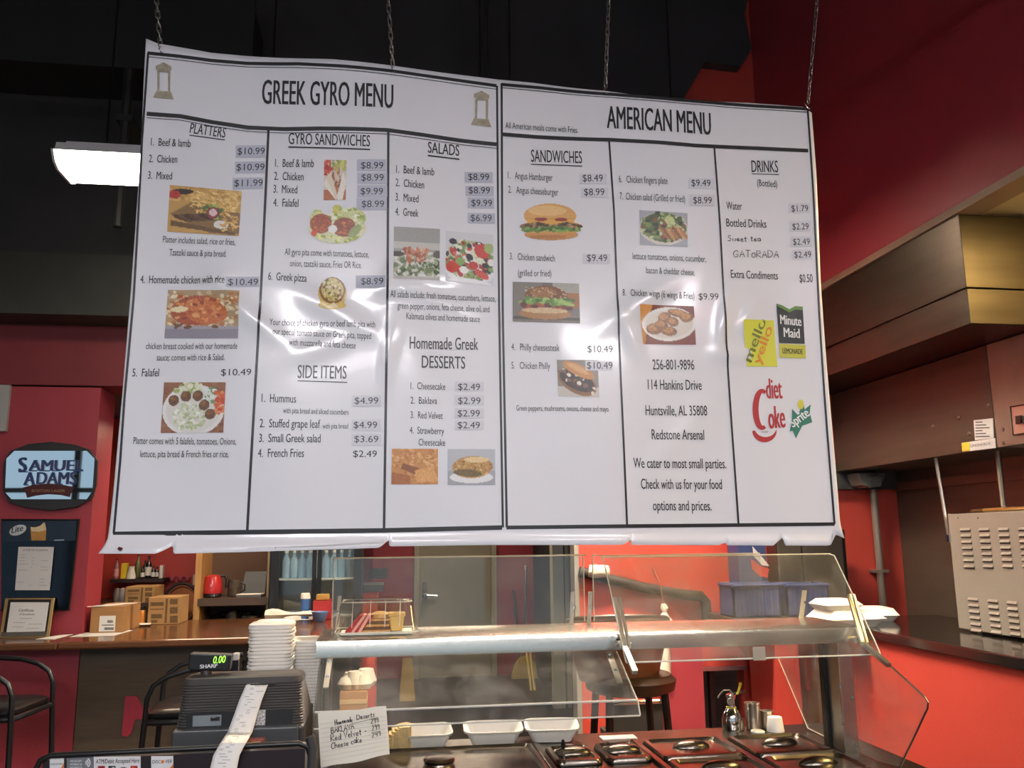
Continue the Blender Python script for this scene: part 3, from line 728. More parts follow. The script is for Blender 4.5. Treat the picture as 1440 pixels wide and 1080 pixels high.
# chicken and rice
m = Img(90, 60, '#b59a76', 2); m.blobs(160, (0, .05, 1, .75), (.015, .04), ['#d8b98a', '#e8d2a6', '#c08a55', '#b5723b', '#efe0bf']); m.rect(0, .78, 1, 1, '#8d8792'); m.rect(0, .74, 1, .8, '#a59da3')
m.ell(.42, .42, .36, .3, '#a8502b', .14, -.2); m.ell(.55, .45, .3, .24, '#c46a35', .14, .3); m.ell(.4, .3, .14, .12, '#d07a40', .12); m.blobs(40, (.15, .15, .75, .65), (.02, .06), ['#b9582c', '#d98a4a', '#923f20', '#e0a060'], asp=(.3, .6))
m.ell(.18, .4, .12, .06, '#ead9a8', .06, -.1); m.blobs(8, (.1, .7, .7, .78), (.02, .04), ['#6e4a2c'])
pic('food_picture', 'printed picture of orange baked chicken on rice', [(237.5, 409), (339, 412.5), (337, 479), (232.5, 477)], m)
# falafel plate
m = Img(84, 66, '#93603f', 3); m.blobs(80, (0, 0, 1, 1), (.02, .05), ['#8a5538', '#9e6a48', '#7b4a30']); m.ell(.5, .55, .49, .5, '#e6e4de', .03); m.ell(.5, .55, .43, .44, '#dcd9d0', .03)
m.blobs(140, (.2, .42, .75, .92), (.02, .04), ['#dfe3cf', '#c7d0a8', '#eceee2', '#b3bf8d'], clip=lambda x, y: (x - .45) ** 2 + (y - .66) ** 2 < .08); m.blobs(40, (.2, .02, .6, .2), (.02, .05), ['#c9cf9a', '#9fae62', '#e1e2c5'])
m.blobs(24, (.65, .12, .85, .42), (.02, .05), ['#4f7a4a', '#7c9a6a', '#dfe6da']); m.blobs(40, (.84, .2, .98, .62), (.02, .05), ['#d2622f', '#e08a52', '#c94a28'])
for x, y in ((.18, .36), (.37, .28), (.56, .27), (.67, .45), (.77, .63)): m.ell(x, y, .085, .105, '#6b4526', .16); m.ell(x - .02, y - .03, .05, .05, '#86592f', .16)
pic('food_picture', 'printed picture of falafel balls around a white salad plate', [(232.5, 539), (320, 540), (316.7, 610), (228, 610)], m)
# gyro wrap
m = Img(40, 66, '#b5683e', 4); m.rect(0, 0, 1, .75, '#d8cdb8'); m.blobs(26, (.3, 0, 1, .25), (.05, .14), ['#b9b75a', '#d5cf7c', '#8f9a3e']); m.blobs(14, (0, .02, .3, .4), (.06, .14), ['#c63c2a', '#d8573d', '#b13224'])
m.blobs(40, (.35, .2, .75, .8), (.04, .1), ['#c07a4e', '#a65f3a', '#e0b58c', '#8f4f30']); m.poly([(.0, .6), (.2, .35), (.55, .95), (.55, 1)], '#efe6d6'); m.poly([(.1, .45), (.3, .3), (.62, .9), (.58, 1)], '#e2d4bd'); m.poly([(1, .5), (.85, .3), (.6, .9), (.62, 1), (.85, 1)], '#f0e8da'); m.rect(0, .88, .4, 1, '#b86b3c')
pic('food_picture', 'printed picture of a gyro wrap with pita and tomato', [(457, 231), (488, 232.5), (486.8, 287), (456, 286.8)], m)
# falafel gyro, cut-out
m = Img(84, 56, '#dfe0b4', 5); m.m[:] = False
m.m |= m.ell(.5, .6, .5, .4, '#dcdcae', .12); m.m |= m.ell(.72, .35, .28, .28, '#c9d08a', .2); m.m |= m.ell(.5, .15, .1, .16, '#c9c25a', .2); m.m |= m.ell(.16, .4, .14, .3, '#cfd38c', .2)
m.blobs(80, (.05, .05, .98, .95), (.02, .05), ['#a9bb4c', '#c7d072', '#e4e6b4', '#8ea23a', '#efeed2']); m.ell(.22, .48, .19, .25, '#a44b24', .25); m.ell(.62, .58, .2, .25, '#93461f', .25); m.blobs(40, (.08, .3, .8, .78), (.015, .035), ['#c2602c', '#7c3a1a', '#d67a3a'], clip=lambda x, y: ((x - .22) / .18) ** 2 + ((y - .48) / .24) ** 2 < 1 or ((x - .62) / .19) ** 2 + ((y - .58) / .24) ** 2 < 1)
m.ell(.42, .62, .08, .1, '#f1efe6', .05); m.ell(.8, .68, .08, .18, '#97a862', .15, .5); m.ell(.1, .72, .05, .08, '#d9452c', .1); m.blobs(20, (.1, .8, .9, .97), (.02, .05), ['#c9cf62', '#e7e79a', '#9fb03f'])
pic('food_picture', 'printed picture of two falafels on lettuce', [(435, 293.8), (515, 293.8), (515, 347.5), (435, 347.5)], m)
# pizza
m = Img(44, 50, '#e9dfc4', 6); m.m[:] = False; m.m |= m.ell(.5, .52, .5, .48, '#d9b968', .1); m.m |= m.ell(.5, .86, .5, .14, '#e3c87c', .1); m.ell(.5, .42, .45, .41, '#8a5a2c', .15); m.ell(.5, .42, .38, .34, '#cdbd7a', .2); m.blobs(46, (.18, .12, .82, .7), (.03, .07), ['#5d5a26', '#7a3b1e', '#e6ddab', '#8d7d35', '#b8a552']); m.poly([(.3, .95), (.55, .78), (.75, .95)], '#efe2b8')
pic('food_picture', 'printed picture of a small round pizza', [(449, 391.7), (488, 392.5), (488, 440), (448.6, 439.5)], m)
# beef salad
m = Img(64, 70, '#a3a29b', 7); m.rect(0, 0, 1, .28, '#9fa09a'); m.rect(0, .28, 1, .42, '#c9c7be'); m.ell(.5, .72, .62, .3, '#d7d6cf', .04); m.blobs(120, (.02, .5, .98, .92), (.03, .07), ['#6d7f5a', '#4f6343', '#a9b193', '#d9d8cb', '#8b9a74']); m.blobs(50, (.22, .4, .72, .68), (.03, .07), ['#c98a6a', '#b06a4a', '#dcb59a', '#a2583c']); m.ell(.08, .52, .16, .05, '#4c4038', .05); m.ell(.95, .5, .1, .07, '#5e5348', .05); m.rect(0, .94, 1, 1, '#b9b6ad')
pic('food_picture', 'printed picture of chicken on a green salad bowl', [(553.8, 324), (618, 325.8), (617.5, 398), (553, 395.8)], m)
# greek salad
m = Img(66, 70, '#d3d4d6', 8); m.ell(.5, .62, .56, .43, '#e9e9ea', .02); m.ell(.5, .55, .5, .4, '#b9c09c', .1); m.blobs(230, (.02, .12, .98, .9), (.035, .075), ['#4d6b34', '#86a058', '#e8e6dc', '#c23a2a', '#a9271f', '#2b2430', '#dfe3c6', '#d9614a', '#6f8f45'], clip=lambda x, y: ((x - .5) / .5) ** 2 + ((y - .55) / .4) ** 2 < 1)
for x, y, rx, ry, c, g in ((.75, .35, .16, .13, '#c5392a', .5), (.15, .7, .14, .12, '#cc4433', -.4), (.58, .64, .1, .08, '#c23427', 0), (.75, .8, .16, .07, '#cf4a36', .4), (.16, .2, .08, .06, '#26202c', 0), (.5, .48, .08, .06, '#221d29', .6), (.9, .28, .1, .1, '#a7bb72', 0), (.38, .74, .09, .07, '#f0efe8', 0), (.95, .55, .08, .07, '#efeee6', 0), (.3, .58, .09, .08, '#89a85a', 0), (.82, .62, .07, .05, '#231e28', .3)): m.ell(x, y, rx, ry, c, .1, g)
m.ell(.5, 1.02, .5, .12, '#f2f2f3', .01)
pic('food_picture', 'printed picture of a tomato, olive and feta salad', [(626, 328), (693, 332.5), (693, 404), (626, 397.5)], m)
# caramel cake and baklava
m = Img(64, 50, '#c98a45', 9); m.blobs(200, (0, 0, 1, 1), (.02, .05), ['#d59a56', '#b9752f', '#e0ad6c', '#c17f3c']); m.poly([(.25, .4), (.6, .55), (.5, .72), (.2, .55)], '#8a4f20', .1); m.poly([(0, .65), (.4, .75), (.4, 1), (0, 1)], '#a9642a', .1); m.poly([(.5, .6), (.9, .5), (1, .9), (.55, .95)], '#dca15a', .15)
pic('food_picture', 'printed picture of caramel topped cake squares', [(551, 632.6), (615, 632.6), (615, 682), (550, 682)], m)
m = Img(66, 50, '#b9bcc0', 10); m.rect(0, .6, 1, 1, '#a4a7ab'); m.ell(.5, .78, .45, .16, '#e4e4e2', .02); m.ell(.52, .5, .42, .3, '#b98a45', .15, -.1); m.blobs(80, (.12, .22, .92, .7), (.02, .06), ['#cfa05a', '#a5742f', '#e0bd80', '#8e6228'], asp=(.2, .4), clip=lambda x, y: ((x - .52) / .4) ** 2 + ((y - .5) / .29) ** 2 < 1); m.ell(.42, .66, .3, .1, '#6f5a2a', .2, .1); m.ell(.6, .3, .26, .08, '#e3c58d', .1)
pic('food_picture', 'printed picture of a baklava slice on a white plate', [(628.5, 633), (694.5, 633), (694.5, 683), (628.5, 683)], m)
# cheeseburger cut-out
m = Img(92, 54, '#e3a659', 11); m.m[:] = False
m.m |= m.ell(.48, .34, .42, .34, '#dba55c', .05); m.m |= m.ell(.5, .62, .5, .17, '#6f4d2c', .15); m.m |= m.ell(.5, .72, .48, .12, '#6c8a3a', .2); m.m |= m.ell(.5, .84, .43, .155, '#d29a50', .05); m.m &= ~((m.y > .42) & (m.y < .5) & (abs(m.x - .5) > .46))
m.put(m.m & (m.y < .45), '#dba55c', .05); m.ell(.44, .2, .3, .14, '#e8bd7c', .06); m.rect(.1, .4, .9, .47, '#c98f3f'); m.blobs(70, (.03, .5, .98, .68), (.015, .04), ['#5b3d22', '#83603a', '#a9895c', '#463019']); m.blobs(60, (.03, .64, .97, .76), (.02, .04), ['#5d8a35', '#85a84a', '#3f6a28'])
m.poly([(.08, .42), (.9, .42), (.98, .58), (.75, .5), (.5, .58), (.3, .5), (.05, .56)], '#e0a648', .06); m.ell(.34, .43, .1, .05, '#93352c', .1); m.ell(.65, .44, .1, .05, '#93352c', .1); m.put(m.m & (m.y > .8), '#cc914a', .05); m.ell(.45, .9, .3, .05, '#b5783a', .05)
pic('food_picture', 'printed picture of a cheeseburger on a plain bun', [(730, 288.8), (818, 288.8), (818, 340), (730, 340)], m)
# chicken sandwich photo
m = Img(92, 56, '#6b655b', 12); m.rect(0, 0, .45, .6, '#7d766b'); m.rect(.6, 0, 1, .4, '#a8a59a'); m.rect(.75, .25, 1, .6, '#a36a35'); m.rect(0, .6, 1, 1, '#7c746a'); m.rect(0, .86, 1, .93, '#4f463c'); m.ell(.5, .36, .32, .28, '#7a4d26', .15); m.ell(.46, .25, .2, .12, '#9c6a38', .15); m.blobs(40, (.2, .12, .8, .42), (.008, .016), ['#d8bd8e'])
m.blobs(90, (.13, .42, .9, .6), (.025, .055), ['#5f8a35', '#86ad4a', '#3f6a25', '#a6c266']); m.blobs(30, (.15, .56, .85, .68), (.03, .05), ['#7a2f1c', '#a5532c', '#5a2213']); m.ell(.48, .78, .38, .14, '#b07d45', .12); m.ell(.48, .7, .34, .07, '#d6b98a', .15)
pic('food_picture', 'printed picture of a chicken sandwich with green lettuce', [(720, 398), (812.5, 401), (813.8, 457), (720, 453.8)], m)
# cheesesteak
m = Img(60, 54, '#8d8578', 13); m.rect(.68, 0, 1, .25, '#aaa59b'); m.rect(0, .72, 1, 1, '#c9c3b6'); m.ell(.48, .6, .5, .3, '#8a5f35', .08, .55); m.ell(.47, .56, .45, .24, '#3a2a22', .2, .5); m.blobs(50, (.05, .25, .9, .9), (.03, .07), ['#57402f', '#2c2019', '#7d5a44', '#e6dcc8'], clip=lambda x, y: abs((y - .52) - (x - .48) * .65) < .2); m.ell(.52, .28, .42, .15, '#c58a48', .06, .5); m.ell(.5, .24, .3, .07, '#d8a566', .05, .5)
pic('food_picture', 'printed picture of a cheesesteak in a long roll', [(781, 508), (838, 508.5), (840, 561), (783, 559)], m)
# chicken salad plate
m = Img(66, 50, '#a7aab0', 14); m.ell(.5, .5, .5, .47, '#d9d3c4', .03); m.ell(.5, .46, .47, .42, '#5d6b3c', .1); m.blobs(140, (.05, .05, .95, .85), (.03, .065), ['#44592c', '#7f9450', '#c9d0a2', '#8c4a3a', '#a9b86f', '#2f3a22'], clip=lambda x, y: ((x - .5) / .47) ** 2 + ((y - .45) / .4) ** 2 < 1)
for k in range(7): m.ell(.5 + .07 * k, .62 + .03 * math.sin(k), .035, .22, ['#b07a48', '#8d5a32', '#c9995f'][k % 3], .12, -.5)
m.ell(.62, .25, .1, .12, '#c6d08a', .15)
pic('food_picture', 'printed picture of grilled chicken strips on salad', [(897.5, 298), (963.8, 303), (964.5, 350), (898, 346)], m)
# wings
m = Img(76, 54, '#7a3c28', 15); m.poly([(0, 0), (.25, 0), (.1, .5), (.05, 1), (0, 1)], '#d99a50', .06); m.rect(.6, .6, 1, 1, '#7d3526'); m.ell(.52, .48, .5, .42, '#e8e4da', .02, -.25); m.ell(.52, .48, .44, .35, '#d9d2c4', .02, -.25)
for x, y, rx, ry, g in ((.45, .32, .12, .14, .4), (.7, .2, .2, .1, .3), (.85, .3, .12, .13, .8), (.25, .6, .16, .14, -.4), (.5, .65, .16, .12, .3), (.6, .42, .1, .12, 0), (.38, .5, .12, .12, .2)): m.ell(x, y, rx, ry, '#8a5a2a', .25, g); m.ell(x - .02, y - .03, rx * .7, ry * .6, '#b98446', .25, g)
pic('food_picture', 'printed picture of chicken wings on an oval plate', [(897, 430), (973.8, 432), (977, 485.8), (902.5, 485.5)], m)


# little temple fronts in the header corners
def temple(cx, cy, s):
    g = MB(); P_ = lambda x, y: (lambda p: p + Vector((0, -DSP(p.x, p.z) - .0018, 0)))(W(cx + x * s, cy + y * s))
    for poly in ([(-11, -20), (0, -25), (11, -19), (11, -14), (-11, -15)], [(-9, -14), (-5.5, -14), (-6.5, 14), (-9.5, 14)], [(6, -14), (9.5, -14), (9, 15), (6, 15)], [(-11, 14), (10, 15), (14, 26), (-15, 23)], [(-8, -15), (8, -14), (8, -11), (-8, -12)]):
        g.add([P_(*q) for q in poly], [tuple(range(len(poly)))])
    return part('temple_emblem', g, mat('stone_print', '#a39a83', .5, var=.25, scale=60), BN)


temple(232.5, 118, 1.0); temple(676, 158, .98)

# drink logos
def patch(name, cs, m_, off=.0016, parent=None):
    g = MB(); a = [Vector(W(*c)) for c in cs]
    for p in a: p.y -= DSP(p.x, p.z) + off
    return part(name, g.add(a, [tuple(range(len(a)))]), m_, parent or BN)


def flat(hexc): return mat('ink_' + hexc[1:], hexc, .42, var=.0, coat=.25, coat_rough=.22)


k = patch('drink_logo', [(1043.8, 450), (1087.5, 451), (1090, 485), (1093, 515.8), (1049.5, 515.8), (1046, 480)], flat('#d8d843'))
mt('mello', 1055, 511, 1077, 452, 13, .02, 'logo_text', flat('#6f7b2a'), k, .003); mt('yello', 1068, 514, 1086, 462, 12, .02, 'logo_text', flat('#e08a2c'), k, .003)
k = patch('drink_logo', [(1091, 428), (1098, 430), (1109, 436), (1117, 432), (1127.5, 432.5), (1130.8, 484), (1095, 482.5)], flat('#1c2622'))
patch('logo_leaf', [(1091, 427.5), (1098, 429.5), (1109, 435.5), (1117, 431), (1127.5, 432), (1127.5, 437), (1117, 436), (1109, 440), (1098, 434), (1092, 431)], flat('#5f8a3c'), .0026, k)
mt('Minute', 1096.5, 456, 1126, 459, 13, .035, 'logo_text', flat('#e8e8e4'), k, .003); mt('Maid', 1101.5, 474, 1124, 476, 13, .035, 'logo_text', flat('#e8e8e4'), k, .003)
k = patch('drink_logo', [(1095, 483.5), (1132, 485.5), (1132.5, 504.5), (1096, 503)], flat('#c8c43c'))
mt('LEMONADE', 1100, 497, 1128, 498.5, 7, .03, 'logo_text', INK, k, .003)
CR = flat('#b5282c')
k = mt('diet', 1077, 560.5, 1100, 560.5, 28, .045, 'drink_logo', CR); mt('oke', 1080, 603, 1104, 601, 31, .05, 'logo_text', CR)
def brush(pts, ws):
    g = MB(); a = []
    for i, (x, y) in enumerate(pts):
        x0, y0 = pts[max(i - 1, 0)]; x1, y1 = pts[min(i + 1, len(pts) - 1)]; L = math.hypot(x1 - x0, y1 - y0); nx, ny = -(y1 - y0) / L, (x1 - x0) / L
        for s in (-.5, .5):
            p = W(x + nx * ws[i] * s, y + ny * ws[i] * s); a.append(p + Vector((0, -DSP(p.x, p.z) - .0016, 0)))
    return g.add(a, [(2 * i, 2 * i + 1, 2 * i + 3, 2 * i + 2) for i in range(len(pts) - 1)])


cpt = [(1071 + 9.5 * math.cos(a), 576 + 26 * math.sin(a)) for a in [math.radians(-62 - i * 11) for i in range(22)]]
part('logo_letter', brush(cpt, [3 + 5.5 * math.sin(math.pi * (i + 2) / 26) for i in range(22)]), CR, BN)
spt = [(1074.5 + 16 * math.cos(a), 604 + 14.5 * math.sin(a)) for a in [math.radians(172 - i * 8.5) for i in range(21)]]
part('logo_swoosh', brush(spt, [7.5 * math.sin(math.pi * (i + 4.5) / 25) for i in range(21)]), CR, BN)
mt('Sweetened', 1070, 609, 1079, 608.5, 2.6, 0, 'logo_text', INKG)
star = [(1113, 575), (1121, 584), (1129, 566), (1130.5, 576), (1139, 569), (1137.5, 581), (1141, 594), (1127, 599), (1118, 617), (1113.5, 606), (1109.5, 607), (1112.5, 594)]
k = patch('drink_logo', star, flat('#2f7a63'))
g = MB(); c_ = [(1125 + 4.5 * math.cos(a * .5236), 569 + 7 * math.sin(a * .5236)) for a in range(12)]
patch('logo_lemon', c_, flat('#d8cf4a'), .0022, k)
mt('Sprite', 1114, 602, 1138, 584, 13, .035, 'logo_text', flat('#eef2f0'), k, .003)
# dark punched tears near the lower hem
for (x, y) in ((175.5, 771.5), ): patch('torn_hole', [(x - 4, y + .5), (x - 1.5, y - 3), (x + 4.5, y - 1), (x + .5, y + 3)], mat('tear_dark', '#4a1b1e', .8, var=0), .0016 + .03)
for (x, y) in ((391, 770), (877, 761)): patch('torn_hole', [(x - 1, y + 1.5), (x + .6, y - 1.6), (x + 1, y - 1), (x - .4, y + 1.6)], mat('tear_dark', '#4a1b1e', .8, var=0), .0016 + .03)
part('hem_crease', bline('hc', [(352, 771), (450, 767), (540, 761)], 1.2, off=.02), PAPERB, BN)

# chains
LK = MB()
ln = [Vector((.006 * math.cos(a), 0, .009 * (1 if math.sin(a) > 0 else -1) + .006 * math.sin(a))) for a in [i * math.pi / 6 for i in range(12)]]
n_ = len(ln); rg = []
for i, p in enumerate(ln):
    t_ = (ln[(i + 1) % n_] - ln[i - 1]).normalized(); b_ = Vector((0, 1, 0)); a_ = t_.cross(b_).normalized()
    rg.append([p + (a_ * math.cos(k * math.pi / 3) + b_ * math.sin(k * math.pi / 3)) * .0021 for k in range(6)])
vs = [v for q in rg for v in q]
LK.add(vs, [(i * 6 + k, i * 6 + (k + 1) % 6, ((i + 1) % n_) * 6 + (k + 1) % 6, ((i + 1) % n_) * 6 + k) for i in range(n_) for k in range(6)])
LKM = bpy.data.meshes.new('link'); LKM.from_pydata([tuple(v) for v in LK.v], [], LK.f); LKM.materials.append(mat('steel_chain', '#8c8a86', .3, 1., var=.1)); LKM.polygons.foreach_set('use_smooth', [True] * len(LKM.polygons))
for (xt, xb, yb, lab) in ((222, 229, 80, 'steel chain holding the left end of the menu banner'), (545, 553, 112, 'steel chain over the GREEK GYRO MENU title'), (855, 850, 134, 'steel chain over the AMERICAN MENU title'), (1145, 1131, 158, 'steel chain holding the right end of the menu banner')):
    b = W(xb, yb); tp = W(xt, 0); dr = (tp - b).normalized(); L = (4.02 - b.z) / dr.z
    c = thing('chain', lab, 'chain', b, 'chains of the menu banner')
    o_ = b + Vector((0, -DSP(b.x, b.z), 0))
    hk = MB().tube([o_ + Vector((.0, -.006, .0)) + Vector((.009 * math.sin(a) * .6, -.012 * math.cos(a) + .006, .012 + .016 * math.cos(a + 2.6))) for a in [i * .5 for i in range(12)]], .0022, 6)
    part('hook', hk, CHROME, c, smooth=True)
    q = Vector((0, 0, 1)).rotation_difference(dr)
    for i in range(int((L - .03) / .0235)):
        o = bpy.data.objects.new('link', LKM); COL.objects.link(o); o.parent = c
        o.location = o_ - b + dr * (.035 + .0235 * i)
        o.rotation_mode = 'QUATERNION'
        o.rotation_quaternion = q @ Matrix.Rotation(math.pi / 2 * (i % 2) + .4 + random.Random(i).uniform(-.2, .2), 3, 'Z').to_quaternion()

# ------------------------------------------------------------------ serving counter (steam table) and its guard
ZT = .92
TSTEEL = mat('table_steel', '#6d675e', .26, 1., var=.08, scale=3, stretch=(1, 30, 30), bump=.02, bscale=30)
C0, C1, CY0, CY1 = -.2, 1.72, 2.55, 3.33
st = thing('steam_table', 'stainless steel steam table under the glass guard', 'counter', ((C0 + C1) / 2, 2.9, 0))
part('cabinet', MB().box(C0 + .02, C1 - .02, CY0 + .03, CY1 - .03, 0, .86), TSTEEL, st, bevel=.004)
part('worktop', MB().box(C0, C1, CY0, CY1, .86, ZT), TSTEEL, st, bevel=.008)
for x in (.545, .90, 1.215):
    part('pan_divider', MB().box(x - .012, x + .012, 2.6, 3.16, ZT, ZT + .012), TSTEEL, st, bevel=.004)
part('tag_plate', MB().box(.80, .93, 3.2, 3.26, ZT, ZT + .004), mat('pale_plate', '#b9b5ad', .5), st)


def lid(x0, x1, y0, y1, label, handle='lens', notch=False):
    cx, cy, w, d = (x0 + x1) / 2, (y0 + y1) / 2, x1 - x0, y1 - y0
    t = thing('pan_lid', label, 'lid', (cx, cy, ZT), 'steam table lids')
    c = (cx, cy); g = MB(); z = ZT + .002
    g.loft([rr(w, d, .025, 5, c, z), rr(w, d, .025, 5, c, z + .006), rr(w - .012, d - .012, .025, 5, c, z + .016), rr(w - .035, d - .035, .022, 5, c, z + .018), rr(w - .05, d - .05, .02, 5, c, z + .009), rr(w - .1, d - .09, .015, 5, c, z + .010), rr(w * .3, d * .3, .01, 5, c, z + .014)])
    part('plate', g, TSTEEL, t, smooth=True)
    h = MB()
    if handle == 'lens':
        h.lathe([(.0, .012), (.075, .012), (.07, .02), (.05, .03), (.02, .034), (0, .035)], (0, 0, 0), 24, Matrix.Diagonal((.9, .42, 1)))
        h.v = [(a + cx, b + cy, e + z) for a, b, e in h.v]
    else:
        h.lathe([(0, .01), (.055, .012), (.05, .016), (.046, .028), (.052, .036), (.045, .043), (.02, .046), (0, .046)], (cx, cy, z), 24)
    part('handle', h, TSTEEL, t, smooth=True)
    if notch: part('spoon_notch', MB().box(cx - .02, cx + .02, y1 - .03, y1 - .004, z + .016, z + .02), BLACK, t)
    return t


lid(-.16, .53, 2.62, 3.15, 'wide flat pan lid with round knob at the left end', 'round')
lid(.56, .72, 2.87, 3.09, 'small pan lid with the ladle sticking out of it', notch=True)
lid(.735, .885, 2.87, 3.10, 'small pan lid just right of the ladle', notch=True)
lid(.917, 1.2, 2.86, 3.12, 'half pan lid in the back row, middle of the table')
lid(1.232, 1.52, 2.84, 3.12, 'half pan lid in the back row, nearest the right post')
lid(1.232, 1.52, 2.6, 2.82, 'half pan lid in the front row at the right end')
lid(.917, 1.2, 2.6, 2.84, 'half pan lid in the front row, middle of the table')
lp = at(794, 1066, 'z', ZT + .03); lt = at(792, 1042, 'y', lp.y)
sp = thing('ladle', 'thin steel ladle standing in a small pan', 'ladle', (lp.x, lp.y, ZT + .02))
part('shaft', MB().tube([(lp.x, lp.y, ZT + .015), (lt.x, lp.y, lt.z - .02)], [.005, .004], 8), CHROME, sp, smooth=True)
part('grip', MB().tube([(lt.x, lp.y, lt.z - .025), (lt.x, lp.y, lt.z - .008), (lt.x - .002, lp.y - .004, lt.z + .004)], [.006, .008, .004], 8), BLACK, sp, smooth=True)

# shelf of the guard: left and right sections
SF, SB, SZ = 2.85, 3.2, 1.336
GX0, GXM, GX1 = -.205, .765, 1.645


def shelf_mesh(x0, x1):
    pr = [(SB, SZ), (SF + .012, SZ), (SF + .003, SZ - .004), (SF, SZ - .014), (SF, SZ - .054), (SF + .012, SZ - .056), (SF + .012, SZ - .018), (SF + .02, SZ - .012), (SB, SZ - .012)]
    return MB().prism([(x0, a, b) for a, b in pr], (x1 - x0, 0, 0))


def strip(mb, a, b, w, th=.004, side=Vector((1, 0, 0))):
    a, b = Vector(a), Vector(b); t = (b - a).normalized(); s_ = side * (w / 2); n = t.cross(side).normalized() * th
    mb.add([a - s_, a + s_, b + s_, b - s_, a - s_ + n, a + s_ + n, b + s_ + n, b - s_ + n], [(0, 1, 2, 3), (7, 6, 5, 4), (0, 4, 5, 1), (1, 5, 6, 2), (2, 6, 7, 3), (3, 7, 4, 0)])
    return mb


def screws(pts, parent, n=(0, -1, 0)):
    for p in pts: part('screw', MB().lathe([(0, 0), (.006, 0), (.005, .003), (0, .004)], p, 10, Vector((0, 0, 1)).rotation_difference(Vector(n)).to_matrix()), CHROME, parent)


gl = thing('sneeze_guard', 'left section of the glass guard with its front pane folded down', 'sneeze guard', ((GX0 + GXM) / 2, 3.0, ZT), 'glass guard sections')
part('shelf', shelf_mesh(GX0, GXM + .018), STEEL, gl, smooth=True)
# lower front pane, bent into a lip
pb = at(900, 986, 'y', 2.62).z
pan = lambda x0, x1, pr, th=.006: MB().loft([[Vector((x, a, b)) for a, b in pr + [(a + th * .7, b + th) for a, b in pr[::-1]]] for x in (x0, x1)])
part('front_pane', pan(GX0 + .018, GXM, [(SF - .004, SZ - .056), (2.62, pb), (2.60, pb - .036)]), CLEAR, gl)
part('pane_edge', MB().tube([(GX0 + .018, 2.618, pb + .004), (GXM, 2.618, pb + .004)], .0035, 6).tube([(GX0 + .018, 2.598, pb - .037), (GXM, 2.598, pb - .037)], .0025, 6), mat('bright_acrylic_edge', '#cfcfc6', .25), gl)
part('pane_side_edge', MB().tube([(GXM + .001, SF - .003, SZ - .06), (GXM + .001, 2.62, pb), (GXM + .001, 2.60, pb - .036)], .0025, 6), MATS['bright_acrylic_edge'], gl)
bt = at(469, 786, 'y', SB - .05).z
part('back_pane', MB().box(GX0 + .03, GXM - .035, SB - .056, SB - .05, SZ + .004, bt), CLEAR, gl)
part('back_pane_flange', MB().box(GX0 + .03, GXM - .035, SB - .1, SB - .05, bt, bt + .006), CLEAR, gl)
part('pane_edge', MB().tube([(GX0 + .03, SB - .1, bt + .003), (GXM - .035, SB - .1, bt + .003)], .003, 6).tube([(GX0 + .03, SB - .05, bt + .002), (GXM - .035, SB - .05, bt + .002)], .003, 6), MATS['bright_acrylic_edge'], gl)
part('pane_side_edge', MB().tube([(GX0 + .03, SB - .053, SZ + .01), (GX0 + .03, SB - .053, bt)], .0025, 6), MATS['bright_acrylic_edge'], gl)
part('pane_side_edge', MB().tube([(GXM - .035, SB - .053, SZ + .01), (GXM - .035, SB - .053, bt - .01), (GXM - .04, SB - .06, bt)], .0025, 6), MATS['bright_acrylic_edge'], gl)
a_, b_ = at(464, 927, 'y', SF - .02), at(458, 968, 'y', 2.72)
part('bracket', strip(MB(), a_, b_, .016), mat('cream_metal', '#d6d0bd', .4, .3), gl)
screws([a_ + (b_ - a_) * .1 + Vector((0, -.003, 0)), a_ + (b_ - a_) * .62 + Vector((0, -.003, 0))], gl)
a_, b_ = at(856, 918, 'y', SF - .02), at(872, 962, 'y', 2.71)
part('bracket', strip(MB(), a_, b_, .02), ALU, gl)
screws([a_ + (b_ - a_) * .08 + Vector((0, -.003, 0)), a_ + (b_ - a_) * .58 + Vector((0, -.003, 0))], gl)
a_, b_ = at(478, 838, 'y', SB - .06), at(474, 884, 'y', SB - .06)
part('bracket', strip(MB(), a_, b_, .012), MATS['cream_metal'], gl); screws([(a_ + b_) / 2 + Vector((0, -.004, 0))], gl)
a_, b_ = at(805, 832, 'y', SB - .06), at(803, 888, 'y', SB - .03)
part('bracket', strip(MB(), a_, b_, .014), ALU, gl); screws([a_ + (b_ - a_) * .4 + Vector((.008, -.004, 0))], gl)
part('side_panel', MB().prism([(GX0 + .01, SB - .02, ZT), (GX0 + .01, SF - .0, ZT), (GX0 + .01, 2.66, pb - .02), (GX0 + .01, SF + .01, SZ - .06), (GX0 + .01, SB - .02, SZ - .02)], (.005, 0, 0)), CLEAR, gl)
part('post', MB().box(GX0 + .018, GX0 + .04, 2.97, 3.1, ZT, SZ - .012), mat('grey_post_steel', '#8f8d88', .35, 1.), gl, bevel=.003)
cv = part('hinge_knuckle', MB().tube([(GXM - .005, SF - .012, SZ - .012), (GXM + .012, SF - .012, SZ - .012)], .012, 12), CHROME, gl, smooth=True)

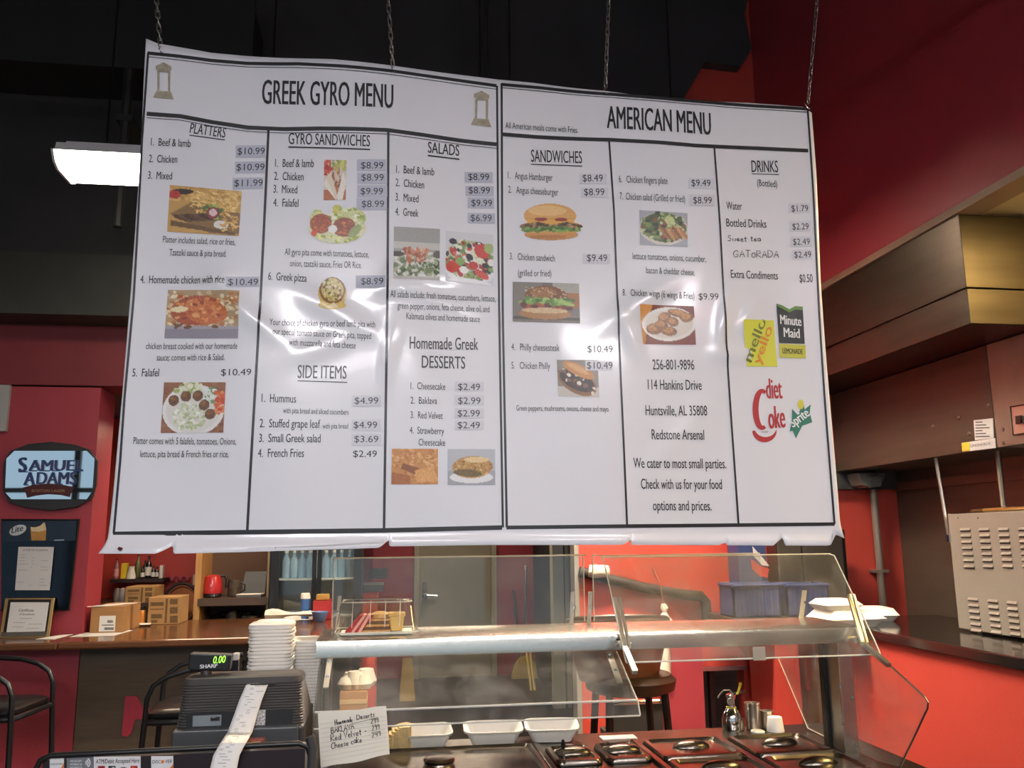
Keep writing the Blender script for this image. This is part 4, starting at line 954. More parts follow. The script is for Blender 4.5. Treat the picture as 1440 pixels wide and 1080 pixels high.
gr = thing('sneeze_guard', 'right section of the glass guard with its front pane tipped up', 'sneeze guard', ((GXM + GX1) / 2, 3.0, ZT), 'glass guard sections')
part('shelf', shelf_mesh(GXM + .02, GX1), STEEL, gr, smooth=True)
rt, rb = at(848, 786, 'y', 2.985).z, at(884, 913, 'y', 2.76).z
part('front_pane', pan(GXM + .0, GX1 - .01, [(2.985, rt), (2.76, rb), (2.735, rb - .036)]), CLEAR, gr)
for x in (GXM, GX1 - .01): part('pane_side_edge', MB().tube([(x, 3.02, rt + .006), (x, 2.985, rt), (x, 2.76, rb), (x, 2.735, rb - .036)], .0026, 6), MATS['bright_acrylic_edge'], gr)
part('pane_edge', MB().tube([(GXM, 3.02, rt + .006), (GX1 - .01, 3.02, rt + .006)], .0028, 6).tube([(GXM, 2.733, rb - .037), (GX1 - .01, 2.733, rb - .037)], .003, 6), MATS['bright_acrylic_edge'], gr)
part('pane_flange', MB().box(GXM, GX1 - .01, 2.985, 3.02, rt, rt + .006), CLEAR, gr)
for (p1, p2, p3, ya, yc) in (((864, 842), (878, 912), (893, 948), 2.9, 2.62), ((1193, 838), (1212, 906), (1250, 938), 2.9, 2.58)):
    g = MB(); a_, b_ = at(*p1, 'y', ya), at(*p2, 'y', 2.79); c_ = at(*p3, 'y', yc)
    strip(g, a_, b_, .012, .012); strip(g, a_ + Vector((.016, 0, 0)), b_ + Vector((.016, 0, 0)), .008, .012)
    part('hinge_arm', g, ALU, gr)
    part('stay_arm', strip(MB(), b_, c_, .016, .012), ALU, gr)
    part('hinge_knuckle', MB().tube([(b_.x - .005, 2.82, b_.z + .01), (b_.x + .03, 2.82, b_.z + .01)], .011, 12), CHROME, gr, smooth=True)
a_, b_ = at(830, 832, 'y', SB - .06), at(827, 888, 'y', SB - .03)
part('bracket', strip(MB(), a_, b_, .016), ALU, gr); screws([a_ + (b_ - a_) * .4 + Vector((.008, -.004, 0))], gr)
a_, b_ = at(1131, 830, 'y', SB - .06), at(1126, 872, 'y', SB - .03)
part('bracket', strip(MB(), a_, b_, .018), MATS['cream_metal'], gr); screws([a_ + (b_ - a_) * .4 + Vector((.006, -.004, 0))], gr)
part('back_pane', MB().box(GXM + .0, 1.42, SB - .056, SB - .05, SZ + .004, bt), CLEAR, gr)
part('pane_side_edge', MB().tube([(GXM, SB - .053, SZ + .01), (GXM, SB - .053, bt), (GXM + .01, SB - .06, bt + .006)], .0025, 6).tube([(GXM, SB - .053, bt), (1.42, SB - .053, bt)], .0025, 6), MATS['bright_acrylic_edge'], gr)
XE = 1.6
ep = [(1094, 927), (1135, 1024), (1160, 1048), (1235, 1084), (1265, 1078), (1303, 996), (1304, 988), (1299, 980), (1252, 937), (1222, 908)]
eq = [at(a, b, 'x', XE) for a, b in ep]; eq = [Vector((p.x, p.y, max(p.z, ZT + .004))) for p in eq]
part('end_pane', MB().prism(eq, (.006, 0, 0)), CLEAR, gr)
part('end_pane_edge', MB().tube([eq[i] + Vector((.003, 0, 0)) for i in (4, 5, 6, 7, 8, 9)], .003, 6), mat('dark_acrylic_edge', '#4b3b38', .3), gr)
part('end_pane_edge', MB().tube([eq[i] + Vector((.003, 0, 0)) for i in (0, 1, 2)], .002, 6), MATS['bright_acrylic_edge'], gr)
py0, py1 = 2.84, 2.98
part('post', MB().box(XE - .045, XE - .005, py0 + .02, py1, ZT, SZ - .03), ALU, gr, bevel=.003)
part('post_face', MB().box(XE - .05, XE - .0005, py0 + .012, py0 + .02, ZT, SZ - .03), STEEL, gr, bevel=.001)
part('post_gasket', MB().box(XE - .056, XE - .046, py1 - .03, py1 + .004, ZT, SZ - .05), BLACK, gr)
screws([(XE - .052, py0 + .01, ZT + k) for k in (.1, .22, .33)] + [(XE - .01, py0 + .01, ZT + k) for k in (.03, .18, .32)], gr)

# tape on the lip, card, pastry box
tp0 = at(1065, 918, 'y', 2.735)
single('tape_piece', MB().box(tp0.x - .02, tp0.x + .022, 2.722, 2.7255, tp0.z - .022, tp0.z + .02), mat('grey_tape', '#a7a092', .4), 'strip of grey tape on the lip of the tipped up glass pane', 'tape')
cn = Vector((0, -.97, .2)).normalized()
A0, A1, A2, A3 = at(447, 1003, 'y', 2.583), at(543, 993, 'y', 2.583), at(548, 1061, 'y', 2.555), at(451, 1080, 'y', 2.555)
cd_ = thing('price_card', 'handwritten lined price card taped to the lower glass pane', 'card', (A2 + A3) / 2)
part('paper', MB().sheet(lambda u, v: (A0 * (1 - u) + A1 * u) * (1 - v) + (A3 * (1 - u) + A2 * u) * v + Vector((0, -.004 * math.sin(3.1 * u) , .002 * math.sin(9 * u))), 12, 8), mat('index_card', '#e0dccd', .65, var=.03), cd_, solid=.0006)
uv = lambda u, v: (A0 * (1 - u) + A1 * u) * (1 - v) + (A3 * (1 - u) + A2 * u) * v + Vector((0, -.006, 0))
g = MB()
for k in range(9): ribbon(g, [uv(.02, .2 + .085 * k), uv(.5, .2 + .085 * k), uv(.98, .2 + .085 * k)], .0006, cn, .0)
part('ruled_line', g, mat('ruled_line_ink', '#a9a99f', .7, var=0), cd_)
g = MB()
for s, u0, u1, v, cp in (('Homemade', .24, .5, .25, .0135), ('Deserts', .56, .83, .2, .0135), ('BAKLAVA', .18, .52, .4, .016), ('299', .76, .88, .32, .014), ('Red Velvet -', .17, .7, .545, .017), ('299', .77, .89, .455, .014), ('Cheese cake', .17, .62, .69, .016), ('249', .76, .9, .595, .014)):
    hand(g, s, uv(u0, v), uv(u1, v - (u1 - u0) * .1), cp, .0021, cn, .001, None, len(s))
ribbon(g, [uv(.5, .265), uv(.84, .215)], .001, cn, .001)
part('handwriting', g, INKP, cd_)

p0, p1 = at(473, 892, 'z', SZ), at(592, 890, 'z', SZ)
bx0, bx1, by0, by1 = at(470, 893, 'y', 2.93).x, at(588, 893, 'y', 2.93).x, 2.92, 3.1
pb_ = thing('pastry_box', 'clear plastic pastry box standing on the left end of the steel shelf', 'box', ((bx0 + bx1) / 2, 3.0, SZ))
cc = ((bx0 + bx1) / 2, (by0 + by1) / 2); bw_, bd_ = bx1 - bx0, by1 - by0
part('base_tray', MB().loft([rr(bw_, bd_, .02, 4, cc, SZ + .001), rr(bw_ + .006, bd_ + .006, .02, 4, cc, SZ + .012), rr(bw_ - .004, bd_ - .004, .02, 4, cc, SZ + .012), rr(bw_ - .012, bd_ - .012, .02, 4, cc, SZ + .005)]), CLEARD, pb_)
part('liner', MB().box(bx0 + .018, bx1 - .018, by0 + .018, by1 - .018, SZ + .005, SZ + .008), PAPER, pb_)
def flute(k, w, d, z):
    q = rr(w, d, .028, 6, cc, z); n = len(q); return [Vector(cc).to_3d() * 0 + Vector((cc[0], cc[1], z)) + (p - Vector((cc[0], cc[1], z))) * (1 + k * math.cos(i * 2.1)) for i, p in enumerate(q)]
dome = [flute(0, bw_, bd_, SZ + .013), flute(.004, bw_ - .006, bd_ - .006, SZ + .02), flute(.012, bw_ - .03, bd_ - .03, SZ + .095), flute(.012, bw_ - .045, bd_ - .04, SZ + .108), flute(0, bw_ - .08, bd_ - .07, SZ + .113), flute(0, bw_ * .4, bd_ * .4, SZ + .111)]
part('lid', MB().loft(dome, False, True), CLEARD, pb_, smooth=True)
ring = dome[3]; part('lid_ridge', MB().tube(ring + [ring[0]], .0022, 5), mat('milky_plastic_edge', '#d8d6cd', .25), pb_)
ring = dome[0]; part('lid_rim', MB().tube(ring + [ring[0]], .002, 5), MATS['milky_plastic_edge'], pb_)
for (sx, i) in ((.18, 0), (.42, 0), (.62, 0), (.82, 0)):
    x = bx0 + .012 + (bw_ - .03) * sx
    part('lid_flute', MB().tube([(x, by0 + .006, SZ + .03), (x + .002, by0 + .017, SZ + .1), (x + .002, by0 + .03, SZ + .112)], .0014, 5), MATS['milky_plastic_edge'], pb_)
rv = thing('cake_slice', 'red velvet cake slice lying in the clear pastry box', 'cake', (bx0 + .085, 3.0, SZ + .008))
x, y, z = bx0 + .03, 2.97, SZ + .009
tri = lambda dy: [(x, dy, z), (x + .07, dy, z), (x + .095, dy, z + .055), (x + .05, dy, z + .055)]
part('sponge', MB().prism(tri(y), (0, .07, 0)), mat('red_sponge', '#a8241f', .8, var=.25, scale=60, bump=.2, bscale=150), rv, bevel=.004)
for k in (.3, .62): part('cream_layer', MB().prism([(x + .07 * k, y - .001, z + .0), (x + .07 * k + .01, y - .001, z), (x + .05 + .045 * k + .008, y - .001, z + .056), (x + .05 + .045 * k - .002, y - .001, z + .056)], (0, .072, 0)), mat('pink_cream', '#e0a79a', .6), rv)
bk = thing('baklava_piece', 'golden baklava piece in the middle of the clear pastry box', 'pastry', (cc[0], 3.0, SZ + .008))
for k in range(5):
    w = .1 - .008 * k; part('pastry_layer', MB().loft([rr(w, .07, .01, 3, (cc[0] - .005 + .003 * k, 3.0), SZ + .009 + .009 * k), rr(w * .96, .066, .01, 3, (cc[0] - .002 + .004 * k, 3.0), SZ + .0165 + .009 * k)]), [mat('golden_pastry', '#c18a3e', .5, var=.25, scale=50, bump=.2, bscale=90), mat('nut_filling', '#6b4524', .8, var=.3, scale=80, bump=.3, bscale=120)][k % 2], bk)
part('pastry_top', MB().lathe([(0, 0), (.04, 0), (.035, .012), (.015, .02), (0, .021)], (cc[0] + .012, 3.0, SZ + .054), 14, Matrix.Diagonal((1, .8, 1))), mat('pale_pastry', '#d9ac62', .5, var=.2, scale=40, bump=.2, bscale=70), bk, smooth=True)
ck = thing('cheesecake_slice', 'pale yellow cheesecake slice at the right of the pastry box', 'cake', (bx1 - .075, 2.99, SZ + .008))
x = bx1 - .095
part('filling', MB().prism([(x + .006, 2.965, SZ + .012), (x + .044, 2.965, SZ + .012), (x + .05, 2.965, SZ + .06), (x, 2.965, SZ + .06)], (0, .06, 0)), mat('cheesecake', '#d9b35f', .6, var=.1), ck, bevel=.004)
part('topping', MB().prism([(x - .004, 2.96, SZ + .058), (x + .054, 2.96, SZ + .058), (x + .054, 2.96, SZ + .07), (x - .004, 2.96, SZ + .07)], (0, .07, 0)), mat('cheesecake_top', '#d9b060', .5, var=.15), ck, bevel=.004)

# open foam trays on the back ledge
def tray_open(w, d, h, tilt, c, rz, label):
    t = thing('foam_tray', label, 'foam tray', c, 'open foam trays behind the lids')
    g = MB(); o0 = (0, 0)
    g.loft([rr(w * .72, d * .72, .02, 4, o0, 0), rr(w * .95, d * .95, .025, 4, o0, h), rr(w, d, .03, 4, o0, h), rr(w, d, .03, 4, o0, h - .006), rr(w, d, .03, 4, o0, h), rr(w * .93, d * .93, .025, 4, o0, h), rr(w * .7, d * .7, .02, 4, o0, .006)])
    M = Matrix.Translation(c) @ Matrix.Rotation(rz, 4, 'Z') @ Matrix.Rotation(tilt, 4, 'X')
    g.v = [tuple(M @ Vector(v)) for v in g.v]
    lo = min(v[2] for v in g.v) - c[2]; g.v = [(a, b, e - lo) for a, b, e in g.v]
    part('shell', g, FOAM, t, smooth=True)
    M2 = M @ Matrix.Translation((0, 0, .0075))
    part('clasp_tab', MB().add([M2 @ Vector(v) - Vector((0, 0, lo)) for v in ((-.015, d * .2, 0), (.015, d * .2, 0), (.012, d * .3, 0.012), (-.012, d * .3, 0.012))], [(0, 1, 2, 3)]), FOAM, t)


for i, (px, lab, wd, rz, dz) in enumerate(((598, 'open white foam tray beside the handwritten card', .19, .05, .0), (693, 'open white foam tray leaning up in the middle of the row', .215, -.05, .012), (775, 'open white foam tray nearest the ladle', .2, -.1, 0))):
    c = at(px, 1048, 'y', 3.245)
    tray_open(wd, .12, .05, .16, (c.x, 3.24, ZT + .003), rz, lab)
g = MB(); c = at(560, 1046, 'y', 3.2); rnd = random.Random(4)
cols = []
for i in range(7):
    a = i / 6
    g.loft([[Vector((c.x - .03 + .06 * a + .014 * math.cos(t_ * .628) * (1 + .3 * math.sin(t_ * 3 + i)), 3.21 + .05 * math.sin(t_ * .628) * .9, z_ + .012 * math.sin(a * 3.1))) for t_ in range(10)] for z_ in (ZT + .002, ZT + .02 + .02 * a, ZT + .045 + .006 * i)])
single('pita_stack', g, mat('pita_bread', '#cdb27c', .7, var=.2, scale=30, bump=.2, bscale=60), 'folded tan pita bread lying between the price card and foam trays', 'bread', smooth=True)

# cups, shakers and extinguisher on the back ledge
def cup(px, pt, pb, r, label, nm, m, cat, prof=None, group=None):
    c = at(px, pb, 'y', 3.27); h = at(px, pt, 'y', 3.27).z - ZT - .001
    t = thing(nm, label, cat, (c.x, 3.27, ZT), group)
    part('body', MB().lathe([(a * r, b * h) for a, b in (prof or [(.9, 0), (1, .02), (1, .97), (1.04, 1), (.94, 1), (.93, .9), (0, .88)])], (c.x, 3.27, ZT + .001), 24), m, t, smooth=True)
    return t, c, h


BRUSH = mat('soft_steel', '#bdb6aa', .32, 1., var=.06)
cup(1037, 1011, 1034, .026, 'short steel canister in front of the silver extinguisher', 'canister', BRUSH, 'canister', group='steel canisters')
cup(1060, 988, 1034, .028, 'tall steel canister right of the silver extinguisher', 'canister', BRUSH, 'canister', group='steel canisters')
cup(1080, 999, 1034, .024, 'steel canister half hidden behind the white foam cup', 'canister', BRUSH, 'canister', group='steel canisters')
fc = [(.78, 0), (.8, .02), (.97, .95), (1, 1), (.9, 1), (.0, .98)]
for px, pt, r, yy, lab in ((1091, 1008, .033, 3.225, 'inverted white foam cup at the right of the steel canisters'), (1066, 1027, .026, 3.22, 'low white foam cup in front of the tall canister')):
    c = at(px, 1036, 'y', yy); h = at(px, pt, 'y', yy).z - ZT
    single('foam_cup', MB().lathe([(r, 0), (r, .004), (r * .96, h * .2), (r * .82, h * .94), (r * .75, h), (0, h)], (c.x, yy, ZT + .001), 24), FOAM, lab, 'cup', group='foam cups', smooth=True)
c = at(1030, 1030, 'y', 3.28); s_ = mpp(c); zt = lambda p: at(1030, p, 'y', 3.28).z
ex = thing('fire_extinguisher', 'silver fire extinguisher with yellow tag behind the steam table lids', 'extinguisher', (c.x, 3.28, ZT))
r = .038
x = c.x
part('cylinder', MB().lathe([(r * .95, 0), (r, .005), (r, zt(1012) - ZT), (r * .9, zt(1003) - ZT), (r * .55, zt(997) - ZT), (r * .4, zt(994) - ZT), (0, zt(994) - ZT)], (x, 3.28, ZT + .001), 28), CHROME, ex, smooth=True)
part('yellow_band', MB().lathe([(r * .45, 0), (r * .5, 0), (r * .5, .006), (r * .45, .006)], (x, 3.28, zt(996)), 20), mat('yellow_band', '#c2b03a', .5), ex)
part('valve', MB().lathe([(.014, 0), (.014, .03), (.018, .032), (.018, .045), (.008, .05)], (x, 3.28, zt(994)), 16), CHROME, ex, smooth=True)
part('gauge', MB().lathe([(0, 0), (.012, 0), (.012, .01), (0, .01)], (x - .012, 3.262, zt(985)), 16, Matrix.Rotation(1.57, 3, 'X')), BRUSH, ex)
part('lever', MB().tube([(x - .01, 3.28, zt(979)), (x + .03, 3.28, zt(974)), (x + .06, 3.28, zt(973))], .004, 6), BLACK, ex)
part('pull_tag', MB().prism([(x + .02, 3.27, zt(976)), (x + .028, 3.27, zt(976)), (x + .046, 3.27, zt(961)), (x + .038, 3.27, zt(959))], (0, .003, 0)), mat('yellow_tag', '#d9c53c', .5), ex)
part('hose', MB().tube([(x + .01, 3.27, zt(978)), (x - .01, 3.26, zt(969)), (x - .035, 3.26, zt(969)), (x - .05, 3.265, zt(975)), (x - .055, 3.27, zt(980))], .003, 6), mat('grey_hose', '#8a8578', .4), ex, smooth=True)

# ------------------------------------------------------------------ foam container stacks, till, checkout stand (left foreground)
cc_ = MB().box(-.86, C0 - .012, 2.5, 3.28, 0, ZT - .04)
ct = thing('cashier_counter', 'dark counter carrying the cash register and foam stacks', 'counter', (-.55, 2.9, 0))
part('cabinet', cc_, mat('dark_laminate', '#3a3029', .4), ct); part('worktop', MB().box(-.88, C0 - .006, 2.48, 3.3, ZT - .04, ZT), mat('grey_laminate', '#7d776d', .35), ct, bevel=.004)
tw = .142
def container(loc, label, first=None):
    if first is not None:
        c = dup(first, loc, label); return c
    t = thing('foam_container', label, 'foam container', loc, 'stacked foam containers')
    c = (loc[0], loc[1]); z = loc[2]
    part('shell', MB().loft([rr(tw * .74, tw * .74, .02, 3, c, z), rr(tw * .95, tw * .95, .024, 3, c, z + .036), rr(tw, tw, .026, 3, c, z + .038), rr(tw, tw, .026, 3, c, z + .044), rr(tw * .93, tw * .93, .022, 3, c, z + .044), rr(tw * .72, tw * .72, .02, 3, c, z + .005)]), FOAM, t, smooth=True)
    return t


s1 = at(384, 872, 'y', 3.05); n1 = 38; pit = (s1.z - .05 - ZT) / (n1 - 1)
LB1 = 'white foam container in the tall stack behind the cash register'
f0 = container((s1.x, 3.05, ZT + .001), LB1)
for i in range(1, n1 - 1): container((s1.x + .002 * math.sin(i * 1.7), 3.05, ZT + .001 + pit * i), LB1, f0)
# the topmost lies upside down
tp_ = thing('foam_container', 'upside down white foam container topping the tall stack', 'foam container', (s1.x, 3.05, ZT + pit * (n1 - 1) + .03), 'stacked foam containers')
c = (s1.x, 3.05); z = ZT + pit * (n1 - 2) + .046
part('shell', MB().loft([rr(tw, tw, .026, 3, c, z), rr(tw, tw, .026, 3, c, z + .006), rr(tw * .96, tw * .96, .024, 3, c, z + .008), rr(tw * .76, tw * .74, .02, 3, c, s1.z - .004), rr(tw * .7, tw * .68, .02, 3, c, s1.z)]), FOAM, tp_, smooth=True)
s2 = at(452, 900, 'y', 3.12); n2 = 34
LB2 = 'white foam container in the stack beside the left end of the glass guard'
for i in range(n2): container((s2.x - .035, 3.17, ZT + .001 + (s2.z - .045 - ZT) / (n2 - 1) * i), LB2, f0)

# cash register seen from the customer side
RY = 2.56
rx0, rx1 = at(247, 990, 'y', RY).x, at(428, 990, 'y', RY).x
rz1 = at(330, 957, 'y', RY + .04).z; Rz = lambda p: at(330, p, 'y', RY).z
rg_ = thing('cash_register', 'dark grey cash register with a green lit customer display', 'cash register', ((rx0 + rx1) / 2, RY + .15, ZT))
cx_, wb_r = (rx0 + rx1) / 2, rx1 - rx0
yc = RY + .15
part('base', MB().box(rx0 - .006, rx1 - .0, RY, RY + .34, ZT, Rz(1024)), GREYP2, rg_, bevel=.006)
g = MB(); rows = []
zz = np.linspace(Rz(1024), Rz(963), 33)
for i, z in enumerate(zz):
    k = i / 32; ins = .003 * (i % 2); dd = .30 - .17 * k
    rows.append(rr(wb_r - .02 * k - ins * 2, dd - ins * 2, .025, 4, (cx_, RY + .012 * k + dd / 2), z))
g.loft(rows); part('ribbed_housing', g, GREYP, rg_)
part('top_cover', MB().loft([rr(wb_r - .016, .136, .025, 4, (cx_, RY + .08), Rz(963)), rr(wb_r - .026, .12, .025, 4, (cx_, RY + .08), Rz(955)), rr(wb_r - .05, .09, .02, 4, (cx_, RY + .08), Rz(955) + .004)]), mat('charcoal_plastic', '#3d3b3a', .45, var=.1), rg_, smooth=True)
bp_ = lambda x0, y0, x1, y1, dy, m, nm, **k: part(nm, MB().box(*BP(x0, y0, x1, y1, RY - dy, dy + .004)), m, rg_, **k)
bp_(262, 1000, 411, 1028, .004, mat('recess_black', '#232324', .35), 'recess_panel')
bp_(271, 1006, 311, 1021, .006, mat('blue_grey_plate', '#7f868c', .4), 'name_plate')
bp_(296, 1008, 309, 1014, .008, CHROME, 'key_lock'); bp_(298, 1009.5, 306, 1012.5, .009, BLACK, 'lock_slot')
bp_(356, 999, 373, 1020, .006, mat('label_print', '#b9b6b2', .5, var=.9, scale=260), 'warning_label')
bp_(241, 1025, 418, 1062, .028, mat('slate_flap', '#46484a', .38), 'drawer_flap', bevel=.004)
bp_(352, 961.5, 387, 963, .0, BLACK, 'paper_slot')
pc = at(290, 952, 'y', RY + .09)
part('display_pole', MB().tube([(pc.x, RY + .09, rz1 - .02), (pc.x, RY + .09, rz1 + .05)], .016, 14), mat('dark_steel_pole', '#6a6660', .3, .8), rg_, smooth=True)
dy_ = RY + .07
D_ = [at(266, 919, 'y', dy_), at(325, 921, 'y', dy_), at(322, 944, 'y', dy_), at(264, 943, 'y', dy_)]
dh = part('display_head', MB().prism(D_, (0, .045, 0)), BLACK, rg_, bevel=.004)
a, b = at(300, 933, 'y', dy_), at(317.5, 931.5, 'y', dy_)
text(dh, 'display_digits', '0.00', a, b, 9.5 * mpp(a), mat('green_digits', '#7fd13a', .5, var=0, emit=1.6), N_, .0012, None, .0, .25)
a, b = at(281, 940, 'y', dy_), at(306, 938.5, 'y', dy_)
text(dh, 'maker_lettering', 'SHARP', a, b, 5 * mpp(a), mat('white_lettering', '#e8e8e8', .5, var=0), N_, .0012, None, .04)
sc = at(331, 924, 'y', 2.75)
sn = thing('card_scanner', 'small pale box clipped beside the register display', 'scanner', (sc.x, 2.75, rz1 - .01))
part('head', MB().box(*BP(327, 919, 335, 929, 2.75, .03)), mat('pale_grey_plastic', '#bdb9b3', .4), sn, bevel=.003)
part('stem', MB().box(*BP(322, 928, 335, 949, 2.756, .02)), BLACK, sn)
# receipt hanging over the register
RC = [(362, 949), (352, 965), (345, 985), (340, 1005), (333, 1030), (325, 1045), (317, 1062), (313, 1086)]
wd_ = [30, 31, 32, 33, 35, 36, 37, 38]
def rec(u, v):
    i = v * 7; j = min(int(i), 6); t_ = i - j
    px = RC[j][0] * (1 - t_) + RC[j + 1][0] * t_ + 0; py = RC[j][1] * (1 - t_) + RC[j + 1][1] * t_; w = wd_[j] * (1 - t_) + wd_[j + 1] * t_
    Y = [RY + .075, RY - .002, RY - .012, RY - .018, RY - .045, 2.342, 2.335, 2.33]
    y = Y[j] * (1 - t_) + Y[j + 1] * t_
    return at(px + (u - .5) * w + 10 * (1 - v), py, 'y', y - .004 * math.sin(3.14 * u))
rc = thing('receipt', 'long white receipt hanging down over the cash register', 'receipt', rec(.5, 1))
part('paper_strip', MB().sheet(rec, 6, 28), PAPER, rc, solid=.0004, smooth=True)
g = MB(); rnd = random.Random(2); nr = Vector((0, -1, .25)).normalized()
for k in range(34):
    v = .06 + .027 * k; u0 = rnd.uniform(.15, .6); L = rnd.uniform(.1, .35)
    if rnd.random() < .55: ribbon(g, [rec(u0, v), rec(u0 + L * .5, v), rec(min(.92, u0 + L), v)], .0016, nr, .002)
    else: ribbon(g, [rec(u0 + .08 * math.cos(a), v + .008 * math.sin(a)) for a in [i * .9 for i in range(8)]], .001, nr, .002)
part('printed_text', g, mat('thermal_ink', '#a9a6a4', .7, var=0), rc)
tb = thing('wooden_tray', 'small wooden tray with red rim in front of the register', 'tray', at(336, 1058, 'y', 2.44))
zz_ = at(336, 1058, 'y', 2.44).z
part('box', MB().box(*BP(312, 1041, 371, 1056, 2.46, .03)), mat('red_brown_rim', '#7d3a2a', .5), tb, bevel=.002)
part('filling', MB().box(*BP(318, 1044, 366, 1053, 2.456, .003)), mat('tan_wood_slab', '#c79a62', .6), tb)

# checkout stand with payment stickers
SY = 2.36
sx0, sx1, sz = at(52, 1066, 'y', SY).x, at(437, 1050, 'y', SY).x, at(240, 1055, 'y', SY).z
ck_ = thing('checkout_stand', 'black checkout stand with card payment stickers along its front', 'stand', ((sx0 + sx1) / 2, SY, 0))
part('cabinet', MB().box(sx0 + .012, sx1 - .014, SY + .006, SY + .09, .02, sz - .012), mat('dark_maroon_panel', '#261c20', .35), ck_)
part('frame_rail', MB().tube([(sx0, SY, 0), (sx0, SY, sz - .03), (sx0 + .008, SY, sz - .01), (sx0 + .03, SY, sz), ((sx0 + sx1) / 2, SY, sz + .001), (sx1 - .03, SY, sz + .003), (sx1 - .008, SY, sz - .006), (sx1, SY, sz - .03), (sx1, SY, 0)], .007, 10), BLACK, ck_, smooth=True)
part('rail_highlight', MB().tube([(sx1 - .004, SY - .002, sz + .018), (sx1 + .004, SY - .002, sz - .006), (sx1 + .006, SY - .002, .1)], .011, 10), GREYP2, ck_, smooth=True)
def sticker(x0, y0, x1, y1, m, nm='payment_sticker'):
    a, b, c_, d_ = at(x0, y0, 'y', SY), at(x1, y0 - (x1 - x0) * .012, 'y', SY), at(x1, y1, 'y', SY), at(x0, y1, 'y', SY)
    g = MB(); return part(nm, g.add([p + Vector((0, .004, 0)) for p in (a, b, c_, d_)] + [p + Vector((0, .0055, 0)) for p in (a, b, c_, d_)], [(0, 1, 2, 3), (7, 6, 5, 4), (0, 4, 5, 1), (1, 5, 6, 2), (2, 6, 7, 3), (3, 7, 4, 0)]), m, ck_)
WS = mat('white_sticker', '#dcdcdc', .4, var=.02)
OR = mat('orange_print', '#e07b35', .5, var=0); RP = mat('red_print', '#b3282c', .5, var=0)
def stx(par, s, x0, y0, x1, y1, cap, m, bold=0., nm='sticker_text'):
    a, b = at(x0, y0, 'y', SY), at(x1, y1, 'y', SY); return text(par, nm, s, a, b, cap * mpp(a), m, N_, -.0028, None, bold)
def sshape(par, poly, m, nm='sticker_mark'):
    return part(nm, MB().add([at(*q, 'y', SY) + Vector((0, .0028, 0)) for q in poly], [tuple(range(len(poly)))]), m, par)
s_ = sticker(69, 1067, 89, 1090, WS); stx(s_, 'DISCOVER', 70, 1076.5, 87, 1076, 2.6, INK); sshape(s_, [(89, 1072), (84, 1084), (74, 1090), (89, 1090)], OR)
s_ = sticker(93, 1065, 130, 1090, mat('grey_sticker', '#6f7276', .4, var=.02)); WP = MATS['white_lettering']
for i, tx in enumerate(('WE ACCEPT', 'MOBILE &', 'PAYMENTS')): stx(s_, tx, 98, 1072 + 4.6 * i, 114.5, 1072 + 4.6 * i, 2.6, WP)
for k in (3, 6, 9):
    q = [at(118 + k * .9 * math.cos(a), 1073 + k * .85 * math.sin(a), 'y', SY) for a in [-.9 + .3 * i for i in range(7)]]
    part('contactless_wave', ribbon(MB(), q, .0022, N_, -.0028), WP, s_)
s_ = sticker(131, 1065, 197, 1090, WS); stx(s_, 'ATM/Debit Accepted Here', 134, 1074.5, 195.5, 1072.8, 6, INK, .02)
for (x0, c1, c2) in ((137, RP, INK), (152, INK, WS), (168, WS, RP), (183, RP, OR)):
    f_ = sshape(s_, [(x0, 1077.5), (x0 + 10, 1077.3), (x0 + 10, 1088), (x0, 1088)], c1, 'card_logo'); sshape(s_, [(x0 + 1.5, 1079), (x0 + 8.5, 1079), (x0 + 8.5, 1088), (x0 + 1.5, 1088)], c2 if c2 is not c1 else WS, 'card_logo')
s_ = sticker(212, 1064, 243, 1090, WS); stx(s_, 'DISC', 213.5, 1074, 225.5, 1073.8, 4.5, INK, .01); stx(s_, 'VER', 231.5, 1073.6, 241.5, 1073.4, 4.5, INK, .01)
sshape(s_, [(228.3 + 2.4 * math.cos(a * .52), 1071.6 + 2.5 * math.sin(a * .52)) for a in range(12)], OR); sshape(s_, [(243, 1075), (236, 1083), (226, 1090), (243, 1090)], OR)

# ------------------------------------------------------------------ bar on the left
BZ = 1.07
br = thing('bar_counter', 'long dark wood bar with a varnished brown top', 'bar', (-1.8, 5.9, 0))
part('top', MB().box(-3.6, -1.885, 5.53, 5.99, BZ - .045, BZ).box(-1.885, -.27, 5.53, 6.86, BZ - .045, BZ), BARTOP, br, bevel=.012)
bx_ = at(110, 960, 'y', 5.72).x
part('front_panel', MB().box(bx_, -.32, 5.72, 5.99, 0, BZ - .045), WOODBAR, br)
part('red_front', MB().box(-3.55, bx_ - .004, 5.715, 5.99, 0, BZ - .045), RED, br, 'red painted section of the bar front')
rp = [at(a, b, 'y', 5.712) for a, b in ((176, 979), (193, 979), (200, 994), (216, 998), (212, 1009), (190, 1012), (184, 1032), (178, 1036), (171, 1034))]
part('painted_mark', MB().prism(rp, (0, .006, 0)), mat('pinkish_red_paint', '#b23346', .5, var=.05), br, 'pinkish red painted shape on the wood front')

